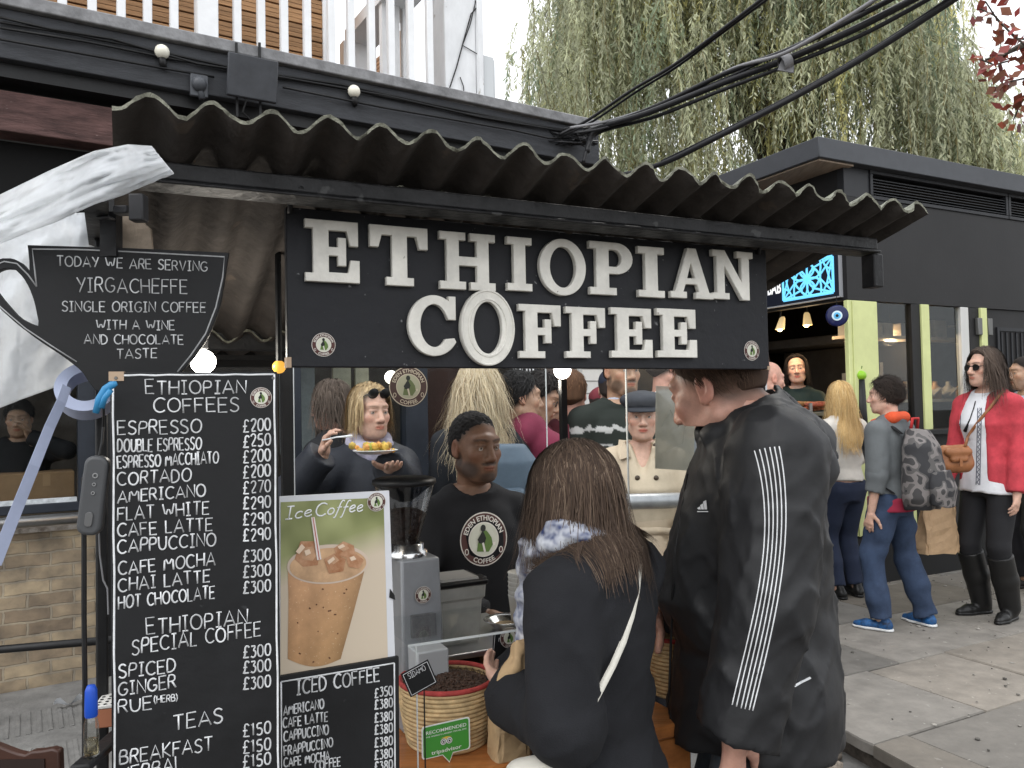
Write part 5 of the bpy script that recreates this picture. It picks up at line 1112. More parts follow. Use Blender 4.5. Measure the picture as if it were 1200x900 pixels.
# ---- lamps of the stall
def lamps():
    gl = mat('lit_globe', (1,.97,.9), .4, emit=(1,.95,.85), es=5)
    p = SP.off(-.45).hit(659,434); T = thing('globe_lamp', 'lit white globe lamp on a slim black post under the middle of the sign', 'lamp', Vector((p.x,p.y,ZC)))
    m = MB(); m.sphere(p, .0225, 20); m.build('globe', [gl], T, smooth=True)
    m = MB(); m.bar(p-Vector((0,0,.024)), Vector((p.x,p.y,ZC)), .016,.016, up=SP.n); m.build('post', [BLACKGLOSS], T)
    l = bpy.data.lights.new('globe_lamp_light','POINT'); l.energy=1.6; l.color=(1,.93,.82); l.shadow_soft_size=.03; lo = bpy.data.objects.new('globe_lamp_light', l); COL.objects.link(lo); lo.location = p-SP.n*.05+Vector((0,0,-.03))
    p = P(238,424,1.5); T = thing('lit_bulb', 'bright white lit bulb behind the cup shaped chalkboard', 'bulb', p)
    m = MB(); m.sphere(p, .023, 20); m.build('globe', [mat('bright_globe', (1,.97,.9), .4, emit=(1,.95,.86), es=14)], T, smooth=True); m = MB(); m.tube([p+Vector((0,0,.025)), p+Vector((0,0,.2))], .01, 8); m.build('cord', [BLACKGLOSS], T)
    l = bpy.data.lights.new('lit_bulb_light','POINT'); l.energy=.9; l.color=(1,.93,.82); l.shadow_soft_size=.03; lo = bpy.data.objects.new('lit_bulb_light', l); COL.objects.link(lo); lo.location = p+Vector((.05,-.03,.0))
    p = P(327,430,1.5); T = thing('amber_bulb', 'small amber bulb at the lower left corner of the shop sign', 'bulb', p); m = MB(); m.sphere(p, .0125, 16); m.build('globe', [mat('amber_bulb_glass', (.75,.36,.06), .3, emit=(1,.5,.08), es=.5)], T, smooth=True); m = MB(); m.tube([p+Vector((0,0,.011)), p+Vector((0,0,.22))], .006, 8); m.build('cord', [BLACKGLOSS], T)
lamps()
# ---- clear screens
def screens():
    def scr(nm, lab, pl, x0, x1, z0, z1, th=.004, rim=True):
        a, b = pl.st(x0,500)[0], pl.st(x1,500)[0]; T = thing(nm, lab, 'screen', pl.at((a+b)/2, z0-pl.o.z))
        m = MB(); bxp(m, pl, a, z0-pl.o.z, b, z1-pl.o.z, 0, th); m.build('sheet', [CLEAR if nm != 'rear_screen' else clear_mat('rear_acrylic',(.97,.98,.98),0,.05,.03)], T)
        m = MB(); bxp(m, pl, a-.003, z0-pl.o.z, a-.0005, z1-pl.o.z, -.001, th+.001); bxp(m, pl, b+.0005, z0-pl.o.z, b+.003, z1-pl.o.z, -.001, th+.001); m.build('polished_edge', [mat('acrylic_edge', (.6,.63,.63), .3)], T)
        return T
    scr('clear_screen', 'clear acrylic screen hanging behind the right end of the sign beside the laminated notice', SP.off(-.5), 735, 872, 1.18, 1.66)
    T = scr('rear_screen', 'large clear screen at the back of the stall carrying the big brown round sticker', RPl, 345, 640, 1.14, 1.66)
    c = RPl.hit(478,453)+RPl.n*.006; m = MB(); logo(m, c, RPl.u, RPl.v, RPl.n, 23.5*c.y/F); m.build('round_sticker', [mat('sticker_cream', (.42,.36,.27), .6), mat('sticker_brown', (.055,.03,.025), .6), mat('sticker_khaki', (.3,.29,.2), .6), mat('sticker_olive', (.1,.12,.05), .6), mat('emblem_dark', (.02,.022,.018), .6)], T)
    # steel rail along the back
    m = MB(); z = RPl.hit(780,591).z; T = thing('rear_rail', 'thick grey steel rail along the back of the stall in front of the crowd', 'rail', RPl.at(1.2,z-RPl.o.z,-.1))
    m.tube([RPl.hit(600,594)-RPl.n*.08, RPl.hit(900,586)-RPl.n*.08], .034, 14); m.build('rail', [mat('galvanised', (.33,.34,.35), .42, metal=.85, noise=.15, nscale=20)], T, smooth=True)
    m = MB(); 
    for px in (625,860): q = RPl.hit(px,592)-RPl.n*.08; m.tube([q-Vector((0,0,.03)), Vector((q.x,q.y,0))], .022, 10)
    m.build('post', [mat('galvanised', (.33,.34,.35), .42, metal=.85)], T, smooth=True)
    # laminated notice
    pl = SP.off(-.55); T = thing('laminated_notice', 'cream laminated sheet hung behind the clear screen beside the man', 'notice', pl.hit(792,552))
    m = MB(); m.prism([pl.hit(*p) for p in ((768,549),(813,552),(815,455),(769,452))], pl.n*-.002); m.build('sheet', [film_mat('cream_film', (.55,.53,.45), .45, .3)], T)
    m = MB(); m.tube([pl.hit(x,y)+pl.n*.001 for x,y in ((775,500),(785,480),(795,500),(805,470),(800,520),(780,530))], .0008, 5); m.build('faint_drawing', [mat('faint_pencil', (.4,.4,.36), .8)], T)
    m = MB(); m.tube([pl.hit(790,455), SP.at(pl.st(790,455)[0], 1.66-SP.o.z, -.55)], .0015, 5); m.build('string', [BLACKGLOSS], T)
screens()
# ---- things on the counter
def counter_items():
    up = Vector((0,0,1)); u, nn = SP.u, SP.n
    def onc(px, py, z=ZC): return PZ(px, py, z)
    straw = mat('woven_straw', (.5,.36,.19), .8, noise=.3, nscale=40, tint=True); red = mat('red_straw', (.36,.05,.045), .8, noise=.3, nscale=60)
    bean = mat('coffee_bean', (.045,.022,.013), .4, noise=.4, nscale=60)
    def basket(c, r0, r1, h, lab, fill, fillm, beans):
        T = thing('straw_basket', lab, 'basket', c, 'straw baskets on the counter')
        m = MB(); n = 14
        for i in range(n):
            z = h*(i+.5)/n; r = r0+(r1-r0)*math.sin(math.pi/2*min(1,(i+.5)/n*1.15)); rr = h/n*.56
            q = [(c.x+r*math.cos(a*math.pi/24), c.y+r*math.sin(a*math.pi/24), c.z+z) for a in range(49)]; k = random.Random(i).uniform(.85,1.12)
            m.tube(q, rr, 6, 0, caps=False, col=(k,k,k))
        m.lathe(c+Vector((0,0,.006)), [(.0001,0),(r0,0)], 24)
        m.build('coiled_wall', [straw], T, smooth=True, tint=True)
        m = MB(); q = [(c.x+(r1+.001)*math.cos(a*math.pi/24), c.y+(r1+.001)*math.sin(a*math.pi/24), c.z+h+.003) for a in range(49)]; m.tube(q, .0055, 8, caps=False); m.build('red_rim', [red], T, smooth=True)
        # stitched zigzag inside the rim
        m = MB(); q = [(c.x+(r1-.006)*math.cos(a*math.pi/32), c.y+(r1-.006)*math.sin(a*math.pi/32), c.z+h*(.86 if a%2 else .98)) for a in range(65)]; m.tube(q, .0012, 5, caps=False); m.build('zigzag_stitch', [mat('dark_stitch',(.12,.08,.05),.8)], T)
        if beans:
            m = MB(); m.lathe(c, [(.0001,h*1.04),(r1*.5,h*.99),(r1*.94,h*.83)], 24); f = m.build('bean_heap', [bean], T, smooth=True)
            rs = np.random.RandomState(3); N = 2200; a = rs.uniform(0,2*np.pi,N); rr = r1*.93*np.sqrt(rs.rand(N)); z = c.z+h*(1.06-.2*(rr/r1)**1.6)+rs.uniform(-.002,.003,N)
            b = MB(); b.sphere((0,0,0), 1, 8, sc=(.0056,.0038,.0026)); bv = np.array(b.v); bf = b.f; VV=[]; FF=[]
            for i in range(N):
                th = rs.rand()*6.28; ph = rs.normal()*.5; ca,sa,cb,sb = math.cos(th),math.sin(th),math.cos(ph),math.sin(ph); q = bv@np.array([[ca,sa*cb,sa*sb],[-sa,ca*cb,ca*sb],[0,-sb,cb]])
                VV.append(q+[c.x+rr[i]*math.cos(a[i]), c.y+rr[i]*math.sin(a[i]), z[i]]); FF += [tuple(j+i*len(bv) for j in f_) for f_ in bf]
            o = link('beans', np.concatenate(VV), FF, [bean], f, True); o['kind'] = 'stuff'
        else:
            m = MB(); m.lathe(c, [(.0001,h*.8),(r1*.5,h*.84),(r1*.95,h*.7)], 24); m.build('filling', [fillm], T, smooth=True)
        return T
    c = onc(525,866); c.z = ZC+.001; bc = c
    basket(c, .083, .1, .128, 'woven straw basket with red rim full of roasted coffee beans behind the green card', None, None, True)
    c2 = P(600,800,1.86); c2.z = ZC+.001; basket(c2, .05, .062, .115, 'small red rimmed straw basket behind the bean basket by the woman\'s hand', None, mat('kraft_fill', (.4,.28,.16), .8), False)
    c3 = P(792,800,2.0); c3.z = ZC+.001; basket(c3, .055, .066, .14, 'straw basket with dark weave in the gap between the woman and the man', None, mat('kraft_fill', (.4,.28,.16), .8), False)
    # green recommendation card on a little stick
    pl = Plane(bc+nn*.115, 22); x0, x1 = 496, 551
    T = thing('recommendation_card', 'green and white speech bubble card reading RECOMMENDED in front of the bean basket', 'card', Vector((pl.o.x,pl.o.y,ZC)))
    a0, b0 = pl.st(494.5,888); a1, b1 = pl.st(550.5,835.5); w_, h_ = a1-a0, b1-b0; sk = (pl.st(550,834)[1]-pl.st(496,847)[1])/w_
    def rb(a0,b0,w_,h_,r):
        q = []
        for (cx,cy,s) in ((a0+w_-r,b0+h_-r,0),(a0+r,b0+h_-r,90),(a0+r,b0+r,180),(a0+w_-r,b0+r,270)): q += arc(cx,cy,r,r,s,s+90,5)
        return q
    h_ *= .9; b0 = pl.st(500,890)[1]
    body = rb(a0,b0,w_,h_,.006); ptr = [(a0+w_*.42,b0),(a0+w_*.56,b0-.018),(a0+w_*.64,b0)]
    q = body[:18]+[ptr[0],ptr[1],ptr[2]]+body[18:]
    def T3(s,t,d): return pl.at(s, t+(s-a0)*sk*.8, d)
    m = MB(); m.prism([T3(a,b,0) for a,b in q], pl.n*-.0015); m.build('white_card', [mat('card_white',(.75,.77,.75),.4)], T)
    cx, cy = a0+w_/2, b0+h_/2
    m = MB(); gq = [(cx+(a-cx)*.94, cy+(b-cy)*(.94)) for a,b in q]; m.add([T3(a,b,.0006) for a,b in gq], [tuple(range(len(gq)))]); m.build('green_face', [mat('card_green',(.06,.29,.045),.4)], T)
    m = MB()
    for tx, y, hgt, wid in (('RECOMMENDED',.74,.0075,.84),("THE WORLD'S LARGEST TRAVEL SITE",.64,.0032,.84),('tripadvisor',.1,.0085,.62)):
        V, Fc = font_verts(tx, 1, .01); W = max(v[0] for v in V); m.add([T3(a0+w_*(1-wid)/2+v[0]*w_*wid/W, b0+h_*y+v[1]*hgt*1.25, .0011) for v in V], Fc)
    m.build('lettering', [mat('card_white',(.75,.77,.75),.4)], T)
    m = MB()
    for sx in (-1,1):
        for r,k,mi in ((.0062,1,0),(.0046,2,1),(.0034,3,0),(.0019,4,1)):
            m.add([T3(cx+sx*.0062+r*math.cos(i*.314), b0+h_*.42+r*math.sin(i*.314), .001+.0003*k) for i in range(20)], [tuple(range(20))], mi)
    m.add([T3(a,b,.0011) for a,b in ((cx-.012,b0+h_*.42+.0075),(cx-.004,b0+h_*.42+.0065),(cx,b0+h_*.42+.003),(cx+.004,b0+h_*.42+.0065),(cx+.012,b0+h_*.42+.0075),(cx,b0+h_*.42+.0092))], [(0,1,2,3,4,5)], 2)
    m.build('owl_mark', [mat('card_white',(.75,.77,.75),.4), mat('card_black',(.01,.01,.01),.5), mat('card_yellow',(.7,.5,.08),.5)], T)
    m = MB(); s_ = a0+w_*.5; m.tube([T3(s_,b0,-.002), Vector((T3(s_,b0,-.002).x,T3(s_,b0,-.002).y,ZC))], .0012, 6); m.build('stick', [CLEAR], T)
    # clear sneeze guard in front of the baskets
    g = SP.off(-.17); A, Bq = g.hit(478,757), g.hit(616,737)
    T = thing('sneeze_guard', 'low clear acrylic guard round the bean basket with a polished front edge', 'guard', Vector((A.x,A.y,ZC)))
    zt = A.z; 
    m = MB(); m.obox(Vector((A.x,A.y,zt)), (Bq-A)*1.0, -nn*.22, Vector((0,0,.003))); m.build('top_sheet', [CLEAR], T)
    e = g.hit(488,800); s_ = g.st(488,800)[0]; 
    m = MB(); bxp(m, g, g.st(469,800)[0], ZC-g.o.z+.001, s_, zt-g.o.z-.001, -.002, .001); m.build('front_sheet', [CLEAR], T)
    m = MB(); bxp(m, g, s_, ZC-g.o.z+.001, s_+.0016, zt-g.o.z-.001, -.003, .0015); m.bar(A+nn*.001, Bq+nn*.001, .002,.0045); m.build('polished_edge', [mat('acrylic_edge', (.6,.63,.63), .3)], T)
    # grinder
    p0 = P(486,800,1.86); gx = u; gy = -nn; base = Vector((p0.x,p0.y,ZC+.001))
    T = thing('coffee_grinder', 'grey upright coffee grinder with a clear conical hopper of beans and black lid', 'grinder', base)
    gm = mat('grinder_grey', (.27,.28,.295), .4, metal=.25, noise=.08, nscale=20)
    sc = 1.86/F
    def gz(py): return P(486,py,1.86).z
    w0, w1, zt = .052, .046, gz(650)
    m = MB()
    def frust(z0,z1,wa,wb,d0,d1):
        V = [base+gx*sx*w_+gy*sy*d+up*(z-base.z) for z,w_,d in ((z0,wa,d0),(z1,wb,d1)) for sx,sy in ((-1,-1),(1,-1),(1,1),(-1,1))]
        m.add(V, [(3,2,1,0),(4,5,6,7),(0,1,5,4),(1,2,6,5),(2,3,7,6),(3,0,4,7)])
    frust(base.z, zt, w0, w1, .075, .055); m.build('body', [gm], T, bevel=.006)
    m = MB(); frust(gz(737),gz(712),w0*.55,w0*.55,.0732,.0716); m.build('control_panel', [mat('panel_dark',(.12,.12,.125),.35,noise=.3,nscale=60)], T)
    m = MB(); frust(gz(842),gz(745),w0*.7,w0*.7,.13,.128); m.build('chute', [mat('grinder_plastic',(.4,.41,.42),.3)], T, bevel=.004)
    c_ = base+up*(gz(690)-base.z)-gy*.0665; m = MB(); logo(m, c_+nn*.002, u, up, nn, 9.5*sc); m.build('round_sticker', logo_mats(), T)
    hc = base-gx*.022; m = MB(); m.lathe(Vector((hc.x+.01*gx.x,hc.y,zt)), [(.046,0),(.046,.012),(.038,.016),(.038,.028),(.03,.03)], 24); m.build('collar', [mat('chrome',(.6,.6,.6),.2,metal=1)], T, smooth=True)
    ht, hb = gz(566), gz(640); hx = Vector((base.x,base.y,0))-gx*.018
    m = MB(); m.lathe(Vector((hx.x,hx.y,0)), [(.024,hb-.02),(.028,hb),(.068,ht-.012),(.07,ht)], 28); m.build('hopper', [clear_mat('smoky_acrylic',(.72,.72,.72),.06,.05)], T, smooth=True)
    m = MB(); m.lathe(Vector((hx.x,hx.y,0)), [(.0001,hb-.015),(.023,hb-.015),(.026,hb),(.05,hb+(ht-hb)*.52),(.03,hb+(ht-hb)*.6),(.0001,hb+(ht-hb)*.62)], 24); m.build('hopper_beans', [mat('bean_mass',(.022,.012,.009),.5,noise=.7,nscale=70,bump=1,bscale=80)], T, smooth=True)
    m = MB(); m.lathe(Vector((hx.x,hx.y,ht)), [(.0001,.016),(.06,.015),(.073,.01),(.074,.0),(.069,-.003)], 32); m.build('lid', [BLACKGLOSS], T, smooth=True)
    # frosted container with black lid
    p = P(532,740,2.02); zb_ = .921; base = Vector((p.x,p.y,zb_)); s_ = 2.02/F; T = thing('frosted_container', 'frosted square plastic container with a black flip lid beside the grinder', 'container', base)
    def sq(w_, z, k=1): return [base+u*a*w_-nn*b*w_*k+up*z for a,b in ((-1,-1),(1,-1),(1,1),(-1,1))]
    H = P(532,683,2.02).z-zb_
    m = MB(); V = sq(.05,0)+sq(.056,H*.75)+sq(.062,H*.8)+sq(.064,H); m.add(V, [(3,2,1,0)]+[(4*k+i,4*k+(i+1)%4,4*k+4+(i+1)%4,4*k+4+i) for k in range(3) for i in range(4)]); m.build('tub', [film_mat('frosted_plastic',(.6,.6,.56),.4,.35)], T, bevel=.006)
    m = MB(); V = sq(.067,H+.001)+sq(.069,H+.014); m.add(V, [(3,2,1,0),(4,5,6,7)]+[(i,(i+1)%4,4+(i+1)%4,4+i) for i in range(4)]); m.obox(base+u*.066-up*-(H+.002)+nn*.02, u*.02, nn*-.04, up*.009); m.build('lid', [BLACKGLOSS], T, bevel=.004)
    m = MB(); V = sq(.05,H+.0145)+sq(.048,H+.02); m.add(V, [(3,2,1,0),(4,5,6,7)]+[(i,(i+1)%4,4+(i+1)%4,4+i) for i in range(4)]); m.build('lid_insert', [mat('lid_grey',(.33,.32,.3),.4)], T)
    # steel dish
    p = P(592,716,2.12); base = Vector((p.x,p.y,.921)); T = thing('steel_dish', 'oval stainless dish on the raised shelf behind the clear guard', 'dish', base); m = MB(); m.lathe(base, [(.0001,.002),(.03,.002),(.045,.018),(.056,.024),(.058,.022),(.046,.014),(.03,0)], 28); m.build('dish_bowl', [mat('chrome',(.6,.6,.6),.2,metal=1)], T, smooth=True)
    m = MB(); m.lathe(base, [(.0001,.008),(.034,.008)], 20); m.build('crumbs',[mat('kraft_fill', (.4,.28,.16), .8)],T)
    # stack of clear cups with the round emblem
    p = P(559,790,1.98); base = Vector((p.x,p.y,ZC+.001)); T = thing('clear_cup_stack', 'stack of upturned clear plastic cups with a round emblem behind the bean basket', 'cups', base)
    for i in range(7):
        m = MB(); z = i*.009; m.lathe(base+up*z, [(.027,0),(.0265,.002),(.02,.075),(.0001,.075)], 24); m.build('cup', [clear_mat('cup_plastic',(.86,.88,.88),.1,.1)], T, smooth=True)
    m = MB(); logo(m, base+nn*.0285+up*.022, u, up, nn, .0165); m.build('round_sticker', logo_mats(), T)
    # two small chalk price cards
    def card(nm, lab, px0, px1, d, lines, rot):
        pl = Plane(P((px0[0]+px1[0])/2,(px0[1]+px1[1])/2,d), 20); c = pl.o; T = thing(nm, lab, 'price card', Vector((c.x,c.y,c.z-.03)))
        w_ = abs(pl.st(*px1)[0]-pl.st(*px0)[0])/2; h_ = abs(pl.st(*px1)[1]-pl.st(*px0)[1])/2; ca, sa = math.cos(R(rot)), math.sin(R(rot))
        def t3(a,b,dd=0): return pl.at(a*ca-b*sa, a*sa+b*ca, dd)
        m = MB(); m.prism([t3(a,b) for a,b in ((-w_,-h_),(w_,-h_),(w_,h_),(-w_,h_))], pl.n*-.0015); m.build('card', [BOARD], T)
        m = MB(); k=.88; q = [(-w_*k,-h_*k),(w_*k,-h_*k),(w_*k,h_*k),(-w_*k,h_*k),(-w_*k,-h_*k)]
        for a,b in zip(q,q[1:]): m.tube([t3(*a,.0004),t3(*b,.0004)], .0006, 5, flat=(pl.n,.3))
        for i,(tx,y,hh,x) in enumerate(lines): scribe(m, tx, lambda s,t: t3(s,t,.0004), (-x*w_,y*h_), (x*w_,y*h_), hh*h_, .00055, pl.n)
        m.build('lettering', [CHALK], T, tint=True)
        m = MB(); q = t3(0,-h_); m.tube([q-pl.n*.002, Vector((q.x,q.y,min(q.z-.005,ZC)))-pl.n*.002], .0015, 5); m.build('stick', [STALLBLACK], T)
        return T
    card('price_card', 'tilted little chalk card headed SIDAMO leaning at the left rim of the bean basket', (474,782), (509,808), 1.56, [('SIDAMO',.35,.42,.62)], 22)
    card('price_card', 'small upright chalk card under a round emblem beside the clear cup stack', (577,742), (604,774), 1.9, [('MOKA',.35,.3,.5)], -6)
    p = P(597,747,1.88); T = thing('emblem_disc', 'round brown and white coffee emblem disc above the upright chalk card', 'emblem', p-up*.02); m = MB(); logo(m, p, u, up, nn, 12*1.88/F); m.build('disc_face', logo_mats(), T); m = MB(); m.lathe(p-nn*.003, [(.0001,.0028),(12*1.88/F*.99,.0028),(12*1.88/F*.99,0),(.0001,0)], 24, ax=(u,up,nn)); m.tube([p-nn*.002, Vector((p.x,p.y,ZC))-nn*.002], .0015, 5); m.build('disc_back', [BLACKGLOSS], T)
    # paper cups on the back counter
    p = P(611,722,2.15); base = Vector((p.x,p.y,.921)); T = thing('paper_cup_stack', 'stack of white ribbed paper cups behind the barista beside the woman\'s scarf', 'cups', base)
    for i in range(6):
        m = MB(); m.lathe(base+up*.012*i, [(.0001,0),(.026,0),(.034,.075),(.0355,.078),(.034,.08)], 22); m.build('cup', [mat('paper_white',(.62,.6,.55),.7)], T, smooth=True)
    # kraft paper bags
    def bag(nm, lab, c, w_, h_, dp, mt):
        T = thing(nm, lab, 'bag', c); rs = random.Random(len(lab)); m = MB(); V=[]; n=6; rows=7
        for j in range(rows):
            z = h_*j/(rows-1); f = 1-.25*(j/(rows-1))**2
            for i in range(24):
                a = 2*math.pi*i/24; sx = abs(math.cos(a))**.4*math.copysign(1,math.cos(a)); sy = abs(math.sin(a))**.4*math.copysign(1,math.sin(a)); V.append(c+u*sx*w_*(1-.06*j/rows)-nn*sy*dp*f+up*z+Vector((rs.gauss(0,.0015),rs.gauss(0,.0015),rs.gauss(0,.001))))
        Fc = [(j*24+i,j*24+(i+1)%24,(j+1)*24+(i+1)%24,(j+1)*24+i) for j in range(rows-1) for i in range(24)]+[tuple(range(24))[::-1],tuple((rows-1)*24+i for i in range(24))]
        m.add(V,Fc); m.build('paper_body',[mt],T,smooth=False)
        m = MB(); m.obox(c+up*h_-u*w_*.9-nn*.004+up*-.002, u*w_*1.8, nn*.006, up*.022); m.build('folded_top',[mt],T); return T
    kraft = mat('kraft_paper', (.42,.29,.16), .75, noise=.15, nscale=20, bump=.4, bscale=30)
    c = P(596,866,1.66); bag('kraft_bag', 'tall brown kraft bag on the counter right of the bean basket', Vector((c.x,c.y,ZC+.001)), .04, .115, .03, kraft)
    c = P(783,722,2.1); T = thing('milk_carton','pale carton with a blue top standing between the woman and the man','carton',Vector((c.x,c.y,ZC+.001))); m = MB(); m.obox(Vector((c.x-.03,c.y-.03,ZC+.001)),(.06,0,0),(0,.06,0),(0,0,.2)); m.build('carton_body',[mat('carton_white',(.6,.6,.57),.5)],T,bevel=.003); m = MB(); m.obox(Vector((c.x-.03,c.y-.03,ZC+.203)),(.06,0,0),(0,.06,0),(0,0,.02)); m.build('carton_top',[mat('carton_blue',(.12,.25,.42),.5)],T,bevel=.003)
counter_items()
# ---- plastic sheet, tape, clip, hand-held device, side shelf
def left_clutter():
    tb_ = np.random.RandomState(9).rand(32,32)-.5
    def vn3(x,y,z):
        x+=z*5; i,j=int(math.floor(x)),int(math.floor(y)); f,g=x-i,y-j; T=lambda a,b: tb_[(i+a)%32,(j+b)%32]
        return (T(0,0)*(1-f)+T(1,0)*f)*(1-g)+(T(0,1)*(1-f)+T(1,1)*f)*g
    rs = np.random.RandomState(4)
    # tarpaulin: billowing sheet hung from the roof corner
    T = thing('plastic_sheet', 'sheet of milky white plastic draped from the roof corner down the left side', 'sheet', P(60,400,1.15))
    def sheet(top, bot, ny, nx, amp, nm, seed, dd):
        rr = np.random.RandomState(seed); V=[]
        for j in range(ny+1):
            for i in range(nx+1):
                a = i/nx; b = j/ny
                tp = np.array([np.interp(a,[k/(len(top)-1) for k in range(len(top))],[t[m_] for t in top]) for m_ in range(3)])
                bt = np.array([np.interp(a,[k/(len(bot)-1) for k in range(len(bot))],[t[m_] for t in bot]) for m_ in range(3)])
                q = tp*(1-b)+bt*b; d = q[2]+dd*math.sin(math.pi*b)+amp*(math.sin(a*9+b*5+seed)+.6*math.sin(a*4-b*13+seed*2)+.45*math.sin(a*23+b*9)+.3*math.sin(b*31+a*6))+amp*1.6*(abs(float(vn3(a*9+seed,b*7,seed*1.7)))+.6*abs(float(vn3(a*21,b*17+seed,3.1)))-.25)
                V.append(P(q[0],q[1],d))
        Fc = [(j*(nx+1)+i,j*(nx+1)+i+1,(j+1)*(nx+1)+i+1,(j+1)*(nx+1)+i) for j in range(ny) for i in range(nx)]
        o = link(nm, [tuple(v) for v in V], Fc, [film_mat('milky_plastic',(.82,.84,.86),.6,.16)], T, True); o.modifiers.new('thick','SOLIDIFY').thickness=.0012; return o
    sheet([(-90,270,1.25),(0,229,1.15),(60,200,1.08),(110,178,1.03),(150,170,1.02),(178,172,1.01)], [(-90,330,1.2),(0,285,1.1),(60,262,1.05),(110,240,1.02),(160,222,1.0),(204,203,1.0)], 34, 110, .007, 'front_fold', 1, -.02)
    sheet([(-90,320,1.24),(-20,290,1.22),(30,268,1.2),(80,250,1.2),(123,248,1.2)], [(-90,520,1.5),(-30,490,1.45),(20,470,1.42),(70,452,1.38),(110,430,1.36)], 70, 80, .012, 'hanging_fold', 3, .05)
    # ragged scrap and clips at the roof corner
    T = thing('cardboard_scrap', 'torn scrap of brown packaging wedged behind the cup board under the roof', 'scrap', P(155,285,1.2))
    m = MB(); q = [(137,251),(166,246),(169,262),(176,268),(178,292),(136,292)]; m.prism([P(x,y,1.2) for x,y in q],(0,.006,0)); m.build('packaging',[mat('crumpled_brown',(.32,.26,.2),.6,noise=.4,nscale=12,bump=1,bscale=15)],T)
    m = MB()
    for (x0,y0,x1,y1,d) in ((150,226,167,258,1.1),(132,240,149,250,1.12),(112,252,128,256,1.14)): a=P(x0,y1,d); b=P(x1,y0,d); m.obox(a,(b.x-a.x,0,0),(0,.02,0),(0,0,b.z-a.z))
    t2 = thing('roof_block','small black timber blocks holding the plastic sheet under the roof corner','block',P(155,258,1.1)); m.build('timber_block',[mat('black_timber_block',(.035,.035,.038),.45)],t2,bevel=.003)
    m = MB(); a = P(117,300,1.16); b = P(136,300,1.16); m.obox(a,(b.x-a.x,0,0),(0,.02,0),(0,0,P(117,248,1.16).z-a.z)); t2['label']='small black timber blocks holding the plastic sheet under the roof corner'; m.build('timber_upright',[STALLBLACK],t2)
    # roll of blue-grey tape with a hanging strip
    tp = mat('blue_grey_tape',(.33,.37,.5),.35,noise=.06,nscale=30); c = P(103,458,1.2); ax = Vector((.28,-.82,.5)).normalized(); X = ax.cross(Vector((0,0,1))).normalized(); Y = X.cross(ax)
    T = thing('tape_roll', 'roll of pale blue tape hanging under the cup board with its strip trailing down left', 'tape', c)
    m = MB(); m.lathe(c, [(.026,-.014),(.043,-.014),(.043,.014),(.026,.014),(.026,-.014)], 40, ax=(X,Y,ax)); o = m.build('tape_ring',[tp],T); auto_smooth(o,40)
    m = MB(); q = [(78,452,1.14),(72,470,1.13),(58,500,1.12),(40,545,1.1),(22,590,1.09),(8,625,1.08),(-6,660,1.07)]; V=[]
    for i,(x,y,d) in enumerate(q): V += [P(x-5-i*.4,y-2,d), P(x+5+i*.4,y+3,d+.012)]
    m.add(V,[(2*i,2*i+1,2*i+3,2*i+2) for i in range(len(q)-1)]); o = m.build('hanging_strip',[tp],T); o.modifiers.new('thick','SOLIDIFY').thickness=.0006
    # blue clip
    m = MB(); T = thing('blue_clip','bright blue plastic tie at the top left corner of the tall menu board','tie',P(125,470,1.09)); q=[P(x,y,1.085) for x,y in ((112,484),(117,468),(124,456),(131,451),(137,449))]; m.tube(q,[.0045,.0065,.006,.0055,.003],8,flat=((0,-1,0),.6)); m.tube([P(x,y,1.08) for x,y in ((119,478),(123,466),(130,457))],.004,8); m.build('strap',[mat('bright_blue',(.03,.2,.4),.35)],T,smooth=True)
    # grey hand-held device on a cord
    T = thing('handheld_device','dark grey handheld remote with buttons hanging on a cord left of the menu board','remote',P(110,625,1.15))
    def rr_out(cx,cy,w_,h_,r,tilt): 
        q=[]
        for (x,y,s) in ((w_-r,h_-r,0),(-w_+r,h_-r,90),(-w_+r,-h_+r,180),(w_-r,-h_+r,270)): q+=arc(x,y,r,r,s,s+90,6)
        return [(cx+x*math.cos(tilt)-y*math.sin(tilt), cy+x*math.sin(tilt)+y*math.cos(tilt)) for x,y in q]
    DP = Plane(P(111,580,1.13), 12); k=1.13/F; V,Fc = outline_solid([rr_out(0,0,13.5*k,46*k,11*k,-.12)], .02,.005); dm = mat('device_grey',(.06,.062,.065),.38,noise=.1)
    m = MB(); m.add([DP.at(v[0],v[1],v[2]-.008) for v in V],Fc); o=m.build('case',[dm],T); auto_smooth(o,50)
    m = MB()
    for dx,dy,r in ((3.5,23,3.2),(2.2,13,2.2),(1.0,3,2.2)): m.lathe(DP.at(dx*k,dy*k,.0125),[(r*k*.55,0),(r*k*.6,.0006),(r*k,.0006),(r*k,0)],16,ax=(DP.u,DP.v,DP.n))
    m.build('button',[mat('button_grey',(.2,.2,.2),.4)],T,smooth=True)
    V,Fc = outline_solid([rr_out(-3.5*k,-27*k,4.2*k,8.5*k,3.8*k,-.12)],.003,.0008); m=MB(); m.add([DP.at(v[0],v[1],v[2]+.0115) for v in V],Fc); m.build('slot_button',[mat('button_dark',(.1,.1,.1),.35)],T)
    m = MB(); m.tube([DP.at(5*k,42*k,.004), DP.at(8*k,60*k,0), P(121,500,1.14), P(122,455,1.12)], .0018,6); m.build('cord',[BLACKGLOSS],T)
    # black strap hanging by the post
    m = MB(); q=[P(98,560,1.15),P(98.5,640,1.15),P(98.5,720,1.15),P(99.5,800,1.15),P(98.5,960,1.15)]; m.tube(q,.0035,6); m.tube([P(99,560,1.15),P(104,545,1.15)],.0035,6); tag(m.build('hanging_strap',[BLACKGLOSS]),'narrow black strap hanging straight down left of the menu board','strap')
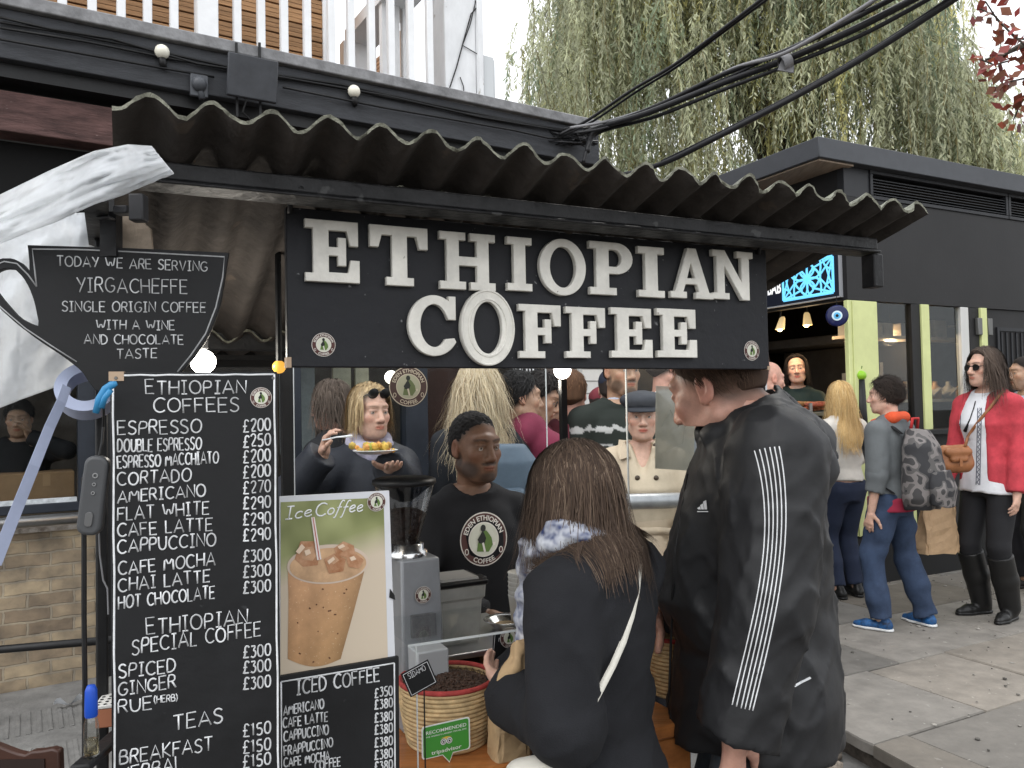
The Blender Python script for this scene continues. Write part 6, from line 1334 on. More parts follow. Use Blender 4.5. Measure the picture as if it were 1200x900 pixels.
    m = MB(); m.tube([P(x,y,1.17) for x,y in ((116,625),(117,650),(121,680),(126,690),(127,720))],.0012,6); tag(m.build('pale_wire',[mat('cable_grey',(.22,.22,.23),.5)]),'thin pale wire curling down beside the stall post left of the menu board','wire')
    # side shelf with bottle and perforated tray
    c=P(107,886,1.1); zs=c.z; sh=thing('side_shelf','narrow dark side shelf of the stall holding a blue capped bottle','shelf',Vector((c.x,c.y,0)))
    m=MB(); m.obox(Vector((c.x-.014,c.y-.03,zs-.012)),(.024,.006,0),(-.008,.2,0),(0,0,.0115)); m.build('shelf_board',[STALLBLACK],sh,bevel=.003); m=MB(); m.obox(Vector((c.x,c.y+.1,0)),(.014,0,0),(0,.014,0),(0,0,zs-.0125)); m.build('shelf_leg',[STALLBLACK],sh)
    b=Vector((c.x,c.y,zs+.001)); T=thing('spray_bottle','slim clear bottle with a bright blue cap on the side shelf','bottle',b)
    zc_=P(108,838,1.1).z-b.z; zt=P(108,802,1.1).z-b.z
    m=MB(); m.lathe(b,[(.0001,0),(.0095,0),(.01,.002),(.01,zc_*.7),(.008,zc_*.9),(.007,zc_)],20); m.build('bottle_body',[clear_mat('bottle_plastic',(.85,.86,.85),.1,.08)],T,smooth=True)
    m=MB(); m.lathe(b,[(.0001,.002),(.009,.002),(.009,zc_*.4),(.0001,zc_*.4)],18); m.build('liquid',[clear_mat('amber_liquid',(.8,.75,.6),.03)],T,smooth=True)
    m=MB(); m.lathe(b,[(.0076,zc_-.002),(.0084,zc_),(.0084,zc_+.012),(.0078,zt-.008),(.005,zt-.001),(.0001,zt)],20); m.build('cap',[mat('cap_blue',(.01,.06,.38),.3)],T,smooth=True)
    q=P(121,889,1.19); T=thing('perforated_tray','terracotta box with a white perforated lid tucked behind the menu board','box',Vector((q.x,q.y,zs+.001))); m=MB(); m.obox(Vector((q.x-.012,q.y,zs+.001)),(.05,.014,0),(-.012,.05,0),(0,0,.028)); m.build('box_body',[mat('terracotta',(.33,.13,.07),.8)],T,bevel=.002)
    m=MB(); m.obox(Vector((q.x-.014,q.y-.002,zs+.0295)),(.054,.016,0),(-.013,.054,0),(0,0,.005)); m.build('lid',[mat('tray_white',(.62,.61,.58),.5)],T,bevel=.001); m=MB()
    for i in range(5):
        for j in range(4): m.lathe(Vector((q.x-.010,q.y+.004,zs+.0348))+Vector((.05,.014,0))*(i/5.2)+Vector((-.012,.05,0))*(j/4.5),[(.0001,.0004),(.0027,.0004)],10)
    m.build('holes',[BLACKGLOSS],T)
    # black coil of cable on the shelf
    # dark wooden chair at the bottom left corner
    cz=P(40,870,1.75); ct=cz.z; T=thing('wooden_chair','dark brown wooden chair with a carved top rail in the bottom left corner','chair',Vector((cz.x-.05,cz.y,0))); br=mat('dark_brown_wood',(.05,.022,.015),.4,noise=.3,nscale=6,stretch=(1,1,3))
    x1=P(69,880,1.75).x; x0=x1-.36; y=cz.y
    m=MB(); out=[(x0,ct-.13),(x0,ct-.03)]+[(x0+(x1-x0)*i/24, ct-.012+.016*math.cos((i-12)/12*math.pi*1.5)*(1 if 4<i<20 else .5)) for i in range(1,24)]+[(x1,ct-.02),(x1+.004,ct-.13)]
    m.prism([(a,y,b) for a,b in out],(0,.022,0)); m.build('top_rail',[br],T,bevel=.004)
    m=MB(); m.box(x0+.03,y-.003,ct-.11,x1-.03,y-.0005,ct-.035); m.build('inset_panel',[mat('chair_inset',(.02,.011,.009),.5)],T)
    for xx in (x0,x1-.03):
        m=MB(); m.box(xx,y,0,xx+.032,y+.024,ct-.131); m.build('rear_leg',[br],T,bevel=.003); m=MB(); m.box(xx,y-.38,0,xx+.03,y-.35,.44); m.build('front_leg',[br],T,bevel=.003)
    m=MB(); m.box(x0-.005,y-.39,.441,x1+.007,y-.001,.475); m.build('seat',[br],T,bevel=.006)
    # litter on the paving
    c=PZ(80,826,.02); m=MB(); V=[]; 
    for i in range(10):
        a=i/9; V+= [c+BW.u*(a*.13-.065)+BW.n*(.022*math.sin(math.pi*(a*.8+.1)))+Vector((0,0,.03+.02*math.sin(a*9))), c+BW.u*(a*.13-.065)-BW.n*(.02*math.sin(math.pi*(a*.8+.1)))+Vector((0,0,.004+.01*math.sin(a*7+1)))]
    m.add(V,[(2*i,2*i+1,2*i+3,2*i+2) for i in range(9)]); o=m.build('litter',[mat('tissue_white',(.7,.72,.75),.8)],smooth=True); tag(o,'crumpled white paper scrap lying on the ribbed paving','litter')
left_clutter()
# ================================================================== PEOPLE: distance-field bodies meshed by surface nets
class Cone:
    def __init__(s, a, b, ra, rb, k=.02, flat=False, op='u', sq=None):
        s.a, s.b = np.array(a, float), np.array(b, float); s.ra, s.rb, s.k, s.flat, s.op, s.sq = ra, rb, k, flat, op, sq
    def box(s, m):
        r = max(s.ra, s.rb)+m; return np.minimum(s.a,s.b)-r, np.maximum(s.a,s.b)+r
    def d(s, X, Y, Z, e):
        ba = s.b-s.a; L2 = ba@ba+1e-12
        px, py, pz = X-s.a[0], Y-s.a[1], Z-s.a[2]; t = (px*ba[0]+py*ba[1]+pz*ba[2])/L2; h = np.clip(t,0,1)
        d = np.sqrt((px-h*ba[0])**2+(py-h*ba[1])**2+(pz-h*ba[2])**2)-(s.ra+(s.rb-s.ra)*h)-e
        if s.flat: d = np.maximum(d, (t-1)*math.sqrt(L2))
        return d
class Ell:
    def __init__(s, c, r, M=None, k=.02, op='u'):
        s.c, s.r, s.M, s.k, s.op = np.array(c,float), np.array(r,float)*np.ones(3), M, k, op
    def box(s, m): R_ = s.r.max()+m; return s.c-R_, s.c+R_
    def d(s, X, Y, Z, e):
        px, py, pz = X-s.c[0], Y-s.c[1], Z-s.c[2]
        if s.M is not None: M = s.M; px, py, pz = px*M[0,0]+py*M[1,0]+pz*M[2,0], px*M[0,1]+py*M[1,1]+pz*M[2,1], px*M[0,2]+py*M[1,2]+pz*M[2,2]
        r = s.r+e; k0 = np.sqrt((px/r[0])**2+(py/r[1])**2+(pz/r[2])**2)+1e-9; k1 = np.sqrt((px/r[0]**2)**2+(py/r[1]**2)**2+(pz/r[2]**2)**2)+1e-9
        return k0*(k0-1)/k1
class Torso:
    """stack of elliptical sections [(z, rx, ry, yoff, xoff)] with optional open (flat) bottom"""
    def __init__(s, tab, k=.03, flat_lo=False, flat_hi=False, op='u'):
        s.t = np.array(sorted(tab)); s.k, s.fl, s.fh, s.op = k, flat_lo, flat_hi, op
    def box(s, m):
        t = s.t; return np.array([(t[:,4]-t[:,1]).min()-m,(t[:,3]-t[:,2]).min()-m,t[0,0]-m]), np.array([(t[:,4]+t[:,1]).max()+m,(t[:,3]+t[:,2]).max()+m,t[-1,0]+m])
    def d(s, X, Y, Z, e):
        t = s.t; z = np.clip(Z,t[0,0],t[-1,0]); rx = np.interp(z,t[:,0],t[:,1])+e; ry = np.interp(z,t[:,0],t[:,2])+e; yo = np.interp(z,t[:,0],t[:,3]); xo = np.interp(z,t[:,0],t[:,4])
        q = np.sqrt(((X-xo)/rx)**2+((Y-yo)/ry)**2); d = (q-1)*np.minimum(rx,ry)
        lo, hi = t[0,0]-Z, Z-t[-1,0]
        dz = np.maximum(lo,hi)
        out = np.where(dz > 0, np.sqrt(np.maximum(d,0)**2+np.maximum(dz-e,0)**2)+np.where(dz<e,0,0), d)
        if s.fl: out = np.maximum(out, lo)
        elif s.fh is False: out = np.maximum(out, np.maximum(lo,hi)-e) 
        if s.fh: out = np.maximum(out, hi)
        return out
_TAB = np.random.RandomState(77).rand(24,24,24).astype(np.float32)
def vnoise(x, y, z):
    xi, yi, zi = np.floor(x).astype(int), np.floor(y).astype(int), np.floor(z).astype(int); fx, fy, fz = x-xi, y-yi, z-zi
    fx, fy, fz = fx*fx*(3-2*fx), fy*fy*(3-2*fy), fz*fz*(3-2*fz); T = _TAB
    g = lambda a,b,c: T[(xi+a)%24,(yi+b)%24,(zi+c)%24]
    return ((g(0,0,0)*(1-fx)+g(1,0,0)*fx)*(1-fy)+(g(0,1,0)*(1-fx)+g(1,1,0)*fx)*fy)*(1-fz)+((g(0,0,1)*(1-fx)+g(1,0,1)*fx)*(1-fy)+(g(0,1,1)*(1-fx)+g(1,1,1)*fx)*fy)*fz-.5
def nets(A, lo, h):
    S = A < 0; c = np.zeros(tuple(n-1 for n in A.shape), np.int8)
    sl = lambda a,n: slice(a, n-1+a)
    n0,n1,n2 = A.shape; cor = [(i,j,k) for i in (0,1) for j in (0,1) for k in (0,1)]
    for i,j,k in cor: c += S[sl(i,n0),sl(j,n1),sl(k,n2)]
    act = (c > 0) & (c < 8); I = np.argwhere(act)
    if len(I) == 0: return np.zeros((0,3)), np.zeros((0,4),int)
    idx = -np.ones(act.shape, np.int64); idx[act] = np.arange(len(I))
    acc = np.zeros((len(I),3)); cnt = np.zeros(len(I))
    for a in cor:
        for ax in range(3):
            if a[ax] == 0:
                b = list(a); b[ax] = 1
                va = A[I[:,0]+a[0],I[:,1]+a[1],I[:,2]+a[2]]; vb = A[I[:,0]+b[0],I[:,1]+b[1],I[:,2]+b[2]]
                m = (va < 0) != (vb < 0); t = np.where(m, va/(va-vb+1e-20), 0); p = np.zeros((len(I),3)); p[:] = a; p[:,ax] = t
                acc += p*m[:,None]; cnt += m
    V = lo+(I+acc/cnt[:,None])*h
    F_ = []
    for ax in range(3):
        o1, o2 = [(1,2),(2,0),(0,1)][ax]
        s0 = [slice(None)]*3; s1 = [slice(None)]*3; s0[ax] = slice(0,-1); s1[ax] = slice(1,None)
        d = S[tuple(s0)].astype(np.int8)-S[tuple(s1)].astype(np.int8)
        E = np.argwhere(d != 0); E = E[(E[:,o1] > 0) & (E[:,o2] > 0) & (E[:,o1] < A.shape[o1]-1) & (E[:,o2] < A.shape[o2]-1)]
        if len(E) == 0: continue
        q = []
        for da, db in ((-1,-1),(0,-1),(0,0),(-1,0)):
            e = E.copy(); e[:,o1] += da; e[:,o2] += db; q.append(idx[e[:,0],e[:,1],e[:,2]])
        q = np.stack(q,1); sg = d[E[:,0],E[:,1],E[:,2]] > 0
        q[~sg] = q[~sg][:,::-1]; F_.append(q)
    return V, np.concatenate(F_)
def surf(prims, h, e=0, lo=None, hi=None, noise=None, cuts=(), smooth=1):
    m = .03+e
    bl = np.min([p.box(m)[0] for p in prims if p.op == 'u'],0); bh = np.max([p.box(m)[1] for p in prims if p.op == 'u'],0)
    if lo is not None: bl = np.maximum(bl, lo)
    if hi is not None: bh = np.minimum(bh, hi)
    n = np.ceil((bh-bl)/h).astype(int)+2; ax = [bl[i]+np.arange(n[i])*h for i in range(3)]
    A = np.full(tuple(n), .5, np.float32)
    for p in prims:
        a, b = p.box(p.k+3*h+e+.012); i0 = np.clip(np.floor((a-bl)/h).astype(int),0,n); i1 = np.clip(np.ceil((b-bl)/h).astype(int)+1,0,n)
        if np.any(i1 <= i0): continue
        s = tuple(slice(u,v) for u,v in zip(i0,i1)); X = ax[0][s[0]][:,None,None]; Y = ax[1][s[1]][None,:,None]; Z = ax[2][s[2]][None,None,:]
        d = p.d(X,Y,Z,e if p.op == 'u' else 0) + np.zeros(A[s].shape); a_ = A[s]; k = p.k
        if p.op == 'u': hh = np.maximum(k-np.abs(a_-d),0)/k; A[s] = np.minimum(a_,d)-hh*hh*k*.25
        else: hh = np.maximum(k-np.abs(-a_-d),0)/k; A[s] = np.maximum(a_,-d)+hh*hh*k*.25
    if noise is not None:
        X,Y,Z = np.meshgrid(*ax, indexing='ij')
        near = np.abs(A) < .04
        A[near] += noise(X[near],Y[near],Z[near]).astype(np.float32)
    for (pt, nn) in cuts:
        pt, nn = np.array(pt,float), np.array(nn,float); nn /= np.linalg.norm(nn)
        A = np.maximum(A, (ax[0]-pt[0])[:,None,None]*nn[0]+(ax[1]-pt[1])[None,:,None]*nn[1]+(ax[2]-pt[2])[None,None,:]*nn[2])
    A[0]=A[-1]=.5; A[:,0]=A[:,-1]=.5; A[:,:,0]=A[:,:,-1]=.5
    return nets(A, bl, h)
def relax(V, F_, it=1):
    for _ in range(it):
        acc = np.zeros_like(V); c = np.zeros(len(V))
        for a in range(4):
            for b in ((a+1)%4, (a+3)%4): np.add.at(acc, F_[:,a], V[F_[:,b]]); np.add.at(c, F_[:,a], 1)
        V = V*.5+.5*acc/np.maximum(c,1)[:,None]
    return V
def rotz(a): c, s = math.cos(a), math.sin(a); return np.array([[c,-s,0],[s,c,0],[0,0,1]])
def rotx(a): c, s = math.cos(a), math.sin(a); return np.array([[1,0,0],[0,c,-s],[0,s,c]])
def roty(a): c, s = math.cos(a), math.sin(a); return np.array([[c,0,s],[0,1,0],[-s,0,c]])
def unit(v): v = np.array(v,float); return v/(np.linalg.norm(v)+1e-12)
def ik(S, W, a, b, pole):
    S, W = np.array(S,float), np.array(W,float); v = W-S; L = np.linalg.norm(v); L2 = min(L, (a+b)*.995); v = v/L; W = S+v*L2
    x = (a*a-b*b+L2*L2)/(2*L2); h = math.sqrt(max(a*a-x*x,0)); p = np.array(pole,float); p = p-v*(p@v); p = unit(p)
    return S+v*x+p*h, W
SKIN = {'light':(.53,.33,.25),'pink':(.52,.29,.22),'olive':(.43,.27,.18),'brown':(.165,.09,.057),'tan':(.4,.25,.17)}
def cloth(name, col, rough=.85, bs=350, noise=.12, bump=.25, **kw): return mat(name, col, rough, noise=noise, nscale=9, bump=bump, bscale=bs, bdist=.003, **kw)
def fabric_noise(amp, f=14, seed=0, stretch=(1,1,.6)):
    def fn(x,y,z):
        n = vnoise(x*f*stretch[0]+seed, y*f*stretch[1]+seed*.7, z*f*stretch[2]+seed*1.3)
        n2 = vnoise(x*f*2.3+seed*2, y*f*2.3, z*f*1.6+seed)
        return amp*(1.4*n+.6*n2)
    return fn
class Body: pass
def hand_prims(W, hd, pn, side, H, curl=.4, spread=1.0):
    """W wrist, hd hand direction, pn palm normal, side +1 right / -1 left"""
    s = H/1.75; hd = unit(hd); pn = unit(np.array(pn)-hd*(np.array(pn)@hd)); ax = np.cross(hd, pn)*(-side)   # towards the thumb
    P_ = [Cone(W-hd*.05*s, W+hd*.012*s, .024*s, .022*s, .012)]
    c = W+hd*.05*s
    P_.append(Cone(W+hd*.02*s, c+hd*.03*s+ax*.016*s, .019*s,.0135*s,.014)); P_.append(Cone(W+hd*.02*s, c+hd*.03*s, .019*s,.0135*s,.012)); P_.append(Cone(W+hd*.02*s, c+hd*.027*s-ax*.018*s,.018*s,.0125*s,.014))
    for i, (o, l, r) in enumerate(((.026,.066,.0092),(.009,.075,.0096),(-.009,.069,.0092),(-.026,.054,.0082))):
        b = W+hd*(.084-.004*abs(i-1))*s+ax*o*s; d = unit(hd+ax*o*spread*4); p = b
        for j, fl in enumerate((.42,.33,.25)):
            a = curl*(.55+.35*j)+.04*i; d = unit(d*math.cos(a*.75)+pn*math.sin(a*.75)); q = p+d*l*fl*s; P_.append(Cone(p,q,r*s*(1-.08*j),r*s*(.92-.08*j),.004)); p = q
    b = W+hd*.024*s+ax*.02*s; d = unit(hd*.62+ax*.75+pn*.25); p = b
    for j,(l,r) in enumerate(((.042,.0135),(.034,.0108),(.026,.0095))):
        q = p+d*l*s; P_.append(Cone(p,q,r*s,r*s*.92,.006)); p = q; d = unit(d+hd*.35*(1+curl)+pn*.45*curl)
    return P_
def person(label, x, y, H, yaw, z0=0, group=None, sex='m', skin='light', wide=1.0, belly=0, head=None, neck_fwd=0, neck_up=0, arms=None, drop=0, lean=0, twist=0, legs=None,
           top=None, bottom=None, shoe=None, hair=None, face=True, brow=(.12,.07,.045), beard=None, lips=(.95,.6,.56), res=.014, hres=.0055, hand_res=.0055, eye=(.08,.05,.03), head_scale=1.0, alen=1, name='person'):
    B = Body(); yawr = R(yaw-90); RZ = rotz(yawr); O = np.array([x,y,z0]); B.w = lambda V: np.asarray(V)@RZ.T+O; B.l = lambda p: (np.array(p,float)-O)@RZ; B.H = H
    T = thing(name, label, 'person', Vector((x,y,z0)), group); B.T = T
    fem = sex == 'f'; sw = (.093 if fem else .107)*H*wide
    zt = lambda f: f*H-drop
    def yo(z): return lean*max(0,z-zt(.52))
    # --- torso sections
    base = [(.455,.06,.058,0),(.5,.092 if fem else .088,.066,0),(.54,.095 if fem else .09,.066,0),(.6,.076 if fem else .083,.058,.004),(.66,.078 if fem else .088,.06,.004),(.72,.088 if fem else .098,.066+(.008 if fem else 0),.006),(.765,.09 if fem else .1,.062,.0),(.80,.078 if fem else .086,.05,-.004),(.825,.052,.04,-.008),(.845,.036,.034,-.006)]
    tab = [(zt(f), rx*H*wide, ry*H*wide+belly*math.exp(-((f-.61)/.07)**2), (o*H+yo(zt(f))+belly*.55*math.exp(-((f-.61)/.07)**2)), 0) for f,rx,ry,o in base]; B.tab = tab
    zs = zt(.79); J = {}
    for nm, sg in (('R',1),('L',-1)): J['S'+nm] = np.array([sg*sw, yo(zs)-.004*H, zs])
    aL, bL = .172*H*alen, .148*H*alen
    arms = arms or {}; hands = []
    for nm, sg in (('R',1),('L',-1)):
        a = dict(arms.get(nm, {})); S = J['S'+nm]
        if 'world' in a: W = B.l(a['world'])
        elif 'local' in a: W = np.array(a['local'],float)
        else: W = S+np.array([sg*.035*H, .045*H, -.312*H])
        E, W = ik(S, W, aL, bL, (B.l(a['elbow'])-(S+W)/2) if 'elbow' in a else a.get('pole', (sg*.35,-1,-.25))); J['E'+nm], J['W'+nm] = E, W
        hd = unit(np.array(a.get('hdir', W-E),float)) if 'hdir' in a else unit(W-E+np.array([0,.02,-.01])); pn = a.get('palm', (-sg,.15,0)); B.__dict__['hand'+nm] = (W,hd,pn)
        hands.append((nm, hand_prims(W, hd, pn, sg, H, a.get('curl',.45)), a.get('hide',False), W))
    # --- legs
    for nm, sg in (('R',1),('L',-1)):
        lg = (legs or {}).get(nm, {}); hp = np.array([sg*.05*H*wide, 0, zt(.5)]); an = np.array([sg*.055*H+lg.get('dx',0), lg.get('dy',0), .047*H+lg.get('dz',0)]); kn, an = ik(hp, an, .235*H, .23*H, (sg*.1,1,0)); J['H'+nm], J['K'+nm], J['A'+nm] = hp, kn, an; J['T'+nm] = unit([sg*.22,1,0])
    B.J = J
    legp = []
    for nm in 'RL': legp += [Cone(J['H'+nm],J['K'+nm],.05*H*wide,.034*H,.03), Cone(J['K'+nm],(J['K'+nm]*.7+J['A'+nm]*.3)-np.array([0,.012,0]),.034*H,.034*H,.02), Cone(J['K'+nm]*.7+J['A'+nm]*.3,J['A'+nm],.033*H,.022*H,.02)]
    armp = {nm: [Cone(J['S'+nm],J['E'+nm],.0275*H*wide,.0215*H,.03), Cone(J['E'+nm],J['W'+nm],.0225*H,.0155*H,.015)] for nm in 'RL'}
    clav = [Cone(J['SL']*.8+np.array([0,0,.006*H]),J['SR']*.8+np.array([0,0,.006*H]),.024*H,.024*H,.03)]+[Cone(np.array([sg*.02*H,yo(zt(.83))-.01*H,zt(.832)]),J['S'+n_]+np.array([0,0,.002*H]),.026*H,.022*H,.03) for n_,sg in (('R',1),('L',-1))]
    # --- head
    hd = dict(yaw=0,pitch=0,roll=0); hd.update(head or {}); s = .136*H*head_scale/.235*(1.0); hw = R(hd['yaw']); M = rotz(hw)@rotx(-R(hd['pitch']))@roty(R(hd['roll'])); B.M, B.hs = M, s
    nb = np.array([0, yo(zt(.83))-.006*H, zt(.83)]); ho = np.array([0, yo(zt(.93))+.012*H+neck_fwd, zt(.93)+neck_up]); B.ho = ho   # ho: centre between the ears
    hp = lambda *p: ho+M@(np.array(p,float)*s); B.hp = hp
    nk = [Cone(nb, hp(0,-.022,-.045), .033*H*wide, .029*H*(1.05 if not fem else .92)*min(wide,1.1), .03)]
    E_ = lambda c,r,k=.015,op='u': Ell(hp(*c), np.array(r)*s, M, k*s, op)
    C_ = lambda a,b,ra,rb,k=.01,op='u': Cone(hp(*a),hp(*b),ra*s,rb*s,k*s,op=op)
    hdp = [E_((0,-.014,.036),(.0745,.094,.086)), E_((0,.03,-.03),(.062,.064,.075),.03), E_((0,.048,-.068),(.045,.04,.045),.03), E_((0,.074,-.1),(.02,.017,.016),.02)]
    for sx in (-1,1): hdp += [C_((sx*.055,-.008,-.06),(sx*.03,.055,-.093),.018,.016,.03), E_((sx*.043,.062,-.018),(.021,.02,.02),.022), C_((sx*.012,.083,.036),(sx*.042,.07,.033),.0145,.012,.02)]
    hdp += [C_((0,.082,.03),(0,.109,-.026),.0095,.0125,.012), E_((0,.11,-.03),(.0115,.012,.010),.008)]
    for sx in (-1,1): hdp += [E_((sx*.013,.1,-.034),(.0095,.0105,.008),.008)]
    for sx in (-1,1): hdp += [E_((sx*.033,.097,.008),(.0155,.0135,.0105),.014,'s'), E_((sx*.032,.076,.007),(.0145,.0138,.0125),.004), E_((sx*.0325,.0925,.0056),(.0118,.008,.0046),.003,'s'), C_((sx*.019,.0885,.0125),(sx*.045,.0805,.0125),.0042,.0042,.006)]
    hdp += [E_((0,.091,-.058),(.024,.0105,.0058),.006), E_((0,.0895,-.068),(.021,.011,.0065),.006), C_((-.021,.0945,-.0632),(.021,.0945,-.0632),.0022,.0022,.003,'s'), E_((0,.075,-.0855),(.022,.013,.008),.012)]
    for sx in (-1,1): hdp += [E_((sx*.0765,-.012,-.002),(.0085,.019,.031),.01), E_((sx*.083,-.008,.003),(.006,.010,.018),.006,'s'), E_((sx*.0755,.0,-.026),(.0065,.008,.009),.008)]
    # --- continuous body mesh
    Vs, Fs, n = [], [], 0; zcut = nb[2]+.004
    blocks = [surf(legp+[Torso(tab)]+clav+armp['R']+armp['L']+nk, res, hi=np.array([9,9,zcut+2*res])), surf(hdp+nk, hres, lo=np.array([-9,-9,zcut-.02]))]
    for nm, pr, hide, W in hands:
        if not hide: blocks.append(surf(pr, hand_res))
    for V, F_ in blocks:
        Vs.append(V); Fs.append(F_+n); n += len(V)
    nhead0 = len(Vs[0]); nhead1 = nhead0+len(Vs[1]); V = np.concatenate(Vs); F_ = np.concatenate(Fs)
    tint = np.ones((len(V),3)); q = ((V-ho)@M)/s; isH = np.zeros(len(V),bool); isH[nhead0:nhead1] = True
    def blob(c, r, col, pw=1.0):
        d = np.sqrt((((q-np.array(c))/np.array(r))**2).sum(1)); wgt = np.clip(1.25-d,0,1)*isH; wgt = np.minimum(1,wgt*2.2)*pw
        tint[:] = tint*(1-wgt[:,None])+tint*np.array(col)*wgt[:,None]
    if face:
        for sx in (-1,1):
            blob((sx*.045,.075,-.025),(.024,.03,.018),(1.06,.86,.82),.6)
            bw = (brow[0]/SKIN[skin][0],brow[1]/SKIN[skin][1],brow[2]/SKIN[skin][2])
            for t in np.linspace(0,1,5): blob((sx*(.014+.034*t),.092-.012*t,.0305+.0045*math.sin(t*2.6)),(.009,.02,.0032+.0012*(1-t)),bw,.55)
            blob((sx*.032,.088,.0128),(.017,.012,.0022),(.35,.28,.25),.7)
        blob((0,.1,-.063),(.024,.02,.0095),lips,1); blob((0,.1,-.0632),(.022,.02,.0016),(.5,.35,.33),.9); blob((0,.11,-.035),(.015,.02,.012),(1.04,.86,.82),.5)
        for sx in (-1,1): blob((sx*.0075,.112,-.0405),(.003,.008,.002),(.5,.35,.3),.5)  # nostrils: shade of the openings painted into the skin tint
    if hair and hair.get('kind') == 'short' and hair.get('stubble',1):
        ds = (q-np.array([0,hair.get('front',.035)-.042,0]))@unit([0,1,-hair.get('slope',.85)]); hc = np.mean(np.array(hair.get('cols') or [hair.get('col',(.03,.02,.015))]),0)/np.array(SKIN[skin]); w_ = (np.clip((.012-ds)/.022,0,1)*np.clip((q[:,2]+.075)/.04,0,1)*isH*np.clip((np.abs(q[:,1]+.0)*0+1),0,1)*(1-np.clip((np.abs(q[:,0])-.074)/.004,0,1)))[:,None]*.85
        tint[:] = tint*(1-w_)+hc*w_
    for sx in (-1,1): blob((sx*.079,-.01,0),(.014,.024,.034),(1.07,.78,.74),.55)
    if beard:
        col, pw = beard; bc = [c/k for c,k in zip(col,SKIN[skin])]
        for sx in (-1,1):
            blob((sx*.045,.04,-.07),(.03,.045,.032),bc,pw); blob((sx*.06,.0,-.045),(.018,.02,.035),bc,pw)
            blob((sx*.016,.098,-.0485),(.018,.018,.0058),bc,pw)
        blob((0,.075,-.095),(.035,.035,.02),bc,pw)
    skm = mat('skin_%s' % skin, SKIN[skin], .48, noise=.14, nscale=38, bump=.25, bscale=220, tint=True, sss=.12 if skin!='brown' else .05, bdist=.002)
    B.body = link('body', B.w(V), F_, [skm], T, True, attr=tint)
    if face:
        for sx in (-1,1):
            mb = MB(); mb.sphere((0,0,0),.0118*s,14); vv = np.array(mb.v); ctr = np.array(hp(sx*.0318,.0783,.0062)); fw = M@unit([sx*.04,1,-.02]); cs = []
            for v in vv:
                a = (unit(v)@fw); cs.append((.03,.02,.015) if a > .975 else eye if a > .87 else (.5,.46,.43))
            link('eye', B.w(vv+ctr), mb.f, [mat('eyeball',(1,1,1),.15,tint=True)], T, True, attr=np.array(cs))
    # --- clothes
    if bottom:
        e = bottom.get('e',.012); cut_h = bottom.get('hem',.055)*H
        pr = [Torso([t for t in tab if t[0] < zt(.60)], flat_hi=True)]
        for nm in 'RL':
            K_, A_ = J['K'+nm], J['A'+nm]; fl = bottom.get('flare',.0)
            pr += [Cone(J['H'+nm],K_,.052*H*wide,.036*H+fl*.5,.025), Cone(K_,K_*.5+A_*.5-np.array([0,.008,0]),.036*H+fl*.5,.033*H+fl,.015), Cone(K_*.5+A_*.5-np.array([0,.008,0]),A_+unit(A_-K_)*(.047*H-cut_h),.033*H+fl,.027*H+fl,.015,flat=True)]
        nz = None
        if bottom.get('wr',.004):
            wr = bottom.get('wr',.004); f0 = fabric_noise(wr,9,yaw,(1,1,1.6))
            nz = f0
        V, F_ = surf(pr, bottom.get('res',res*.8), e, noise=nz); link('trousers', B.w(V), F_, [bottom['mat']], T, True)
    if shoe:
        for nm, sg in (('R',1),('L',-1)):
            A_ = J['A'+nm]; t = J['T'+nm]; fl = np.array([A_[0],A_[1],A_[2]-.047*H]); k = H/1.75; up = np.array([0,0,1.])
            pr = [Cone(fl-t*.04*k+up*.034*k, fl+t*.1*k+up*.03*k,.036*k,.034*k,.02), Cone(fl+t*.1*k+up*.026*k, fl+t*.165*k+up*.022*k,.036*k,.024*k,.02), Cone(fl-t*.03*k+up*.05*k, fl-t*.012*k+up*.1*k,.036*k,.036*k,.02)]
            if shoe.get('boot'): pr += [Cone(A_-np.array([0,.008,0]),A_+(J['K'+nm]-A_)*.45-np.array([0,.012,0]),.036*H,.043*H,.02),Cone(A_+(J['K'+nm]-A_)*.45-np.array([0,.012,0]),A_+(J['K'+nm]-A_)*.86,.043*H,.044*H,.02,flat=True)]
            V, F_ = surf(pr, .007 if shoe.get('fine') else .011, cuts=[(fl+up*.012*k,(0,0,-1))]); o = link('shoe', B.w(V), F_, [shoe['mat']], T, True)
            pr = [Cone(fl-t*.045*k+up*.008*k, fl+t*.1*k+up*.008*k,.038*k,.039*k,.02), Cone(fl+t*.1*k+up*.008*k, fl+t*.168*k+up*.008*k,.039*k,.026*k,.02)]
            V, F_ = surf(pr, .006 if shoe.get('fine') else .009, cuts=[(fl+up*.001,(0,0,-1)),(fl+up*.02*k,(0,0,1))]); link('sole', B.w(V), F_, [shoe.get('sole',shoe['mat'])], o, True)
    def make_top(tp, nm='top'):
        e = tp.get('e',.01); hem = zt(tp.get('hem',.5)); tb = [list(t) for t in tab if t[0] > max(hem, zt(.53))]
        if tp.get('skirt'):   # coats hang straight below the waist
            rx0, ry0 = tp['skirt']; tb = [t for t in tb if t[0] > zt(.56)]; tb += [[zt(.52),rx0*H,ry0*H,yo(zt(.52)),0],[hem,rx0*H*1.03,ry0*H*1.06,0,0]]
        else: tb += [[hem, tp.get('hx',tb and max(.09*H*wide,0)), tp.get('hy',.068*H*wide)+(belly*.8 if hem>zt(.5) else belly*.5), yo(hem)+belly*.4, 0]]
        tb = [t for t in tb if t[0] < zt(.832)]
        tb += [[zt(.838), .046*H*wide, .042*H*wide, yo(zt(.838))-.008*H, 0]]
        pr = [Torso(tb, flat_lo=True, flat_hi=True)]+[Cone(c.a,c.b,c.ra,c.rb,c.k) for c in clav]
        sl = tp.get('sleeve',1.0)
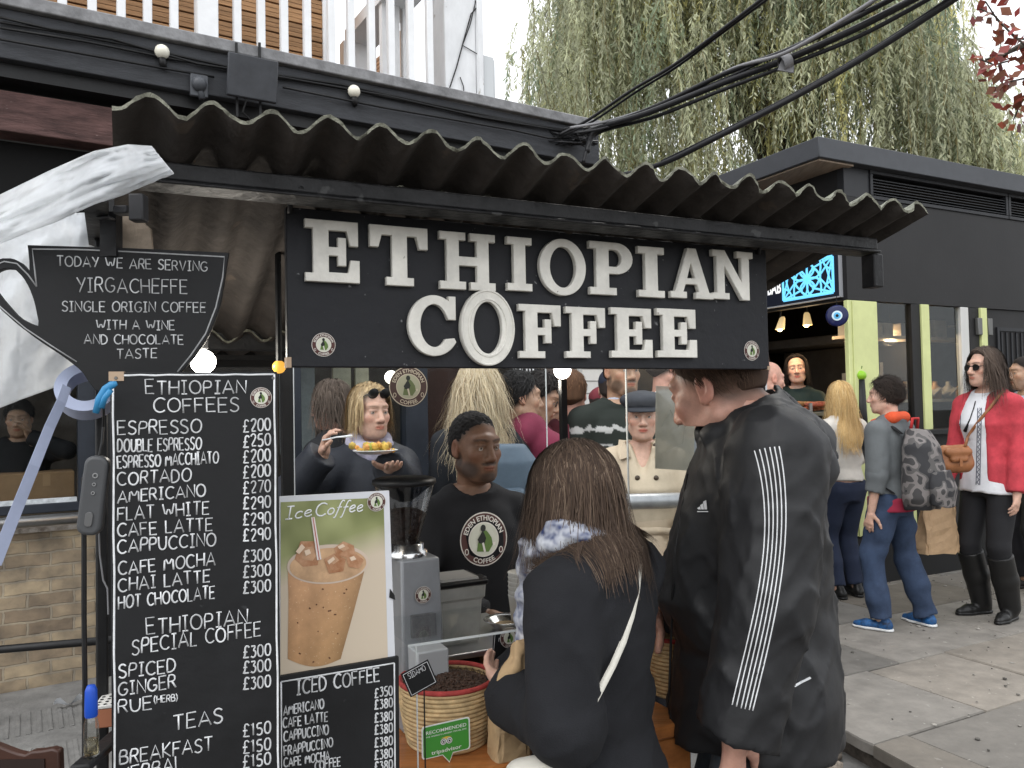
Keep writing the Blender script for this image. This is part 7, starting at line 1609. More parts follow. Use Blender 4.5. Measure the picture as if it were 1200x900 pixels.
        for n_ in 'RL':
            S,E,W = J['S'+n_],J['E'+n_],J['W'+n_]; se = tp.get('se',0)
            pr.append(Cone(S,E,.0285*H*wide+se,.0235*H+se,.025))
            if sl > .5: Wc = E+(W-E)*(sl if sl < 1 else .985); pr.append(Cone(E,Wc,.0242*H+se,.0175*H+se*.8+tp.get('cuff',0),.015,flat=True))
        for x_ in tp.get('extra',[]): pr.append(x_)
        pr.append(Cone(nb-np.array([0,0,.0]), hp(0,-.015,-.02), .036*H*wide+tp.get('neck',.004), .05*H, .01, op='s'))
        if tp.get('vneck'): pr.append(Cone(np.array([0,yo(zt(.83))+.03*H,zt(.845)]),np.array([0,yo(zt(.77))+.09*H,zt(tp['vneck'])]),.03*H,.012*H,.01,op='s'))
        for x_ in tp.get('late',[]): pr.append(x_)
        nz = tp.get('noise'); 
        if nz is None and tp.get('wr',.005): nz = fabric_noise(tp.get('wr',.005), tp.get('wf',11), yaw*.1+H)
        V, F_ = surf(pr, tp.get('res',res*.8), e, noise=nz)
        if tp.get('relax'): V = relax(V, F_, tp['relax'])
        at = None
        if tp.get('tint'): at = tp['tint'](V, B)
        B.topV, B.topF = B.w(V), F_
        return link(nm, B.topV, F_, [tp['mat']], T, True, attr=at)
    B.make_top = make_top
    if top: B.top = make_top(top, top.get('name','top'))
    if hair: do_hair(B, **hair)
    return B
def strand_cols(n, cols, rs, var=.18):
    c = np.array([cols[i] for i in rs.choice(len(cols), n, p=None)]); return c*rs.uniform(1-var,1+var,(n,1))
def do_hair(B, kind='short', col=(.03,.02,.015), cols=None, n=500, length=.3, wid=.006, front=.035, slope=.85, thick=.012, nape=-.06, seed=1, wave=.012, spread=.25, part=0.0, fine=None, volume=1.0, messy=.25, backonly=False, coll=.03, mass=True, curl=0, drape=False, strands=True, gloss=.45):
    s, M, ho = B.hs, B.M, B.ho; hp = B.hp; T = B.T
    name = 'hair'
    hm = mat('hair_fibre', (1,1,1), gloss, tint=True, spec=.4, bump=.0); cols = cols or [col]
    rs = np.random.RandomState(seed)
    # cap following the skull
    front -= .042
    r = np.array([.0745,.094,.086])*s+thick*s; pr = [Ell(hp(0,-.016,.038), r, M, .01), Cone(hp(0,-.06,-.02),hp(0,-.055,nape),.052*s+thick*s,.04*s,.03*s)]
    if kind == 'long' and mass:
        t_ = np.array(B.tab); z1 = hp(0,-.05,0)[2]-length*.6; yb = np.interp(z1,t_[:,0],t_[:,3]-t_[:,2])-.03; a_ = hp(0,-.035,-.0); mid = (a_[2]+z1)/2; ym = min(np.interp(mid,t_[:,0],t_[:,3]-t_[:,2])-.02, (a_[1]+yb)/2) if mid < t_[-1,0] else (a_[1]+yb)/2
        for o_ in (-.028,.028): pr += [Cone(a_+np.array([o_,0,0]), np.array([a_[0]+o_*1.3,ym+.012,mid]),.046*s,.032*s,.02), Cone(np.array([a_[0]+o_*1.3,ym+.012,mid]),np.array([a_[0]+o_*1.3,yb+.012,z1]),.032*s,.008*s,.02)]
    nrm = M@unit([0,1,-slope]); pt = hp(0,front,0)
    f = 34/max(s,.6)
    def nz(x,y,z):
        L = np.stack([x-ho[0],y-ho[1],z-ho[2]],-1)@M
        if curl: return curl*(vnoise(L[...,0]*150,L[...,1]*150,L[...,2]*150)+.6*vnoise(L[...,0]*330+3,L[...,1]*330,L[...,2]*330))
        return .010*messy*4*.25*s*(vnoise(L[...,0]*90/s,L[...,1]*16/s,L[...,2]*24/s)+.8*vnoise(L[...,0]*40/s+5,L[...,1]*40/s,L[...,2]*12/s))
    def nz2(x,y,z):
        dist = (x-pt[0])*nrm[0]+(y-pt[1])*nrm[1]+(z-pt[2])*nrm[2]; d = nz(x,y,z)+np.clip((dist+.03*s)/(.03*s),0,3)*thick*1.15*s
        if kind != 'long': L = np.stack([x-ho[0],y-ho[1],z-ho[2]],-1)@M; d = d+np.clip((nape*s+.03*s-L[...,2])/(.03*s),0,3)*(thick+.006)*s
        return d
    V, F_ = surf(pr, fine or .0065, noise=nz2, cuts=[(pt+nrm*.012*s, nrm)] if kind=='long' else [(pt+nrm*.012*s, nrm),(hp(0,0,nape-.02),M@np.array([0,0,-1.]))])
    q = ((V-ho)@M)/s; c0 = np.mean(np.array(cols),0)*.75; at = c0*(1+.35*vnoise(q[:,0]*60,q[:,1]*14,q[:,2]*22)[:,None])*np.ones((len(V),1))
    cap = link(name, B.w(V), F_, [hm], T, True, attr=at); B.hair = cap
    if kind in ('short','none') or not strands:
        if n and strands:
            # short locks laid over the cap
            d = rs.normal(size=(n*3,3)); d /= np.linalg.norm(d,axis=1,keepdims=True); root = np.array([0,-.016,.038])*s+d*(r-.003)
            ok = ((root-np.array([0,front,0])*s)@unit([0,1,-slope]) < -.016) & (root[:,2] > nape*s*.85); root = root[ok][:n]; d = d[ok][:n]; k = 5
            t = np.array([0,.55,-.25])-d*(d@np.array([0,.55,-.25]))[:,None]; back = (d[:,1] < .72)[:,None]; t = np.where(back, np.array([0,-.3,-1])-d*(d@np.array([0,-.3,-1]))[:,None], t); t += rs.normal(scale=messy,size=t.shape); t -= d*(t*d).sum(1,keepdims=True); t /= np.linalg.norm(t,axis=1,keepdims=True)+1e-9
            ln = length*rs.uniform(.6,1.2,len(root)); Pth = np.stack([root+t*(ln*u)[:,None]+d*(.003*s+ .45*messy*ln*u*(1.2-u))[:,None] for u in np.linspace(0,1,k)],1)
            Pth = B.w((Pth@M.T)+ho); ribbons('hair_locks', Pth, np.full(len(root),wid), [hm], cap, strand_cols(len(root), cols, rs), .15, up=(Pth[:,:1]-np.array(B.w(ho[None]))[None]))
        return
    m = n*4; d = rs.normal(size=(m,3)); d[:,2] = np.abs(d[:,2])*1.0-.15; d /= np.linalg.norm(d,axis=1,keepdims=True)
    root = np.array([0,-.016,.038])*s+d*r*.97
    ok = ((root-np.array([0,front,0])*s)@unit([0,1,-slope]) < 0)
    root, d = root[ok][:n], d[ok][:n]; n = len(root); k = 18
    ell = r*(1.03+.10*volume*rs.rand(n,1)); ctr = np.array([0,-.016,.038])*s
    G = M.T@np.array([0,0,-1.])   # gravity seen from the head
    p = root.copy(); path = [p.copy()]; L = length*rs.uniform(.72,1.08,n)
    side = np.sign(root[:,0]-part*s); fr = np.clip(root[:,1]/(.05*s)+.4,0,1); out = np.stack([side*.6*fr, -.35*np.ones(n), np.zeros(n)],1)
    jit = rs.normal(scale=.06+.14*messy,size=(n,3)); ph = rs.rand(n)*6.28; tab = np.array(B.tab)
    wl = B.l  # noqa
    for i in range(1,k):
        u = i/(k-1); step = (L/(k-1))[:,None]
        g = G*(1.0)+out*(1.1*max(0,1-u*3.2))+np.stack([side*spread*fr*(.25 if u>.4 else .5), np.zeros(n), np.zeros(n)],1)*.5+np.stack([rs.normal(scale=abs(spread)*.5,size=n),np.zeros(n),np.zeros(n)],1)
        g = g+jit+rs.normal(scale=.02+.03*messy,size=(n,3))+np.stack([np.cos(ph+u*11),np.sin(ph+u*9),np.zeros(n)],1)*wave*14
        g /= np.linalg.norm(g,axis=1,keepdims=True); p = p+g*step
        e = (p-ctr)/ell; l = np.linalg.norm(e,axis=1,keepdims=True); p = np.where(l < 1, ctr+e/np.maximum(l,1e-6)*ell, p)
        # keep the locks off the face and outside the shoulders
        if not backonly:
            f_ = (p-np.array([0,front+.02,0])*s)@unit([0,1,-.35]); p = p-np.maximum(f_,0)[:,None]*unit([0,1,-.35])*.8*(np.abs(p[:,:1]) < .07*s)
        w3 = (p@M.T)+ho
        rx = np.interp(w3[:,2],tab[:,0],tab[:,1],right=0)+coll; ry = np.interp(w3[:,2],tab[:,0],tab[:,2],right=0)+coll; yo_ = np.interp(w3[:,2],tab[:,0],tab[:,3])
        ins = (w3[:,2] < tab[-1,0]-.01); qx, qy = w3[:,0]/rx, (w3[:,1]-yo_)/ry; l = np.sqrt(qx**2+qy**2); hit = ins & (l < 1); f2 = np.where(hit, 1/np.maximum(l,.3), 1)
        bk = hit & (w3[:,1] < yo_+.02); yb_ = yo_-ry*np.sqrt(np.clip(1-qx**2,0,1)); w3[:,1] = np.where(bk, yb_, np.where(hit, yo_+(w3[:,1]-yo_)*f2, w3[:,1])); w3[:,0] = np.where(hit & ~bk, w3[:,0]*f2, w3[:,0]); p = (w3-ho)@M
        path.append(p.copy())
    Pth = np.stack(path,1); Pw = B.w((Pth@M.T)+ho)
    if drape:
        b_ = bvh_of(B); zt_ = B.w(np.array([[0,0,tab[-1,0]]]))[0,2]; of = rs.uniform(.004,.016,n); dr_ = Vector(B.w(np.array([[0,-.75,.66]]))[0]-B.w(np.zeros((1,3)))[0])
        for i in range(n):
            for j in range(4,k):
                if Pw[i,j,2] > zt_+.02: continue
                v_ = Vector(Pw[i,j]); h_ = b_.ray_cast(v_+dr_*.14, -dr_, .14+of[i])
                if h_[0] is not None: Pw[i,j] = h_[0]+dr_*of[i]
        for _ in range(3): Pw[:,3:-1] = .5*Pw[:,3:-1]+.25*(Pw[:,2:-2]+Pw[:,4:])
    upv = Pw-np.array(B.w(ho[None]))[None]; upv[:,:,2] *= .3
    sc_ = strand_cols(n, cols, rs); cl_ = np.array([vnoise(root[:,0]*70+c_*7,root[:,1]*70,root[:,2]*70) for c_ in (1,)])[0][:,None]; ribbons('hair_locks', Pw, wid*rs.uniform(.6,1.3,n), [hm], cap, sc_*.6+.4*np.mean(np.array(cols),0)*(1+1.1*cl_), .25, up=upv)
def bvh_of(B):
    from mathutils.bvhtree import BVHTree
    return BVHTree.FromPolygons([tuple(v) for v in B.topV], [tuple(int(i) for i in f) for f in B.topF])
def cast(bvh, px, py, off=.0015):
    h = bvh.ray_cast(CAMP, ray(px,py)); return None if h[0] is None else h[0]-ray(px,py)*off
def cap_hat(B, kind, m, nm='cap', brimlen=.07):
    s, M, hp = B.hs, B.M, B.hp
    if kind == 'baseball': pr = [Ell(hp(0,-.014,.052),np.array([.085,.104,.082])*s,M,.01)]; cuts=[(hp(0,0,.045),M@unit([0,.12,-1]))]
    elif kind == 'flat': pr = [Ell(hp(0,-.005,.078),np.array([.092,.118,.042])*s,M,.02), Ell(hp(0,-.014,.052),np.array([.083,.102,.06])*s,M,.02)]; cuts=[(hp(0,0,.048),M@unit([0,.1,-1]))]
    else: pr = [Ell(hp(0,-.02,.085),np.array([.112,.122,.05])*s,M,.02), Ell(hp(0,-.014,.055),np.array([.085,.104,.045])*s,M,.02)]; cuts=[(hp(0,0,.04),M@unit([0,.1,-1]))]
    V,F_ = surf(pr,.006,noise=fabric_noise(.004,22,3),cuts=cuts); o = link(nm,B.w(V),F_,[m],B.T,True)
    mb = MB(); n=16; rows=5; V=[]
    for j in range(rows):
        u=j/(rows-1)
        for i in range(n+1):
            a=math.pi*(i/n); x=.072*math.cos(a)*(1+.0*u); y=.055+.035*math.sin(a)+brimlen*u*math.sin(a)**.7; z=.049-.018*u-.10*(x**2)*8*.25
            V.append(hp(x,y,z))
    Fc=[(j*(n+1)+i,j*(n+1)+i+1,(j+1)*(n+1)+i+1,(j+1)*(n+1)+i) for j in range(rows-1) for i in range(n)]
    b = link('peak',B.w(np.array(V)),Fc,[m],o,True); b.modifiers.new('thick','SOLIDIFY').thickness=.005
    return o
def ring_scarf(B, m, nm='scarf', z=.84, r=.055, th=.024, turns=2.4, seed=1, drop=.03, flat=.7):
    H=B.H; rr=random.Random(seed); t=np.array(B.tab); zc=t[-1,0]+.005; pr=[]; pts=[]
    for i in range(int(turns*14)+1):
        a=i/14*2*math.pi; k=1+.08*math.sin(a*2.3+seed); pts.append(np.array([r*H/1.6*1.25*k*math.cos(a), t[-1,3]+r*H/1.6*1.15*k*math.sin(a)+.01, zc+.012*math.sin(a*1.7+seed)-drop*max(0,math.sin(a))+.012*(i/14)]))
    for a,b in zip(pts,pts[1:]): pr.append(Cone(a,b,th,th,.008))
    V,F_=surf(pr,.008,noise=fabric_noise(.010,26,seed,(1,1,1.5))); return link(nm,B.w(V),F_,[m],B.T,True)
def XY(px, Y): p = P(px,478,Y); return p.x, p.y
JEANS = cloth('dark_jeans',(.02,.028,.055)); DARK = cloth('dark_trousers',(.015,.015,.018)); BEIGE = cloth('beige_trousers',(.35,.28,.2))
SHOE = mat('dark_shoe',(.02,.018,.017),.5); BLACKSHOE = mat('black_leather',(.012,.012,.012),.35,bump=.1,bscale=60)
BLK = cloth('black_knit',(.0105,.0105,.012),.9,500)
TRS = dict(mat=DARK); SH = dict(mat=SHOE)
# ---- the barista
x,y = XY(553,2.78)
B = person('barista in a black sweatshirt with a round coffee emblem standing behind the counter', x, y, 1.66, -62, skin='brown', drop=.18, head=dict(yaw=8,pitch=3), wide=.98,
  arms={'R':dict(local=(.10,.30,.86),pole=(1,-.5,-.4),curl=.7),'L':dict(local=(-.26,.30,.92),pole=(-1,-.4,-.5),curl=.7)}, top=dict(mat=BLK,e=.014,hem=.5,wr=.007,se=.006,res=.009,neck=.001,extra=[]), bottom=TRS, shoe=SH, hair=dict(kind='short',col=(.008,.007,.007),front=.03,slope=.85,thick=.006,n=0,messy=.2,fine=.0032,gloss=.9,curl=.006), beard=((.03,.02,.016),.8), brow=(.02,.012,.01), lips=(1.25,.95,.95), hres=.0042, head_scale=1.02)
bv = bvh_of(B); m = MB(); 
def tee_logo():
    c = cast(bv,567,632,.0); n_ = -ray(567,632); n_ = Vector((n_.x,n_.y,0)).normalized(); uu = Vector((0,0,1)).cross(n_).normalized(); mb = MB(); logo(mb, Vector((0,0,0)), Vector((1,0,0)), Vector((0,1,0)), Vector((0,0,1)), 1, t=.0004)
    r = 27.5*c.y/F; out = []
    for v in mb.v:
        o = c+uu*(v[0]*r)+Vector((0,0,1))*(v[1]*r*1.1)+n_*.25; h = bv.ray_cast(o,-n_); p = (h[0] if h[0] else o-n_*.25)+n_*(.0035+v[2]*1.6); out.append(p)
    mb.v = out; mb.build('emblem', logo_mats(), B.T)
tee_logo()
# ---- the man in the black jacket
x,y = XY(884,1.86)
JK = mat('black_nylon',(.0135,.0138,.0152),.58,noise=.12,nscale=6,bump=.3,bscale=22,bdist=.006,rvar=.05,spec=.35)
wl = P(862,862,1.6); wr_ = P(772,708,1.98)
H = 1.76
def jacket_noise(x,y,z):
    n = .006*vnoise(x*8,y*8,z*11)+.0035*vnoise(x*22+3,y*22,z*16)
    diag = .006*vnoise((x+z*.6)*26,(y+z*.5)*20,(z-x*.3)*9)
    n = n+.0025*vnoise(x*38,y*38,z*24)+.003*np.abs(vnoise((x-z*.8)*44,(y+z*.3)*30,(z+x*.5)*16))
    rg = 1-2*np.abs(vnoise((x+z*.35)*11+2,(y-z*.45)*11,z*5+(x+y)*6)); n = n-.008*np.clip(rg,0,1)**5; rg = 1-2*np.abs(vnoise((x-z*.6)*19,(y+z*.7)*19+4,z*8)); n = n-.005*np.clip(rg,0,1)**4
    low = .014*vnoise(x*16+9,y*16,z*2.6)*np.clip((1.15-z)*2.2,0,1)
    return n+diag+low
hood = [Cone((-.11,-.075,1.43),(0,-.115,1.41),.018,.024,.02),Cone((.11,-.075,1.43),(0,-.115,1.41),.018,.024,.02),Cone((-.1,-.03,1.445),(-.065,.09,1.43),.014,.008,.02),Cone((.1,-.03,1.445),(.065,.09,1.43),.014,.008,.02),Cone((-.09,-.06,1.445),(.09,-.06,1.445),.012,.012,.02),Cone((-.07,-.125,1.35),(.07,-.125,1.35),.014,.014,.03),Cone((0,-.125,1.39),(0,-.12,1.3),.024,.01,.03)]
MAN = person('stout man in a black jacket with white sleeve stripes under the sign', x, y, H, 172, skin='pink', wide=1.1, belly=.06, head=dict(yaw=-36,pitch=20,roll=-2), neck_fwd=.06, neck_up=-.1,
  arms={'L':dict(world=wl,pole=(-.3,-1,0),curl=.55,hdir=B.l(Vector((0,0,0))) if False else (.05,.1,-1),palm=(.9,.45,0)),'R':dict(world=wr_,pole=(1,-.5,-.6),curl=.9)},
  top=dict(mat=JK,name='jacket',e=.026,hem=.432,hx=.105*H,hy=.078*H,se=.02,cuff=.006,res=.0075,noise=jacket_noise,neck=.012,extra=hood+[Cone((s_*.095,.0,.86),(s_*.1,.01,.765),.1,.1,.05,flat=True) for s_ in (-1,1)],late=[Cone((0,.025,1.4),(0,.06,1.54),.074,.11,.02,op='s')]),
  bottom=dict(mat=cloth('pale_jeans',(.1,.125,.15),noise=.3),e=.006,wr=.006,flare=.012), shoe=SH,
  hair=dict(kind='short',col=(.05,.03,.02),cols=[(.07,.04,.026),(.09,.053,.034),(.05,.03,.02)],n=2600,length=.03,wid=.0022,front=.048,slope=.95,thick=.008,nape=-.012,fine=.004,messy=.22,seed=4), hres=.004, hand_res=.0042, head_scale=1.12)
bvm = bvh_of(MAN)
def man_details():
    W = mat('stripe_white',(.68,.69,.7),.5)
    tops = [(884,528),(890,526.5),(896,525),(902,524),(907.5,523.5),(913,523)]; bots = [(858,826),(863,828),(868.5,830),(873,831),(878,832),(882,833)]
    mid1 = [(896,600),(901,600),(906,600),(911,600),(916,600),(921,600)]; mid2 = [(884,715),(889,715),(894,715.5),(899,716),(904,716),(909,716)]
    for i in range(6):
        ctl = [tops[i],mid1[i],mid2[i],bots[i]]; q = []
        ys = [c[1] for c in ctl]; xs = [c[0] for c in ctl]
        co = np.polyfit(ys,xs,3)
        for k in range(70):
            yy = ys[0]+(ys[3]-ys[0])*k/69; p = cast(bvm, float(np.polyval(co,yy)), yy, .0006)
            if p: q.append(p)
        mb = MB(); mb.tube(q,.00125,6,flat=(ray(885,680),.5)); mb.build('stripe',[W],MAN.T,smooth=True)
    # three slanted bars on the chest
    mb = MB()
    for k,(x0,w_,h_) in enumerate(((818.5,3,3.5),(822,3,7),(825.5,3.2,11))):
        q = [cast(bvm,a,b,.0025) for a,b in ((x0,597),(x0+w_,597),(x0+w_-1.2,597-h_),(x0-1.6,597-h_+2))]
        if all(q): mb.add(q,[(0,1,2,3)])
    q = [cast(bvm,a,b,.0025) for a,b in ((817,600),(830,600),(830,599),(817,599))]
    if all(q): mb.add(q,[(0,1,2,3)])
    if mb.v: mb.build('chest_mark',[W],MAN.T)
    q = [cast(bvm,a,b,.0008) for a,b in ((931,804),(938,800),(944,797),(950,794))]; q=[p for p in q if p]
    mb = MB(); mb.tube(q,.0022,6,flat=(ray(940,800),.4)); mb.build('pocket_piping',[W],MAN.T)
    q = [cast(bvm,a,b,.001) for a,b in ((806,556),(800,590),(792,640),(788,700),(785,760),(784,820),(786,842))]; q=[p for p in q if p]
    if len(q)>2: mb = MB(); mb.tube(q,.003,6); mb.build('zip_placket',[BLACKGLOSS],MAN.T,smooth=True)
    J=MAN.J; E,Wp=J['EL'],J['WL']; d=unit(Wp-E); c=Wp-d*.012; V,F_=surf([Cone(c-d*.035,c+d*.004,.047,.043,.01,flat=True)],.005,noise=lambda x,y,z:.003*np.sin((x*d[1]-y*d[0])*900)); link('cuff',MAN.w(V),F_,[BLK],MAN.T,True)
man_details()
# ---- the woman seen from behind
x,y = XY(694,1.57); H=1.46
WK = cloth('black_wool',(.0125,.013,.0155),.92,420,noise=.2,bump=.35)
wl = P(600,812,1.60)
def coat_noise(x,y,z):
    rg = 1-2*np.abs(vnoise((x+z*.5)*10+5,(y-z*.4)*10,z*4)); rh = 1-2*np.abs(vnoise((x-z*.7)*17,(y+z*.5)*17+8,z*9))
    return -.008*np.clip(rg,0,1)**5-.005*np.clip(rh,0,1)**4+.007*vnoise(x*8,y*8,z*9)+.005*vnoise(x*20,y*20,z*5)+.007*vnoise(x*26,y*26,z*2)*np.clip((1.0-z)*2,0,1)
WOM = person('woman in a long black cardigan with long streaked brown hair, seen from behind', x, y, H, 141, sex='f', head=dict(yaw=-12,pitch=24,roll=2), neck_fwd=.03, neck_up=-.055, face=False, wide=.88, alen=.9,
  arms={'L':dict(world=wl,elbow=P(690,900,1.36),curl=.6,hdir=(.25,.9,.25),palm=(.6,.2,.6)),'R':dict(local=(.06,.3,.86),pole=(.15,-.5,-1),curl=.8)},
  top=dict(mat=WK,name='cardigan',e=.016,hem=.3,skirt=(.095,.085),se=.012,cuff=.006,res=.0075,noise=coat_noise,neck=.01), bottom=TRS, shoe=SH,
  hair=dict(kind='long',cols=[(.05,.03,.021),(.035,.021,.016),(.075,.047,.031),(.06,.037,.025),(.04,.025,.018),(.13,.088,.06),(.24,.175,.125),(.028,.018,.014)],n=12500,length=.19,wid=.0019,front=.055,slope=.6,thick=.016,nape=-.09,wave=.003,spread=.1,volume=1.3,messy=.3,mass=False,drape=True,seed=11,fine=.006,gloss=.38,coll=.032), hand_res=.004)
bvw = bvh_of(WOM)
def woman_details():
    # patterned scarf
    sc = mat('floral_scarf',(.6,.62,.66),.8,noise=.6,nscale=34,col2=(.03,.045,.12),bump=.08,bscale=60,detail=2)
    pr=[]; H=WOM.H; t=np.array(WOM.tab); zc=t[-1,0]-.004
    pts=[np.array([.086*math.cos(a),.05*math.sin(a)+.028+t[-1,3],zc+.014*math.sin(a*2+1)+.012]) for a in np.linspace(0,2*math.pi,25)]
    for a,b in zip(pts,pts[1:]): pr.append(Cone(a,b,.03,.03,.012))
    pr += [Cone((-.06,.1,zc-.02),(-.05,.135,zc-.2),.035,.025,.02),Cone((.05,.1,zc-.02),(.04,.13,zc-.2),.035,.025,.02)]
    V,F_=surf(pr,.006,noise=fabric_noise(.016,20,5,(1,1,2.2))); link('scarf',WOM.w(V),F_,[sc],WOM.T,True)
    # striped top showing at the open front
    st = bpy.data.materials.new('striped_jersey'); st.use_nodes=True; n,L=st.node_tree.nodes,st.node_tree.links; b=n['Principled BSDF']; b.inputs['Roughness'].default_value=.85
    wv=n.new('ShaderNodeTexWave'); wv.bands_direction='Z'; wv.inputs['Scale'].default_value=13; wv.inputs['Distortion'].default_value=.6; r=n.new('ShaderNodeValToRGB'); r.color_ramp.interpolation='CONSTANT'; e=r.color_ramp.elements; e[0].color=(.012,.016,.04,1); e[1].position=.62; e[1].color=(.62,.63,.66,1); tc=n.new('ShaderNodeTexCoord'); L.new(tc.outputs['Object'],wv.inputs[0]); L.new(wv.outputs[1],r.inputs[0]); L.new(r.outputs[0],b.inputs[0])
    tb=[[t_[0],t_[1]*.93,t_[2]+.017,t_[3]+.022,0] for t_ in WOM.tab if .46*H<t_[0]<.8*H]; V,F_=surf([Torso(tb)],.01,.004,noise=fabric_noise(.006,10,2)); link('striped_top',WOM.w(V),F_,[st],WOM.T,True)
woman_details()
def crossbody():
    bag = mat('cream_leather',(.55,.53,.47),.45,bump=.15,bscale=60); q=[]
    for a,b in ((750,640),(751,660),(749,690),(744,725),(733,757),(718,785),(704,807)):
        p = cast(bvw,a,b,.002)
        if p: q.append(p)
    for _ in range(4): q = [q[0]]+[q[i]*.5+(q[i-1]+q[i+1])*.25 for i in range(1,len(q)-1)]+[q[-1]]
    d_ = (q[-1]-q[-2]).normalized(); q += [q[-1]+d_*.02+ray(700,810)*.008, q[-1]+d_*.05+ray(700,810)*.03]
    T = thing('crossbody_bag','cream leather bag on a long strap worn across the back of the black cardigan','bag',Vector((q[-1].x,q[-1].y,.55)))
    mb=MB(); ups=[]
    V=[]; 
    for i,p in enumerate(q):
        t=(q[min(i+1,len(q)-1)]-q[max(i-1,0)]).normalized(); s=t.cross(ray(700,770)).normalized()*.0062; V+= [p-s,p+s]
    o=link('strap',V,[(2*i,2*i+1,2*i+3,2*i+2) for i in range(len(q)-1)],[bag],T,True); o.modifiers.new('thick','SOLIDIFY').thickness=.003
    c=P(632,935,1.44); l=np.array([c.x,c.y,c.z]); V,F_=surf([Cone(l+[-.03,0,.035],l+[.035,0,.045],.03,.03,.03),Cone(l+[-.04,0,-.09],l+[.05,0,-.09],.04,.045,.05)],.007,.004); link('pouch',V,F_,[bag],T,True)
    mb.tube([P(664,880,1.38),P(640,893,1.42),Vector((c.x+.02,c.y,c.z+.05))],.0055,8); mb.build('strap_end',[bag],T,smooth=True)
    p=P(598,786,1.56); T=thing('paper_bag','small folded brown paper bag held in the woman\'s left hand','bag',p); mb=MB(); V=[]
    rr=random.Random(3)
    kr=mat('kraft_paper',(.42,.29,.16),.75)
    V,F_=surf([Cone(np.array(p)+[-.012,0,-.02],np.array(p)+[.02,.012,.03],.014,.024,.02),Cone(np.array(p)+[.0,0,.0],np.array(p)+[.045,.03,.01],.018,.02,.02)],.005,noise=fabric_noise(.012,40,2)); link('paper_body',V,F_,[kr],T,True)
crossbody()
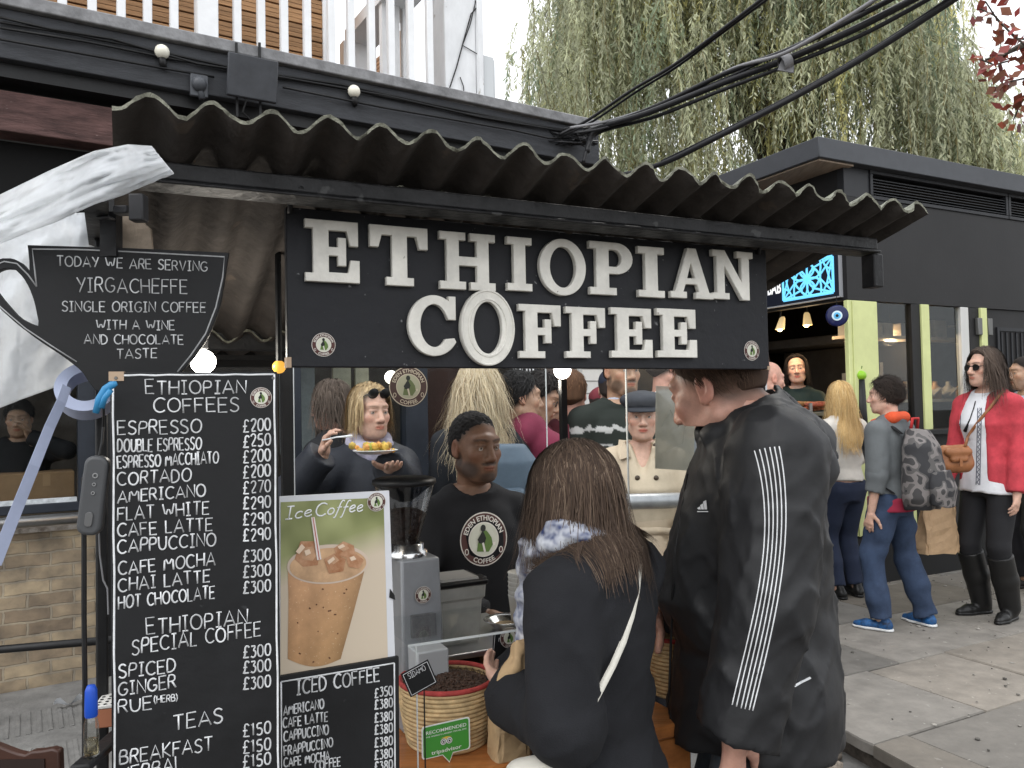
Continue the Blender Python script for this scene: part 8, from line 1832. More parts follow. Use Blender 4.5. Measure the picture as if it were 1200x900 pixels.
# ---- crowd seen through the stall
def crowd():
    navy = cloth('navy_quilt',(.018,.02,.027),.6,90,bump=.4)
    x,y = XY(432,3.45)
    W = person('blonde woman in a dark jacket and lilac scarf eating from a plate behind the stall', x,y,1.60,-58,sex='f',head=dict(yaw=6,pitch=2),arms={'R':dict(world=P(379,533,3.12),pole=(1,-.2,-.9),curl=1.1,hdir=(-.05,.35,.9),palm=(-.7,.5,0)),'L':dict(world=P(455,548,3.05),pole=(-.8,-.5,-.9),curl=.3,hdir=(.2,.95,.05),palm=(0,0,1))},
      top=dict(mat=navy,name='jacket',e=.026,hem=.47,se=.012,wr=.012,wf=9,res=.011),bottom=TRS,shoe=SH,hair=dict(kind='long',cols=[(.47,.34,.18),(.38,.27,.14),(.55,.42,.25),(.3,.2,.1)],n=1300,length=.17,wid=.0032,front=.045,slope=.7,thick=.014,wave=.003,spread=.02,seed=3,part=-.02,nape=-.05), hres=.0048, brow=(.25,.16,.1))
    ring_scarf(W, mat('lilac_scarf',(.5,.47,.52),.85,noise=.35,nscale=24,col2=(.3,.28,.4)), r=.056, th=.03, turns=2.2, seed=2, drop=.05)
    hp=W.hp; mb=MB()
    for sx in (-1,1): mb.lathe(Vector(W.w(np.array([hp(sx*.03,.085,.092)]))[0]),[(.0001,.003),(.024,.002),(.025,0)],16,ax=[Vector(rotz(R(-58-90))@W.M@np.array(v)) for v in ((1,0,0),(0,.4,.9),(0,.9,-.4))])
    mb.tube([Vector(W.w(np.array([hp(*v)]))[0]) for v in ((-.075,-.02,.05),(-.06,.07,.085),(0,.094,.1),(.06,.07,.085),(.075,-.02,.05))],.0025,6)
    mb.build('sunglasses',[BLACKGLOSS],W.T,smooth=True)
    hw=Vector(W.w(W.handL[0][None])[0]); pc=P(440,532,3.0); T=thing('dinner_plate','white plate of yellow food held by the blonde woman behind the stall','plate',pc)
    mb=MB(); mb.lathe(pc,[(.0001,0),(.045,0),(.08,.012),(.085,.014),(.08,.016),(.045,.006),(.0001,.005)],32); mb.build('plate_disc',[mat('china',(.68,.68,.66),.3)],T,smooth=True); mb=MB(); rr=random.Random(2)
    for i in range(60): mb.sphere(pc+Vector((rr.gauss(0,.03),rr.gauss(0,.03),.012+rr.uniform(0,.022))),rr.uniform(.008,.016),6,col=(rr.uniform(.7,1.2),rr.uniform(.6,1.1),.8))
    mb.build('food',[mat('yellow_food',(.6,.42,.1),.6,noise=.4,nscale=40,tint=True)],T,smooth=True,tint=True)
    rw=Vector(W.w(W.handR[0][None])[0]); T=thing('plastic_fork','thin white fork in the raised hand of the blonde woman','fork',rw); mb=MB(); a=P(378,516,3.06); b=P(412,511,2.98); mb.tube([a,(a+b)/2+Vector((0,0,.004)),b],[.003,.003,.006],6); mb.build('fork_handle',[WHITEPAINT],T,smooth=True)
    # long-haired blonde from behind
    x,y = XY(562,3.6)
    person('woman with long pale blonde hair in a dark top seen from behind', x,y,1.70,100,sex='f',face=False,head=dict(yaw=-10,pitch=0),top=dict(mat=cloth('charcoal',(.02,.022,.027)),e=.018,hem=.5,wr=.008),bottom=TRS,shoe=SH,hair=dict(kind='long',cols=[(.55,.46,.31),(.62,.54,.4),(.42,.33,.2),(.3,.22,.13)],n=2600,length=.42,wid=.003,front=.05,slope=.5,thick=.014,wave=.02,spread=.35,volume=1.3,messy=.5,seed=8))
    c=np.array(P(588,570,3.28)); T=thing('blue_grey_backpack','smooth blue grey backpack hanging behind the long haired blonde woman','backpack',Vector(c)-Vector((0,0,.2))); V,F_=surf([Torso([(c[2]-.22,.12,.07,c[1],c[0]),(c[2]-.1,.15,.085,c[1],c[0]),(c[2]+.1,.14,.08,c[1]+.01,c[0]),(c[2]+.17,.09,.05,c[1]+.02,c[0])])],.012,.01); link('pack_body',V,F_,[cloth('blue_grey_pack',(.075,.105,.14),.6)],T,True)
    V,F_=surf([Torso([(c[2]-.16,.09,.03,c[1]-.08,c[0]),(c[2]-.03,.1,.04,c[1]-.085,c[0]),(c[2]+.0,.08,.02,c[1]-.08,c[0])])],.01,.008); link('front_pocket',V,F_,[cloth('blue_grey_pack',(.075,.105,.14),.6)],T,True)
    # young man in maroon hoodie
    x,y = XY(607,3.75); hoodm=cloth('maroon_fleece',(.15,.02,.045))
    W = person('young man with black hair in a maroon hoodie with white emblem', x,y,1.66,55,skin='tan',face=True,head=dict(yaw=-40,pitch=4),top=dict(mat=hoodm,name='hoodie',e=.022,hem=.48,wr=.01,se=.008,extra=[Cone((-.08,-.09,1.37),(.08,-.09,1.37),.05,.05,.04),Cone((-.09,-.02,1.4),(.09,-.02,1.4),.05,.05,.04)]),arms={'R':dict(local=(.1,.3,1.0),pole=(1,-.3,-.6))},bottom=TRS,shoe=SH,hair=dict(kind='short',col=(.01,.009,.009),front=.05,slope=.95,thick=.016,n=300,length=.05,wid=.006,messy=.6))
    b_=bvh_of(W); mb=MB(); 
    for q in ([(604,541),(614,535),(619,545),(610,553),(620,556),(619,566),(606,566),(602,556),(608,552),(603,545)],[(607,545),(613,542),(614,548),(608,549)],[(608,557),(615,557),(615,562),(608,562)]):
        pts=[cast(b_,a,c_,.004) for a,c_ in q+q[:1]]
        pts=[p for p in pts if p]
        if len(pts)>3: mb.tube(pts,.006,6,flat=(ray(610,550),.4))
    if mb.v: mb.build('emblem',[WHITEPAINT],W.T,smooth=True)
    x,y = XY(628,4.0); W=person('person with black hair and glasses looking down between the hoodie and the lamp post', x,y,1.66,-30,skin='tan',head=dict(yaw=20,pitch=22),top=dict(mat=cloth('maroon_knit',(.12,.03,.04)),e=.02,hem=.5),bottom=TRS,shoe=SH,hair=dict(kind='short',col=(.014,.011,.01),front=.06,slope=.8,thick=.018,n=300,length=.06,wid=.007,messy=.7,seed=5))
    hp=W.hp; mb=MB()
    for sx in (-1,1):
        q=[Vector(W.w(np.array([hp(sx*.033+.021*math.cos(a),.1,.005+.016*math.sin(a))]))[0]) for a in np.linspace(0,2*math.pi,15)]; mb.tube(q,.0018,6)
    mb.tube([Vector(W.w(np.array([hp(*v)]))[0]) for v in ((-.012,.1,.008),(.012,.1,.008))],.0018,6); mb.build('glasses',[BLACKGLOSS],W.T)
    x,y = XY(648,4.4); person('person with cropped dark hair in a tan plaid jacket seen from behind', x,y,1.72,70,face=False,skin='pink',top=dict(mat=cloth('tan_plaid',(.2,.11,.075),noise=.5),e=.022,hem=.48),bottom=TRS,shoe=SH,hair=dict(kind='short',col=(.045,.033,.027),front=.045,slope=.9,thick=.012,n=200,length=.03,wid=.006))
    # man with maroon sweater and bag straps
    x,y = XY(669,4.1); W=person('man in a maroon sweater with grey shoulder straps, seen from behind', x,y,1.68,82,face=False,skin='pink',wide=1.05,top=dict(mat=cloth('maroon_knit',(.12,.03,.04)),e=.018,hem=.48,wr=.008),bottom=TRS,shoe=SH,hair=dict(kind='short',col=(.12,.06,.03),cols=[(.12,.06,.03),(.09,.045,.022)],front=.05,slope=.95,thick=.012,n=300,length=.035,wid=.006))
    b_=bvh_of(W); mb=MB()
    for q in ([(655,480),(663,492),(671,505),(676,520),(680,540)],[(690,478),(687,495),(684,512),(682,540)]):
        pts=[cast(b_,a,c_,.004) for a,c_ in q]; pts=[p for p in pts if p]
        if len(pts)>2: mb.tube(pts,.014,6,flat=(ray(670,500),.3))
    if mb.v: mb.build('strap',[cloth('grey_webbing',(.07,.07,.075))],W.T,smooth=True)
    capn=cloth('navy_twill',(.02,.024,.04))
    x,y = XY(717,5.0); W=person('man in a navy cap and grey blue jacket among the crowd behind the stall', x,y,1.72,75,face=False,top=dict(mat=cloth('grey_blue',(.09,.1,.13)),e=.02,hem=.5),bottom=TRS,shoe=SH,hair=dict(kind='short',col=(.03,.02,.016),front=.03,slope=.8,thick=.008,n=0)); cap_hat(W,'baseball',capn)
    x,y = XY(704,5.4); W=person('person in a maroon cap half hidden left of the navy cap', x,y,1.62,80,face=False,top=dict(mat=cloth('maroon_knit',(.12,.03,.04)),e=.02,hem=.5),bottom=TRS,shoe=SH,hair=dict(kind='short',col=(.03,.02,.016),front=.03,slope=.8,thick=.008,n=0)); cap_hat(W,'baseball',cloth('maroon_cap',(.16,.03,.04)))
    # bearded man in fair isle sweater
    def fair(V,B_):
        z=V[:,2]; ang=np.arctan2(V[:,1],V[:,0])*26; t=np.tile(np.array([.022,.028,.024]),(len(V),1)); r=np.hypot(V[:,0],V[:,1])
        u=V[:,0]*95+V[:,1]*95
        for zc_,h_,k in ((1.385,.022,1),(1.30,.012,1.6),(1.24,.010,2.2),(1.16,.012,1.6)):
            pat=np.abs(z-zc_-.006*np.sin(u*k))<h_*(.55+.3*np.sin(u*k*1.7)); t[pat]=(.42,.43,.42)
        return t
    x,y = XY(727,4.1); W=person('bearded man in a tan flat cap and dark green patterned sweater', x,y,1.80,-70,skin='olive',wide=1.1,head=dict(yaw=2,pitch=2),beard=((.05,.035,.025),.8),brow=(.04,.025,.02),top=dict(mat=mat('fair_isle_wool',(1,1,1),.9,tint=True,bump=.4,bscale=250,bdist=.003),name='sweater',e=.02,hem=.48,res=.0075,tint=fair,wr=.007),bottom=TRS,shoe=SH,hair=dict(kind='short',col=(.03,.02,.016),front=.035,slope=.8,thick=.006,n=0),hres=.005); cap_hat(W,'flat',cloth('tan_tweed',(.42,.33,.24)),brimlen=.04)
    mb=MB(); t=np.array(W.tab); q=[Vector(W.w(np.array([[.062*math.cos(a),t[-1,3]+.055*math.sin(a),t[-1,0]+.006+.008*math.sin(a)]]))[0]) for a in np.linspace(0,2*math.pi,25)]; mb.tube(q,.013,8,caps=False); mb.build('shirt_collar',[cloth('pale_blue_shirt',(.45,.5,.6))],W.T,smooth=True)
    # woman in cap and trench coat
    tr=cloth('trench_beige',(.5,.42,.31),.8,200)
    x,y = XY(752,3.72); W=person('woman in a dark grey peaked cap and beige belted trench coat looking towards the camera', x,y,1.555,-100,sex='f',skin='light',head=dict(yaw=4,pitch=3),arms={'L':dict(local=(-.14,.16,.86),pole=(-1,-.4,-.4)),'R':dict(local=(.2,.1,.8),pole=(1,-.6,-.3))},top=dict(mat=tr,name='trench_coat',e=.022,hem=.3,skirt=(.115,.085),se=.01,wr=.009,res=.0095,vneck=.76),bottom=TRS,shoe=SH,hair=dict(kind='short',col=(.02,.014,.012),front=.03,slope=.75,thick=.009,n=0),hres=.0045,lips=(.95,.5,.48),brow=(.07,.045,.035)); cap_hat(W,'newsboy',cloth('grey_felt',(.035,.038,.046)),brimlen=.05)
    b_=bvh_of(W); H=W.H
    def wp(*p): return Vector(W.w(np.array([p]))[0])
    for sg in (-1,1):
        t=np.array(W.tab); zc=t[-1,0]; mb=MB(); V=[]
        pts=[(sg*.05,-.02,zc+.012),(sg*.075,.03,zc-.002),(sg*.055,.09,zc-.05),(sg*.105,.10,zc-.06),(sg*.112,.05,zc-.035),(sg*.095,-.02,zc-.005)]
        q=[]
        for p in pts: 
            h=b_.find_nearest(wp(*p)); q.append(h[0]+h[1]*.012)
        mb.add(q,[(0,1,4,5),(1,2,3,4)]); o=mb.build('coat_collar',[tr],W.T,smooth=False); o.modifiers.new('thick','SOLIDIFY').thickness=.008
    mb=MB()
    for px,py in ((745,520),(768,522),(747,560),(769,560),(748,625),(773,622)):
        p=cast(b_,px,py,.003)
        if p: mb.lathe(p,[(.0001,.004),(.011,.003),(.012,0)],12,ax=(Vector((1,0,0)),Vector((0,0,1)),Vector((0,-1,0))))
    if mb.v: mb.build('button',[mat('coat_button',(.07,.05,.035),.4)],W.T,smooth=True)
    q=[]
    for i in range(33):
        a=2*math.pi*i/32; h=b_.ray_cast(wp(.6*math.cos(a),.6*math.sin(a),.60*H), (wp(0,0,.60*H)-wp(.6*math.cos(a),.6*math.sin(a),.60*H)).normalized())
        if h[0]: q.append(h[0]+h[1]*.003)
    mb=MB(); V=[]
    for p in q: V+= [p-Vector((0,0,.017)),p+Vector((0,0,.017))]
    if len(q)>4: o=link('belt',V,[(2*i,2*i+1,2*i+3,2*i+2) for i in range(len(q)-1)],[tr],W.T,True); o.modifiers.new('thick','SOLIDIFY').thickness=.006
    # man in white t-shirt
    x,y = XY(778,4.9); person('man in a white t-shirt turned sideways behind the trench coat', x,y,1.86,10,skin='pink',head=dict(yaw=10,pitch=4),top=dict(mat=cloth('white_jersey',(.62,.63,.64)),e=.014,hem=.5,sleeve=.4),bottom=TRS,shoe=SH,hair=dict(kind='short',col=(.06,.045,.035),front=.05,slope=.95,thick=.01,n=150,length=.03,wid=.006))
    x,y = XY(812,4.3); person('person in a grey coat with an orange lining half hidden behind the laminated notice', x,y,1.58,-120,top=dict(mat=cloth('mid_grey',(.13,.14,.15)),e=.022,hem=.4),bottom=TRS,shoe=SH,hair=dict(kind='short',col=(.05,.04,.03),front=.05,slope=.95,thick=.01,n=0))
    c=P(792,565,3.9); T=thing('orange_scarf','bright orange scarf end hanging below the laminated notice','scarf',c); V,F_=surf([Cone(np.array(c)+[-.03,0,.06],np.array(c)+[.03,0,-.1],.035,.012,.02)],.008); link('scarf_cloth',V,F_,[cloth('orange_cloth',(.6,.2,.02))],T,True)
    x,y = XY(391,4.0); person('person in black with brown grey bobbed hair seen from behind left of the eating woman', x,y,1.64,160,sex='f',skin='pink',head=dict(yaw=0,pitch=6),top=dict(mat=cloth('black_coat',(.012,.012,.014)),e=.024,hem=.4),bottom=TRS,shoe=SH,hair=dict(kind='long',cols=[(.09,.065,.05),(.13,.1,.08),(.06,.045,.036)],n=800,length=.22,wid=.004,front=.04,slope=.6,thick=.014,seed=6))
crowd()
# ---- people at the kiosk
def kiosk_people():
    # vendor
    p = KC+ka*.42+kb*.62; p = Vector((p.x,p.y,0)); s_=P(940,440,p.y)
    W=person('smiling dark haired woman in a dark green top serving behind the kebab counter', s_.x+.0, p.y+.12, 1.70,-112,z0=.19,sex='f',skin='light',head=dict(yaw=2,pitch=-3,roll=4),arms={'R':dict(local=(.2,.3,1.0),pole=(1,-.3,-.8)),'L':dict(local=(-.2,.3,1.0),pole=(-1,-.3,-.8))},top=dict(mat=cloth('bottle_green',(.012,.025,.024)),e=.014,hem=.5),bottom=TRS,shoe=SH,hair=dict(kind='long',cols=[(.016,.011,.01),(.025,.017,.013)],n=1000,length=.3,wid=.004,front=.03,slope=.6,thick=.014,wave=.003,spread=.1,seed=7,),hres=.005,lips=(1.0,.5,.48),brow=(.05,.03,.025))
    x,y=XY(901,5.3); W=person('bald man in a grey body warmer with a blue gloved hand at the kiosk counter', x,y,1.64,35,z0=.13,skin='pink',face=False,head=dict(yaw=-20,pitch=8),arms={'R':dict(local=(.2,.38,1.0),pole=(1,-.3,-.8),hide=True)},top=dict(mat=cloth('grey_vest',(.08,.085,.09)),e=.02,hem=.5),bottom=TRS,shoe=SH)
    pr=hand_prims(W.handR[0],W.handR[1],W.handR[2],1,1.75,.5); V,F_=surf(pr,.005,.003); link('glove',W.w(V),F_,[mat('blue_glove',(.07,.3,.52),.4)],W.T,True)
    # blonde customer
    x,y=XY(986,5.62); W=person('woman with long golden hair in cream top and jeans at the kiosk', x,y,1.50,112,z0=.13,sex='f',face=False,head=dict(yaw=0,pitch=8),arms={'L':dict(local=(-.12,.24,.86),pole=(-1,-.5,-.3)),'R':dict(local=(.12,.24,.86),pole=(1,-.5,-.3))},top=dict(mat=cloth('cream_jersey',(.56,.53,.48)),e=.016,hem=.545,wr=.008,res=.011,sleeve=.98),bottom=dict(mat=JEANS,e=.014,wr=.006),shoe=dict(mat=BLACKSHOE),hair=dict(kind='long',cols=[(.5,.31,.11),(.6,.42,.19),(.38,.22,.075),(.66,.5,.27)],n=1700,length=.44,wid=.003,front=.05,slope=.5,thick=.012,wave=.004,spread=-.05,volume=.5,messy=.25,seed=9),wide=1.03)
    # boy
    x,y=XY(1041,4.86); grey=cloth('grey_fleece',(.115,.125,.13)); H=1.50
    W=person('boy in a grey hooded top and jeans with blue trainers watching the kiosk counter', x,y,H,128,z0=.13,skin='light',head=dict(yaw=22,pitch=2),arms={'L':dict(local=(-.19,.03,.68),pole=(-.2,-1,0)),'R':dict(local=(.19,.04,.70),pole=(.2,-1,0))},legs={'L':dict(dx=-.05,dy=.02),'R':dict(dx=.09,dy=-.1)},
      top=dict(mat=grey,name='hoodie',e=.02,hem=.5,se=.006,wr=.009,sleeve=.42,res=.009),bottom=dict(mat=cloth('blue_jeans',(.028,.045,.085),noise=.3),e=.013,flare=.008,wr=.018,hem=.045),shoe=dict(mat=mat('trainer_blue',(.02,.12,.33),.6,noise=.4,nscale=30,col2=(.015,.025,.05)),sole=mat('trainer_sole',(.62,.63,.63),.5),fine=True),hair=dict(kind='short',col=(.02,.014,.011),cols=[(.02,.014,.011),(.03,.02,.015)],front=.055,slope=.85,thick=.02,n=1600,length=.055,wid=.0045,messy=.6,seed=12),hres=.005)
    J=W.J
    for n_ in 'RL':
        S,E=J['S'+n_],J['E'+n_]; V,F_=surf([Cone(S,E,.034*H,.031*H,.02),Cone(E,E*.55+J['W'+n_]*.45,.031*H,.026*H,.02,flat=True)],.009,.014,noise=fabric_noise(.008,14,3)); link('sleeve',W.w(V),F_,[grey],W.T,True)
    t=np.array(W.tab); zc=t[-1,0]; V,F_=surf([Cone((-.07,-.04,zc-.01),(-.05,.07,zc-.03),.028,.02,.02),Cone((.07,-.04,zc-.01),(.05,.07,zc-.03),.028,.02,.02),Cone((-.07,-.06,zc),(.07,-.06,zc),.035,.035,.03)],.008); link('hood_lining',W.w(V),F_,[cloth('orange_red',(.6,.085,.03))],W.T,True)
    tb=[[.47*H,.096*H,.075*H,0,0],[.52*H,.096*H,.074*H,0,0]]; V,F_=surf([Torso(tb,flat_lo=True)],.01,.016); link('shirt_hem',W.w(V),F_,[cloth('crimson_shirt',(.25,.02,.045))],W.T,True)
    # rucksack
    cam_m=bpy.data.materials.new('camouflage_canvas'); cam_m.use_nodes=True; n,L=cam_m.node_tree.nodes,cam_m.node_tree.links; b=n['Principled BSDF']; b.inputs['Roughness'].default_value=.85
    tc=n.new('ShaderNodeTexCoord'); no=n.new('ShaderNodeTexNoise'); no.inputs['Scale'].default_value=13; no.inputs['Detail'].default_value=1; r=n.new('ShaderNodeValToRGB'); r.color_ramp.interpolation='CONSTANT'; e=r.color_ramp.elements; e[0].color=(.025,.025,.028,1); e[1].position=.46; e[1].color=(.085,.08,.078,1); k=e.new(.53); k.color=(.17,.155,.15,1); k=e.new(.62); k.color=(.045,.043,.044,1)
    L.new(tc.outputs['Object'],no.inputs[0]); L.new(no.outputs[0],r.inputs[0]); L.new(r.outputs[0],b.inputs[0])
    c=np.array([.0,-.2,.98]); T=thing('rucksack','grey camouflage rucksack worn on the back of the boy','backpack',Vector(W.w(np.array([[0,-.2,.72]]))[0]))
    V,F_=surf([Torso([(.735,.12,.075,-.185,0),(.80,.15,.095,-.2,0),(.95,.15,.1,-.2,0),(1.1,.13,.085,-.19,0),(1.19,.08,.05,-.17,0)])],.009,.008,noise=fabric_noise(.01,10,4)); link('pack_body',W.w(V),F_,[cam_m],T,True)
    V,F_=surf([Torso([(.76,.1,.04,-.3,0),(.85,.115,.05,-.305,0),(.95,.1,.03,-.29,0)])],.009,.008,noise=fabric_noise(.008,12,6)); link('front_pocket',W.w(V),F_,[cam_m],T,True)
    mb=MB()
    for sx in (-1,1): mb.tube([Vector(W.w(np.array([v]))[0]) for v in ((sx*.09,-.12,1.17),(sx*.095,-.02,1.255),(sx*.1,.08,1.2),(sx*.105,.11,1.08),(sx*.12,.06,.92),(sx*.13,-.08,.82))],.018,8,flat=(Vector(W.w(np.array([[0,1,0]]))[0])-Vector(W.w(np.array([[0,0,0]]))[0]),.4))
    mb.build('strap',[cloth('black_webbing',(.02,.02,.022))],T,smooth=True); mb=MB(); q=[Vector(W.w(np.array([v]))[0]) for v in ((-.04,-.15,1.19),(-.035,-.16,1.26),(.035,-.16,1.26),(.04,-.15,1.19))]; mb.tube(q,.009,8); mb.build('grab_handle',[cloth('red_webbing',(.4,.03,.03))],T,smooth=True)
    # lady in red
    x,y=XY(1157,5.05); H=1.68
    white=mat('white_cotton',(.66,.67,.7),.85,noise=.08,nscale=12,bump=.25,bscale=60)
    W=person('woman in a red cardigan, white blouse and sunglasses by the kiosk', x,y,H,205,z0=.13,sex='f',skin='light',head=dict(yaw=-12,pitch=0),arms={'L':dict(local=(-.21,.06,.78),pole=(-.3,-1,-.2),curl=.5),'R':dict(local=(.19,.17,.84),pole=(.4,-1,-.2),curl=1.3)},
      top=dict(mat=white,name='blouse',e=.014,hem=.465,hx=.108*H,hy=.078*H,wr=.008,res=.0095,sleeve=.3),bottom=dict(mat=cloth('black_leggings',(.014,.014,.016)),e=.006,wr=.003,hem=.1),shoe=dict(mat=BLACKSHOE,boot=.22,fine=True),hair=dict(kind='long',cols=[(.055,.038,.03),(.04,.027,.022),(.085,.06,.045),(.12,.09,.07)],n=1900,length=.33,wid=.0035,front=.04,slope=.65,thick=.014,wave=.016,spread=.3,volume=1.0,messy=.4,seed=21),hres=.0048,brow=(.06,.04,.03))
    W.make_top(dict(mat=cloth('coral_red_knit',(.43,.045,.06),noise=.3,bs=160),e=.021,hem=.475,hx=.1*H,hy=.066*H,se=.002,wr=.009,res=.0095,neck=.02,late=[Cone((.035,.2,.4*H),(.035,.16,.9*H),.125,.1,.01,op='s'),Cone((.03,.11,.7*H),(.03,.08,.86*H),.085,.07,.01,op='s')]),'cardigan')
    hp=W.hp; mb=MB(); RZ=rotz(R(205-90))
    for sx in (-1,1):
        c=hp(sx*.034,.098,.004); q=[]
        for a in np.linspace(0,2*math.pi,18)[:-1]: q.append(Vector(W.w(np.array([c+W.M@np.array([.027*math.cos(a)*W.hs,-.35*abs(.02*math.cos(a))*W.hs,.021*math.sin(a)*W.hs])]))[0]))
        n_=Vector(RZ@W.M@np.array([0,1,0])); mb.prism(q,n_*.004)
    mb.tube([Vector(W.w(np.array([hp(*v)]))[0]) for v in ((-.082,-.01,.01),(-.066,.08,.012),(0,.104,.014),(.066,.08,.012),(.082,-.01,.01))],.003,6); mb.build('sunglasses',[BLACKGLOSS],W.T,smooth=False)
    b_=bvh_of(W); mb=MB()
    # embroidered bands and tassel tie on the blouse
    bl=[o for o in kids(W.T) if o.name.startswith('blouse')][0]; from mathutils.bvhtree import BVHTree
    Lw=wloc(bl); bb=BVHTree.FromPolygons([tuple(Vector(v.co)+Lw) for v in bl.data.vertices],[tuple(p.vertices) for p in bl.data.polygons])
    def cb(px,py,o=.003):
        h=bb.ray_cast(CAMP,ray(px,py)); return None if h[0] is None else h[0]-ray(px,py)*o
    for x0,x1 in ((1124,1121),(1148,1146)):
        for dx in (-2.2,2.2):
            q=[cb(x0+(x1-x0)*k/20+dx,478+90*k/20) for k in range(21)]; q=[p for p in q if p]
            if len(q)>3: mb.tube(q,.0022,5)
        q=[cb(x0+(x1-x0)*k/60+1.3*math.sin(k*1.6),478+90*k/60) for k in range(61)]; q=[p for p in q if p]
        if len(q)>3: mb.tube(q,.002,5)
    if mb.v: mb.build('embroidery',[mat('blue_thread',(.05,.055,.09),.8)],W.T,smooth=True)
    mb=MB(); q=[cb(a,c_,.008) for a,c_ in ((1143,470),(1141,478),(1137,490),(1133,500),(1131,505))]; q=[p for p in q if p]
    if len(q)>2: mb.tube(q,[.003]*(len(q)-2)+[.008,.012],6); mb.build('tassel',[BLK],W.T,smooth=True)
    def wv(*v): return Vector(W.w(np.array([v]))[0])
    # tan shoulder bag
    tan=mat('tan_leather',(.27,.11,.045),.45,noise=.2,nscale=8,bump=.2,bscale=50)
    c=P(1118,536,4.86); cc=np.array(c); T=thing('tan_handbag','tan leather flap handbag on the hip of the woman in red','bag',c-Vector((0,0,.09)))
    u_=np.array([.9,.2,0]); V,F_=surf([Cone(cc-u_*.075+[0,0,-.04],cc+u_*.075+[0,0,-.04],.055,.055,.03),Cone(cc-u_*.07+[0,0,.03],cc+u_*.07+[0,0,.03],.045,.045,.04)],.008,noise=fabric_noise(.006,14,2)); link('bag_body',V,F_,[tan],T,True)
    V,F_=surf([Cone(cc-u_*.075+[-.0,-.045,.035],cc+u_*.075+[0,-.045,.035],.026,.026,.02),Cone(cc-u_*.05+[0,-.055,-.01],cc+u_*.05+[0,-.055,-.01],.016,.016,.03)],.007); link('flap',V,F_,[tan],T,True)
    mb=MB(); mb.bar(cc+[.0,-.075,.0],cc+[.0,-.075,-.05],.016,.006,up=(0,1,0)); mb.build('buckle_strap',[tan],T)
    b2=bvh_of(W); 
    q=[]
    for a,c_ in ((1134,512),(1140,503),(1150,490),(1160,478),(1170,465),(1176,458)):
        h=b2.ray_cast(CAMP,ray(a,c_)); h2=bb.ray_cast(CAMP,ray(a,c_)); hs_=[z for z in (h,h2) if z[0]]
        if hs_: z=min(hs_,key=lambda z:z[3]); q.append(z[0]-ray(a,c_)*.008)
    q=[Vector(cc)+Vector((.06,-.02,.07))]+q; mb=MB(); mb.tube(q,.009,6,flat=(ray(1150,480),.4)); mb.build('shoulder_strap',[tan],T,smooth=True)
    # paper carrier bag hanging from her hand
    hw=wv(*W.handR[0]); hd_=wv(*(W.handR[0]+W.handR[1]*.075)); kp=mat('brown_carrier',(.43,.29,.17),.75,noise=.1,nscale=14,bump=.5,bscale=9,bdist=.02)
    tx=hd_+Vector((-.03,-.02,-.01)); T=thing('paper_carrier_bag','crumpled brown paper carrier bag hanging from the hand of the woman in red','bag',tx-Vector((0,0,.4)))
    V=[];n=28;rows=9; rr=np.random.RandomState(5); uu=np.array([.93,.3,0]); vv=np.array([-.3,.93,0])
    for j in range(rows):
        f=j/(rows-1); z=-.37+.30*f
        for i in range(n):
            a=2*math.pi*i/n; sx=np.sign(math.cos(a))*abs(math.cos(a))**.35; sy=np.sign(math.sin(a))*abs(math.sin(a))**.35
            w_=.145*(1-.12*f)+.008*math.sin(f*7+i); d_=.07*(1-.75*f**1.4)
            V.append(np.array(tx)+uu*(sx*w_-.03*(1-f))+vv*(sy*d_)+np.array([0,0,z+.03*f*math.sin(i*.9)])+rr.normal(scale=.0035,size=3))
    Fc=[(j*n+i,j*n+(i+1)%n,(j+1)*n+(i+1)%n,(j+1)*n+i) for j in range(rows-1) for i in range(n)]+[tuple(range(n))[::-1]]
    link('bag_body',V,Fc,[kp],T,False); mb=MB()
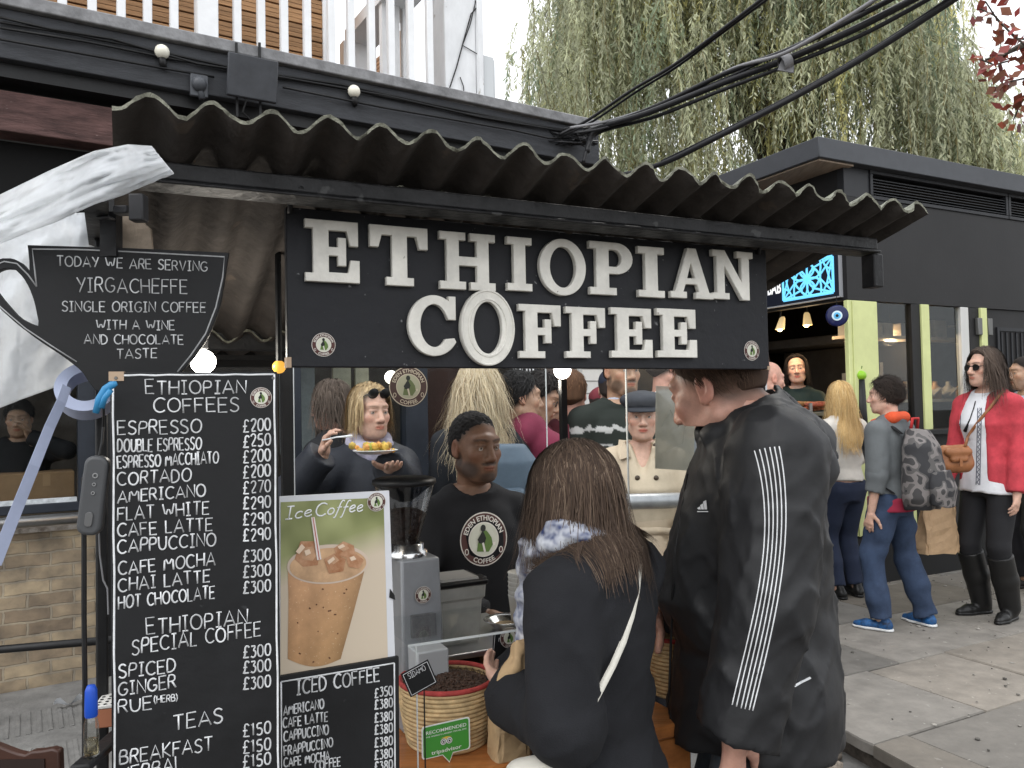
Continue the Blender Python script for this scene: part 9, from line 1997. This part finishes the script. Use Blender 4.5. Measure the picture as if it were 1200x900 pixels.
    for s_ in (-1,1): q=[np.array(tx)+uu*(-.06)+vv*.015*s_+[0,0,-.085],np.array(tx)+uu*(-.03)+vv*.008*s_+[0,0,-.02],np.array(tx)+[0,0,.012],np.array(tx)+uu*(.03)+vv*.008*s_+[0,0,-.02],np.array(tx)+uu*(.06)+vv*.015*s_+[0,0,-.085]]; mb.tube(q,.005,7)
    mb.build('handle',[kp],T,smooth=True)
    # man at the right edge
    x,y=XY(1204,5.7); person('man in a pale blue shirt cut off by the right edge of the picture', x,y,1.66,190,z0=.13,skin='tan',head=dict(yaw=-12,pitch=2),top=dict(mat=cloth('pale_blue_shirt',(.45,.5,.6)),e=.016,hem=.5),bottom=TRS,shoe=SH,hair=dict(kind='short',col=(.02,.015,.013),front=.04,slope=.95,thick=.005,n=0),beard=((.04,.03,.025),.4))
    # man in the window on the left
    c=BW.hit(22,520)-BW.n*.75; person('man holding a hand to his face inside the window over bricks', c.x,c.y,1.58,-60,z0=.02,skin='tan',head=dict(yaw=-8,pitch=8),arms={'L':dict(local=(-.06,.17,1.36),pole=(-1,-.1,-.6),curl=1.0,hdir=(.3,.1,.9))},top=dict(mat=cloth('black_coat',(.012,.012,.014)),e=.02,hem=.5),bottom=TRS,shoe=SH,hair=dict(kind='short',col=(.014,.011,.01),front=.05,slope=.9,thick=.016,n=200,length=.05,wid=.006))
    q=BW.hit(40,570)-BW.n*.45; T=thing('cardboard_box','long brown cardboard box with parcel tape standing inside the window','box',Vector((q.x,q.y,q.z-.18))); mb=MB(); o=BW.at(BW.st(-40,570)[0],0,-.42); o.z=.83; mb.obox(o,BW.u*(BW.st(92,570)[0]-BW.st(-40,570)[0]),-BW.n*.3,Vector((0,0,.33))); mb.build('carton',[mat('cardboard',(.36,.22,.12),.8,noise=.12,nscale=10)],T,bevel=.004); mb=MB(); s_=BW.st(52,560)[0]; mb.obox(Vector(BW.at(s_,0,-.418).to_tuple())+Vector((0,0,1.08)),BW.u*.04,-BW.n*.002,Vector((0,0,.07))); mb.build('parcel_tape',[mat('parcel_tape',(.45,.28,.15),.4)],T)
kiosk_people()
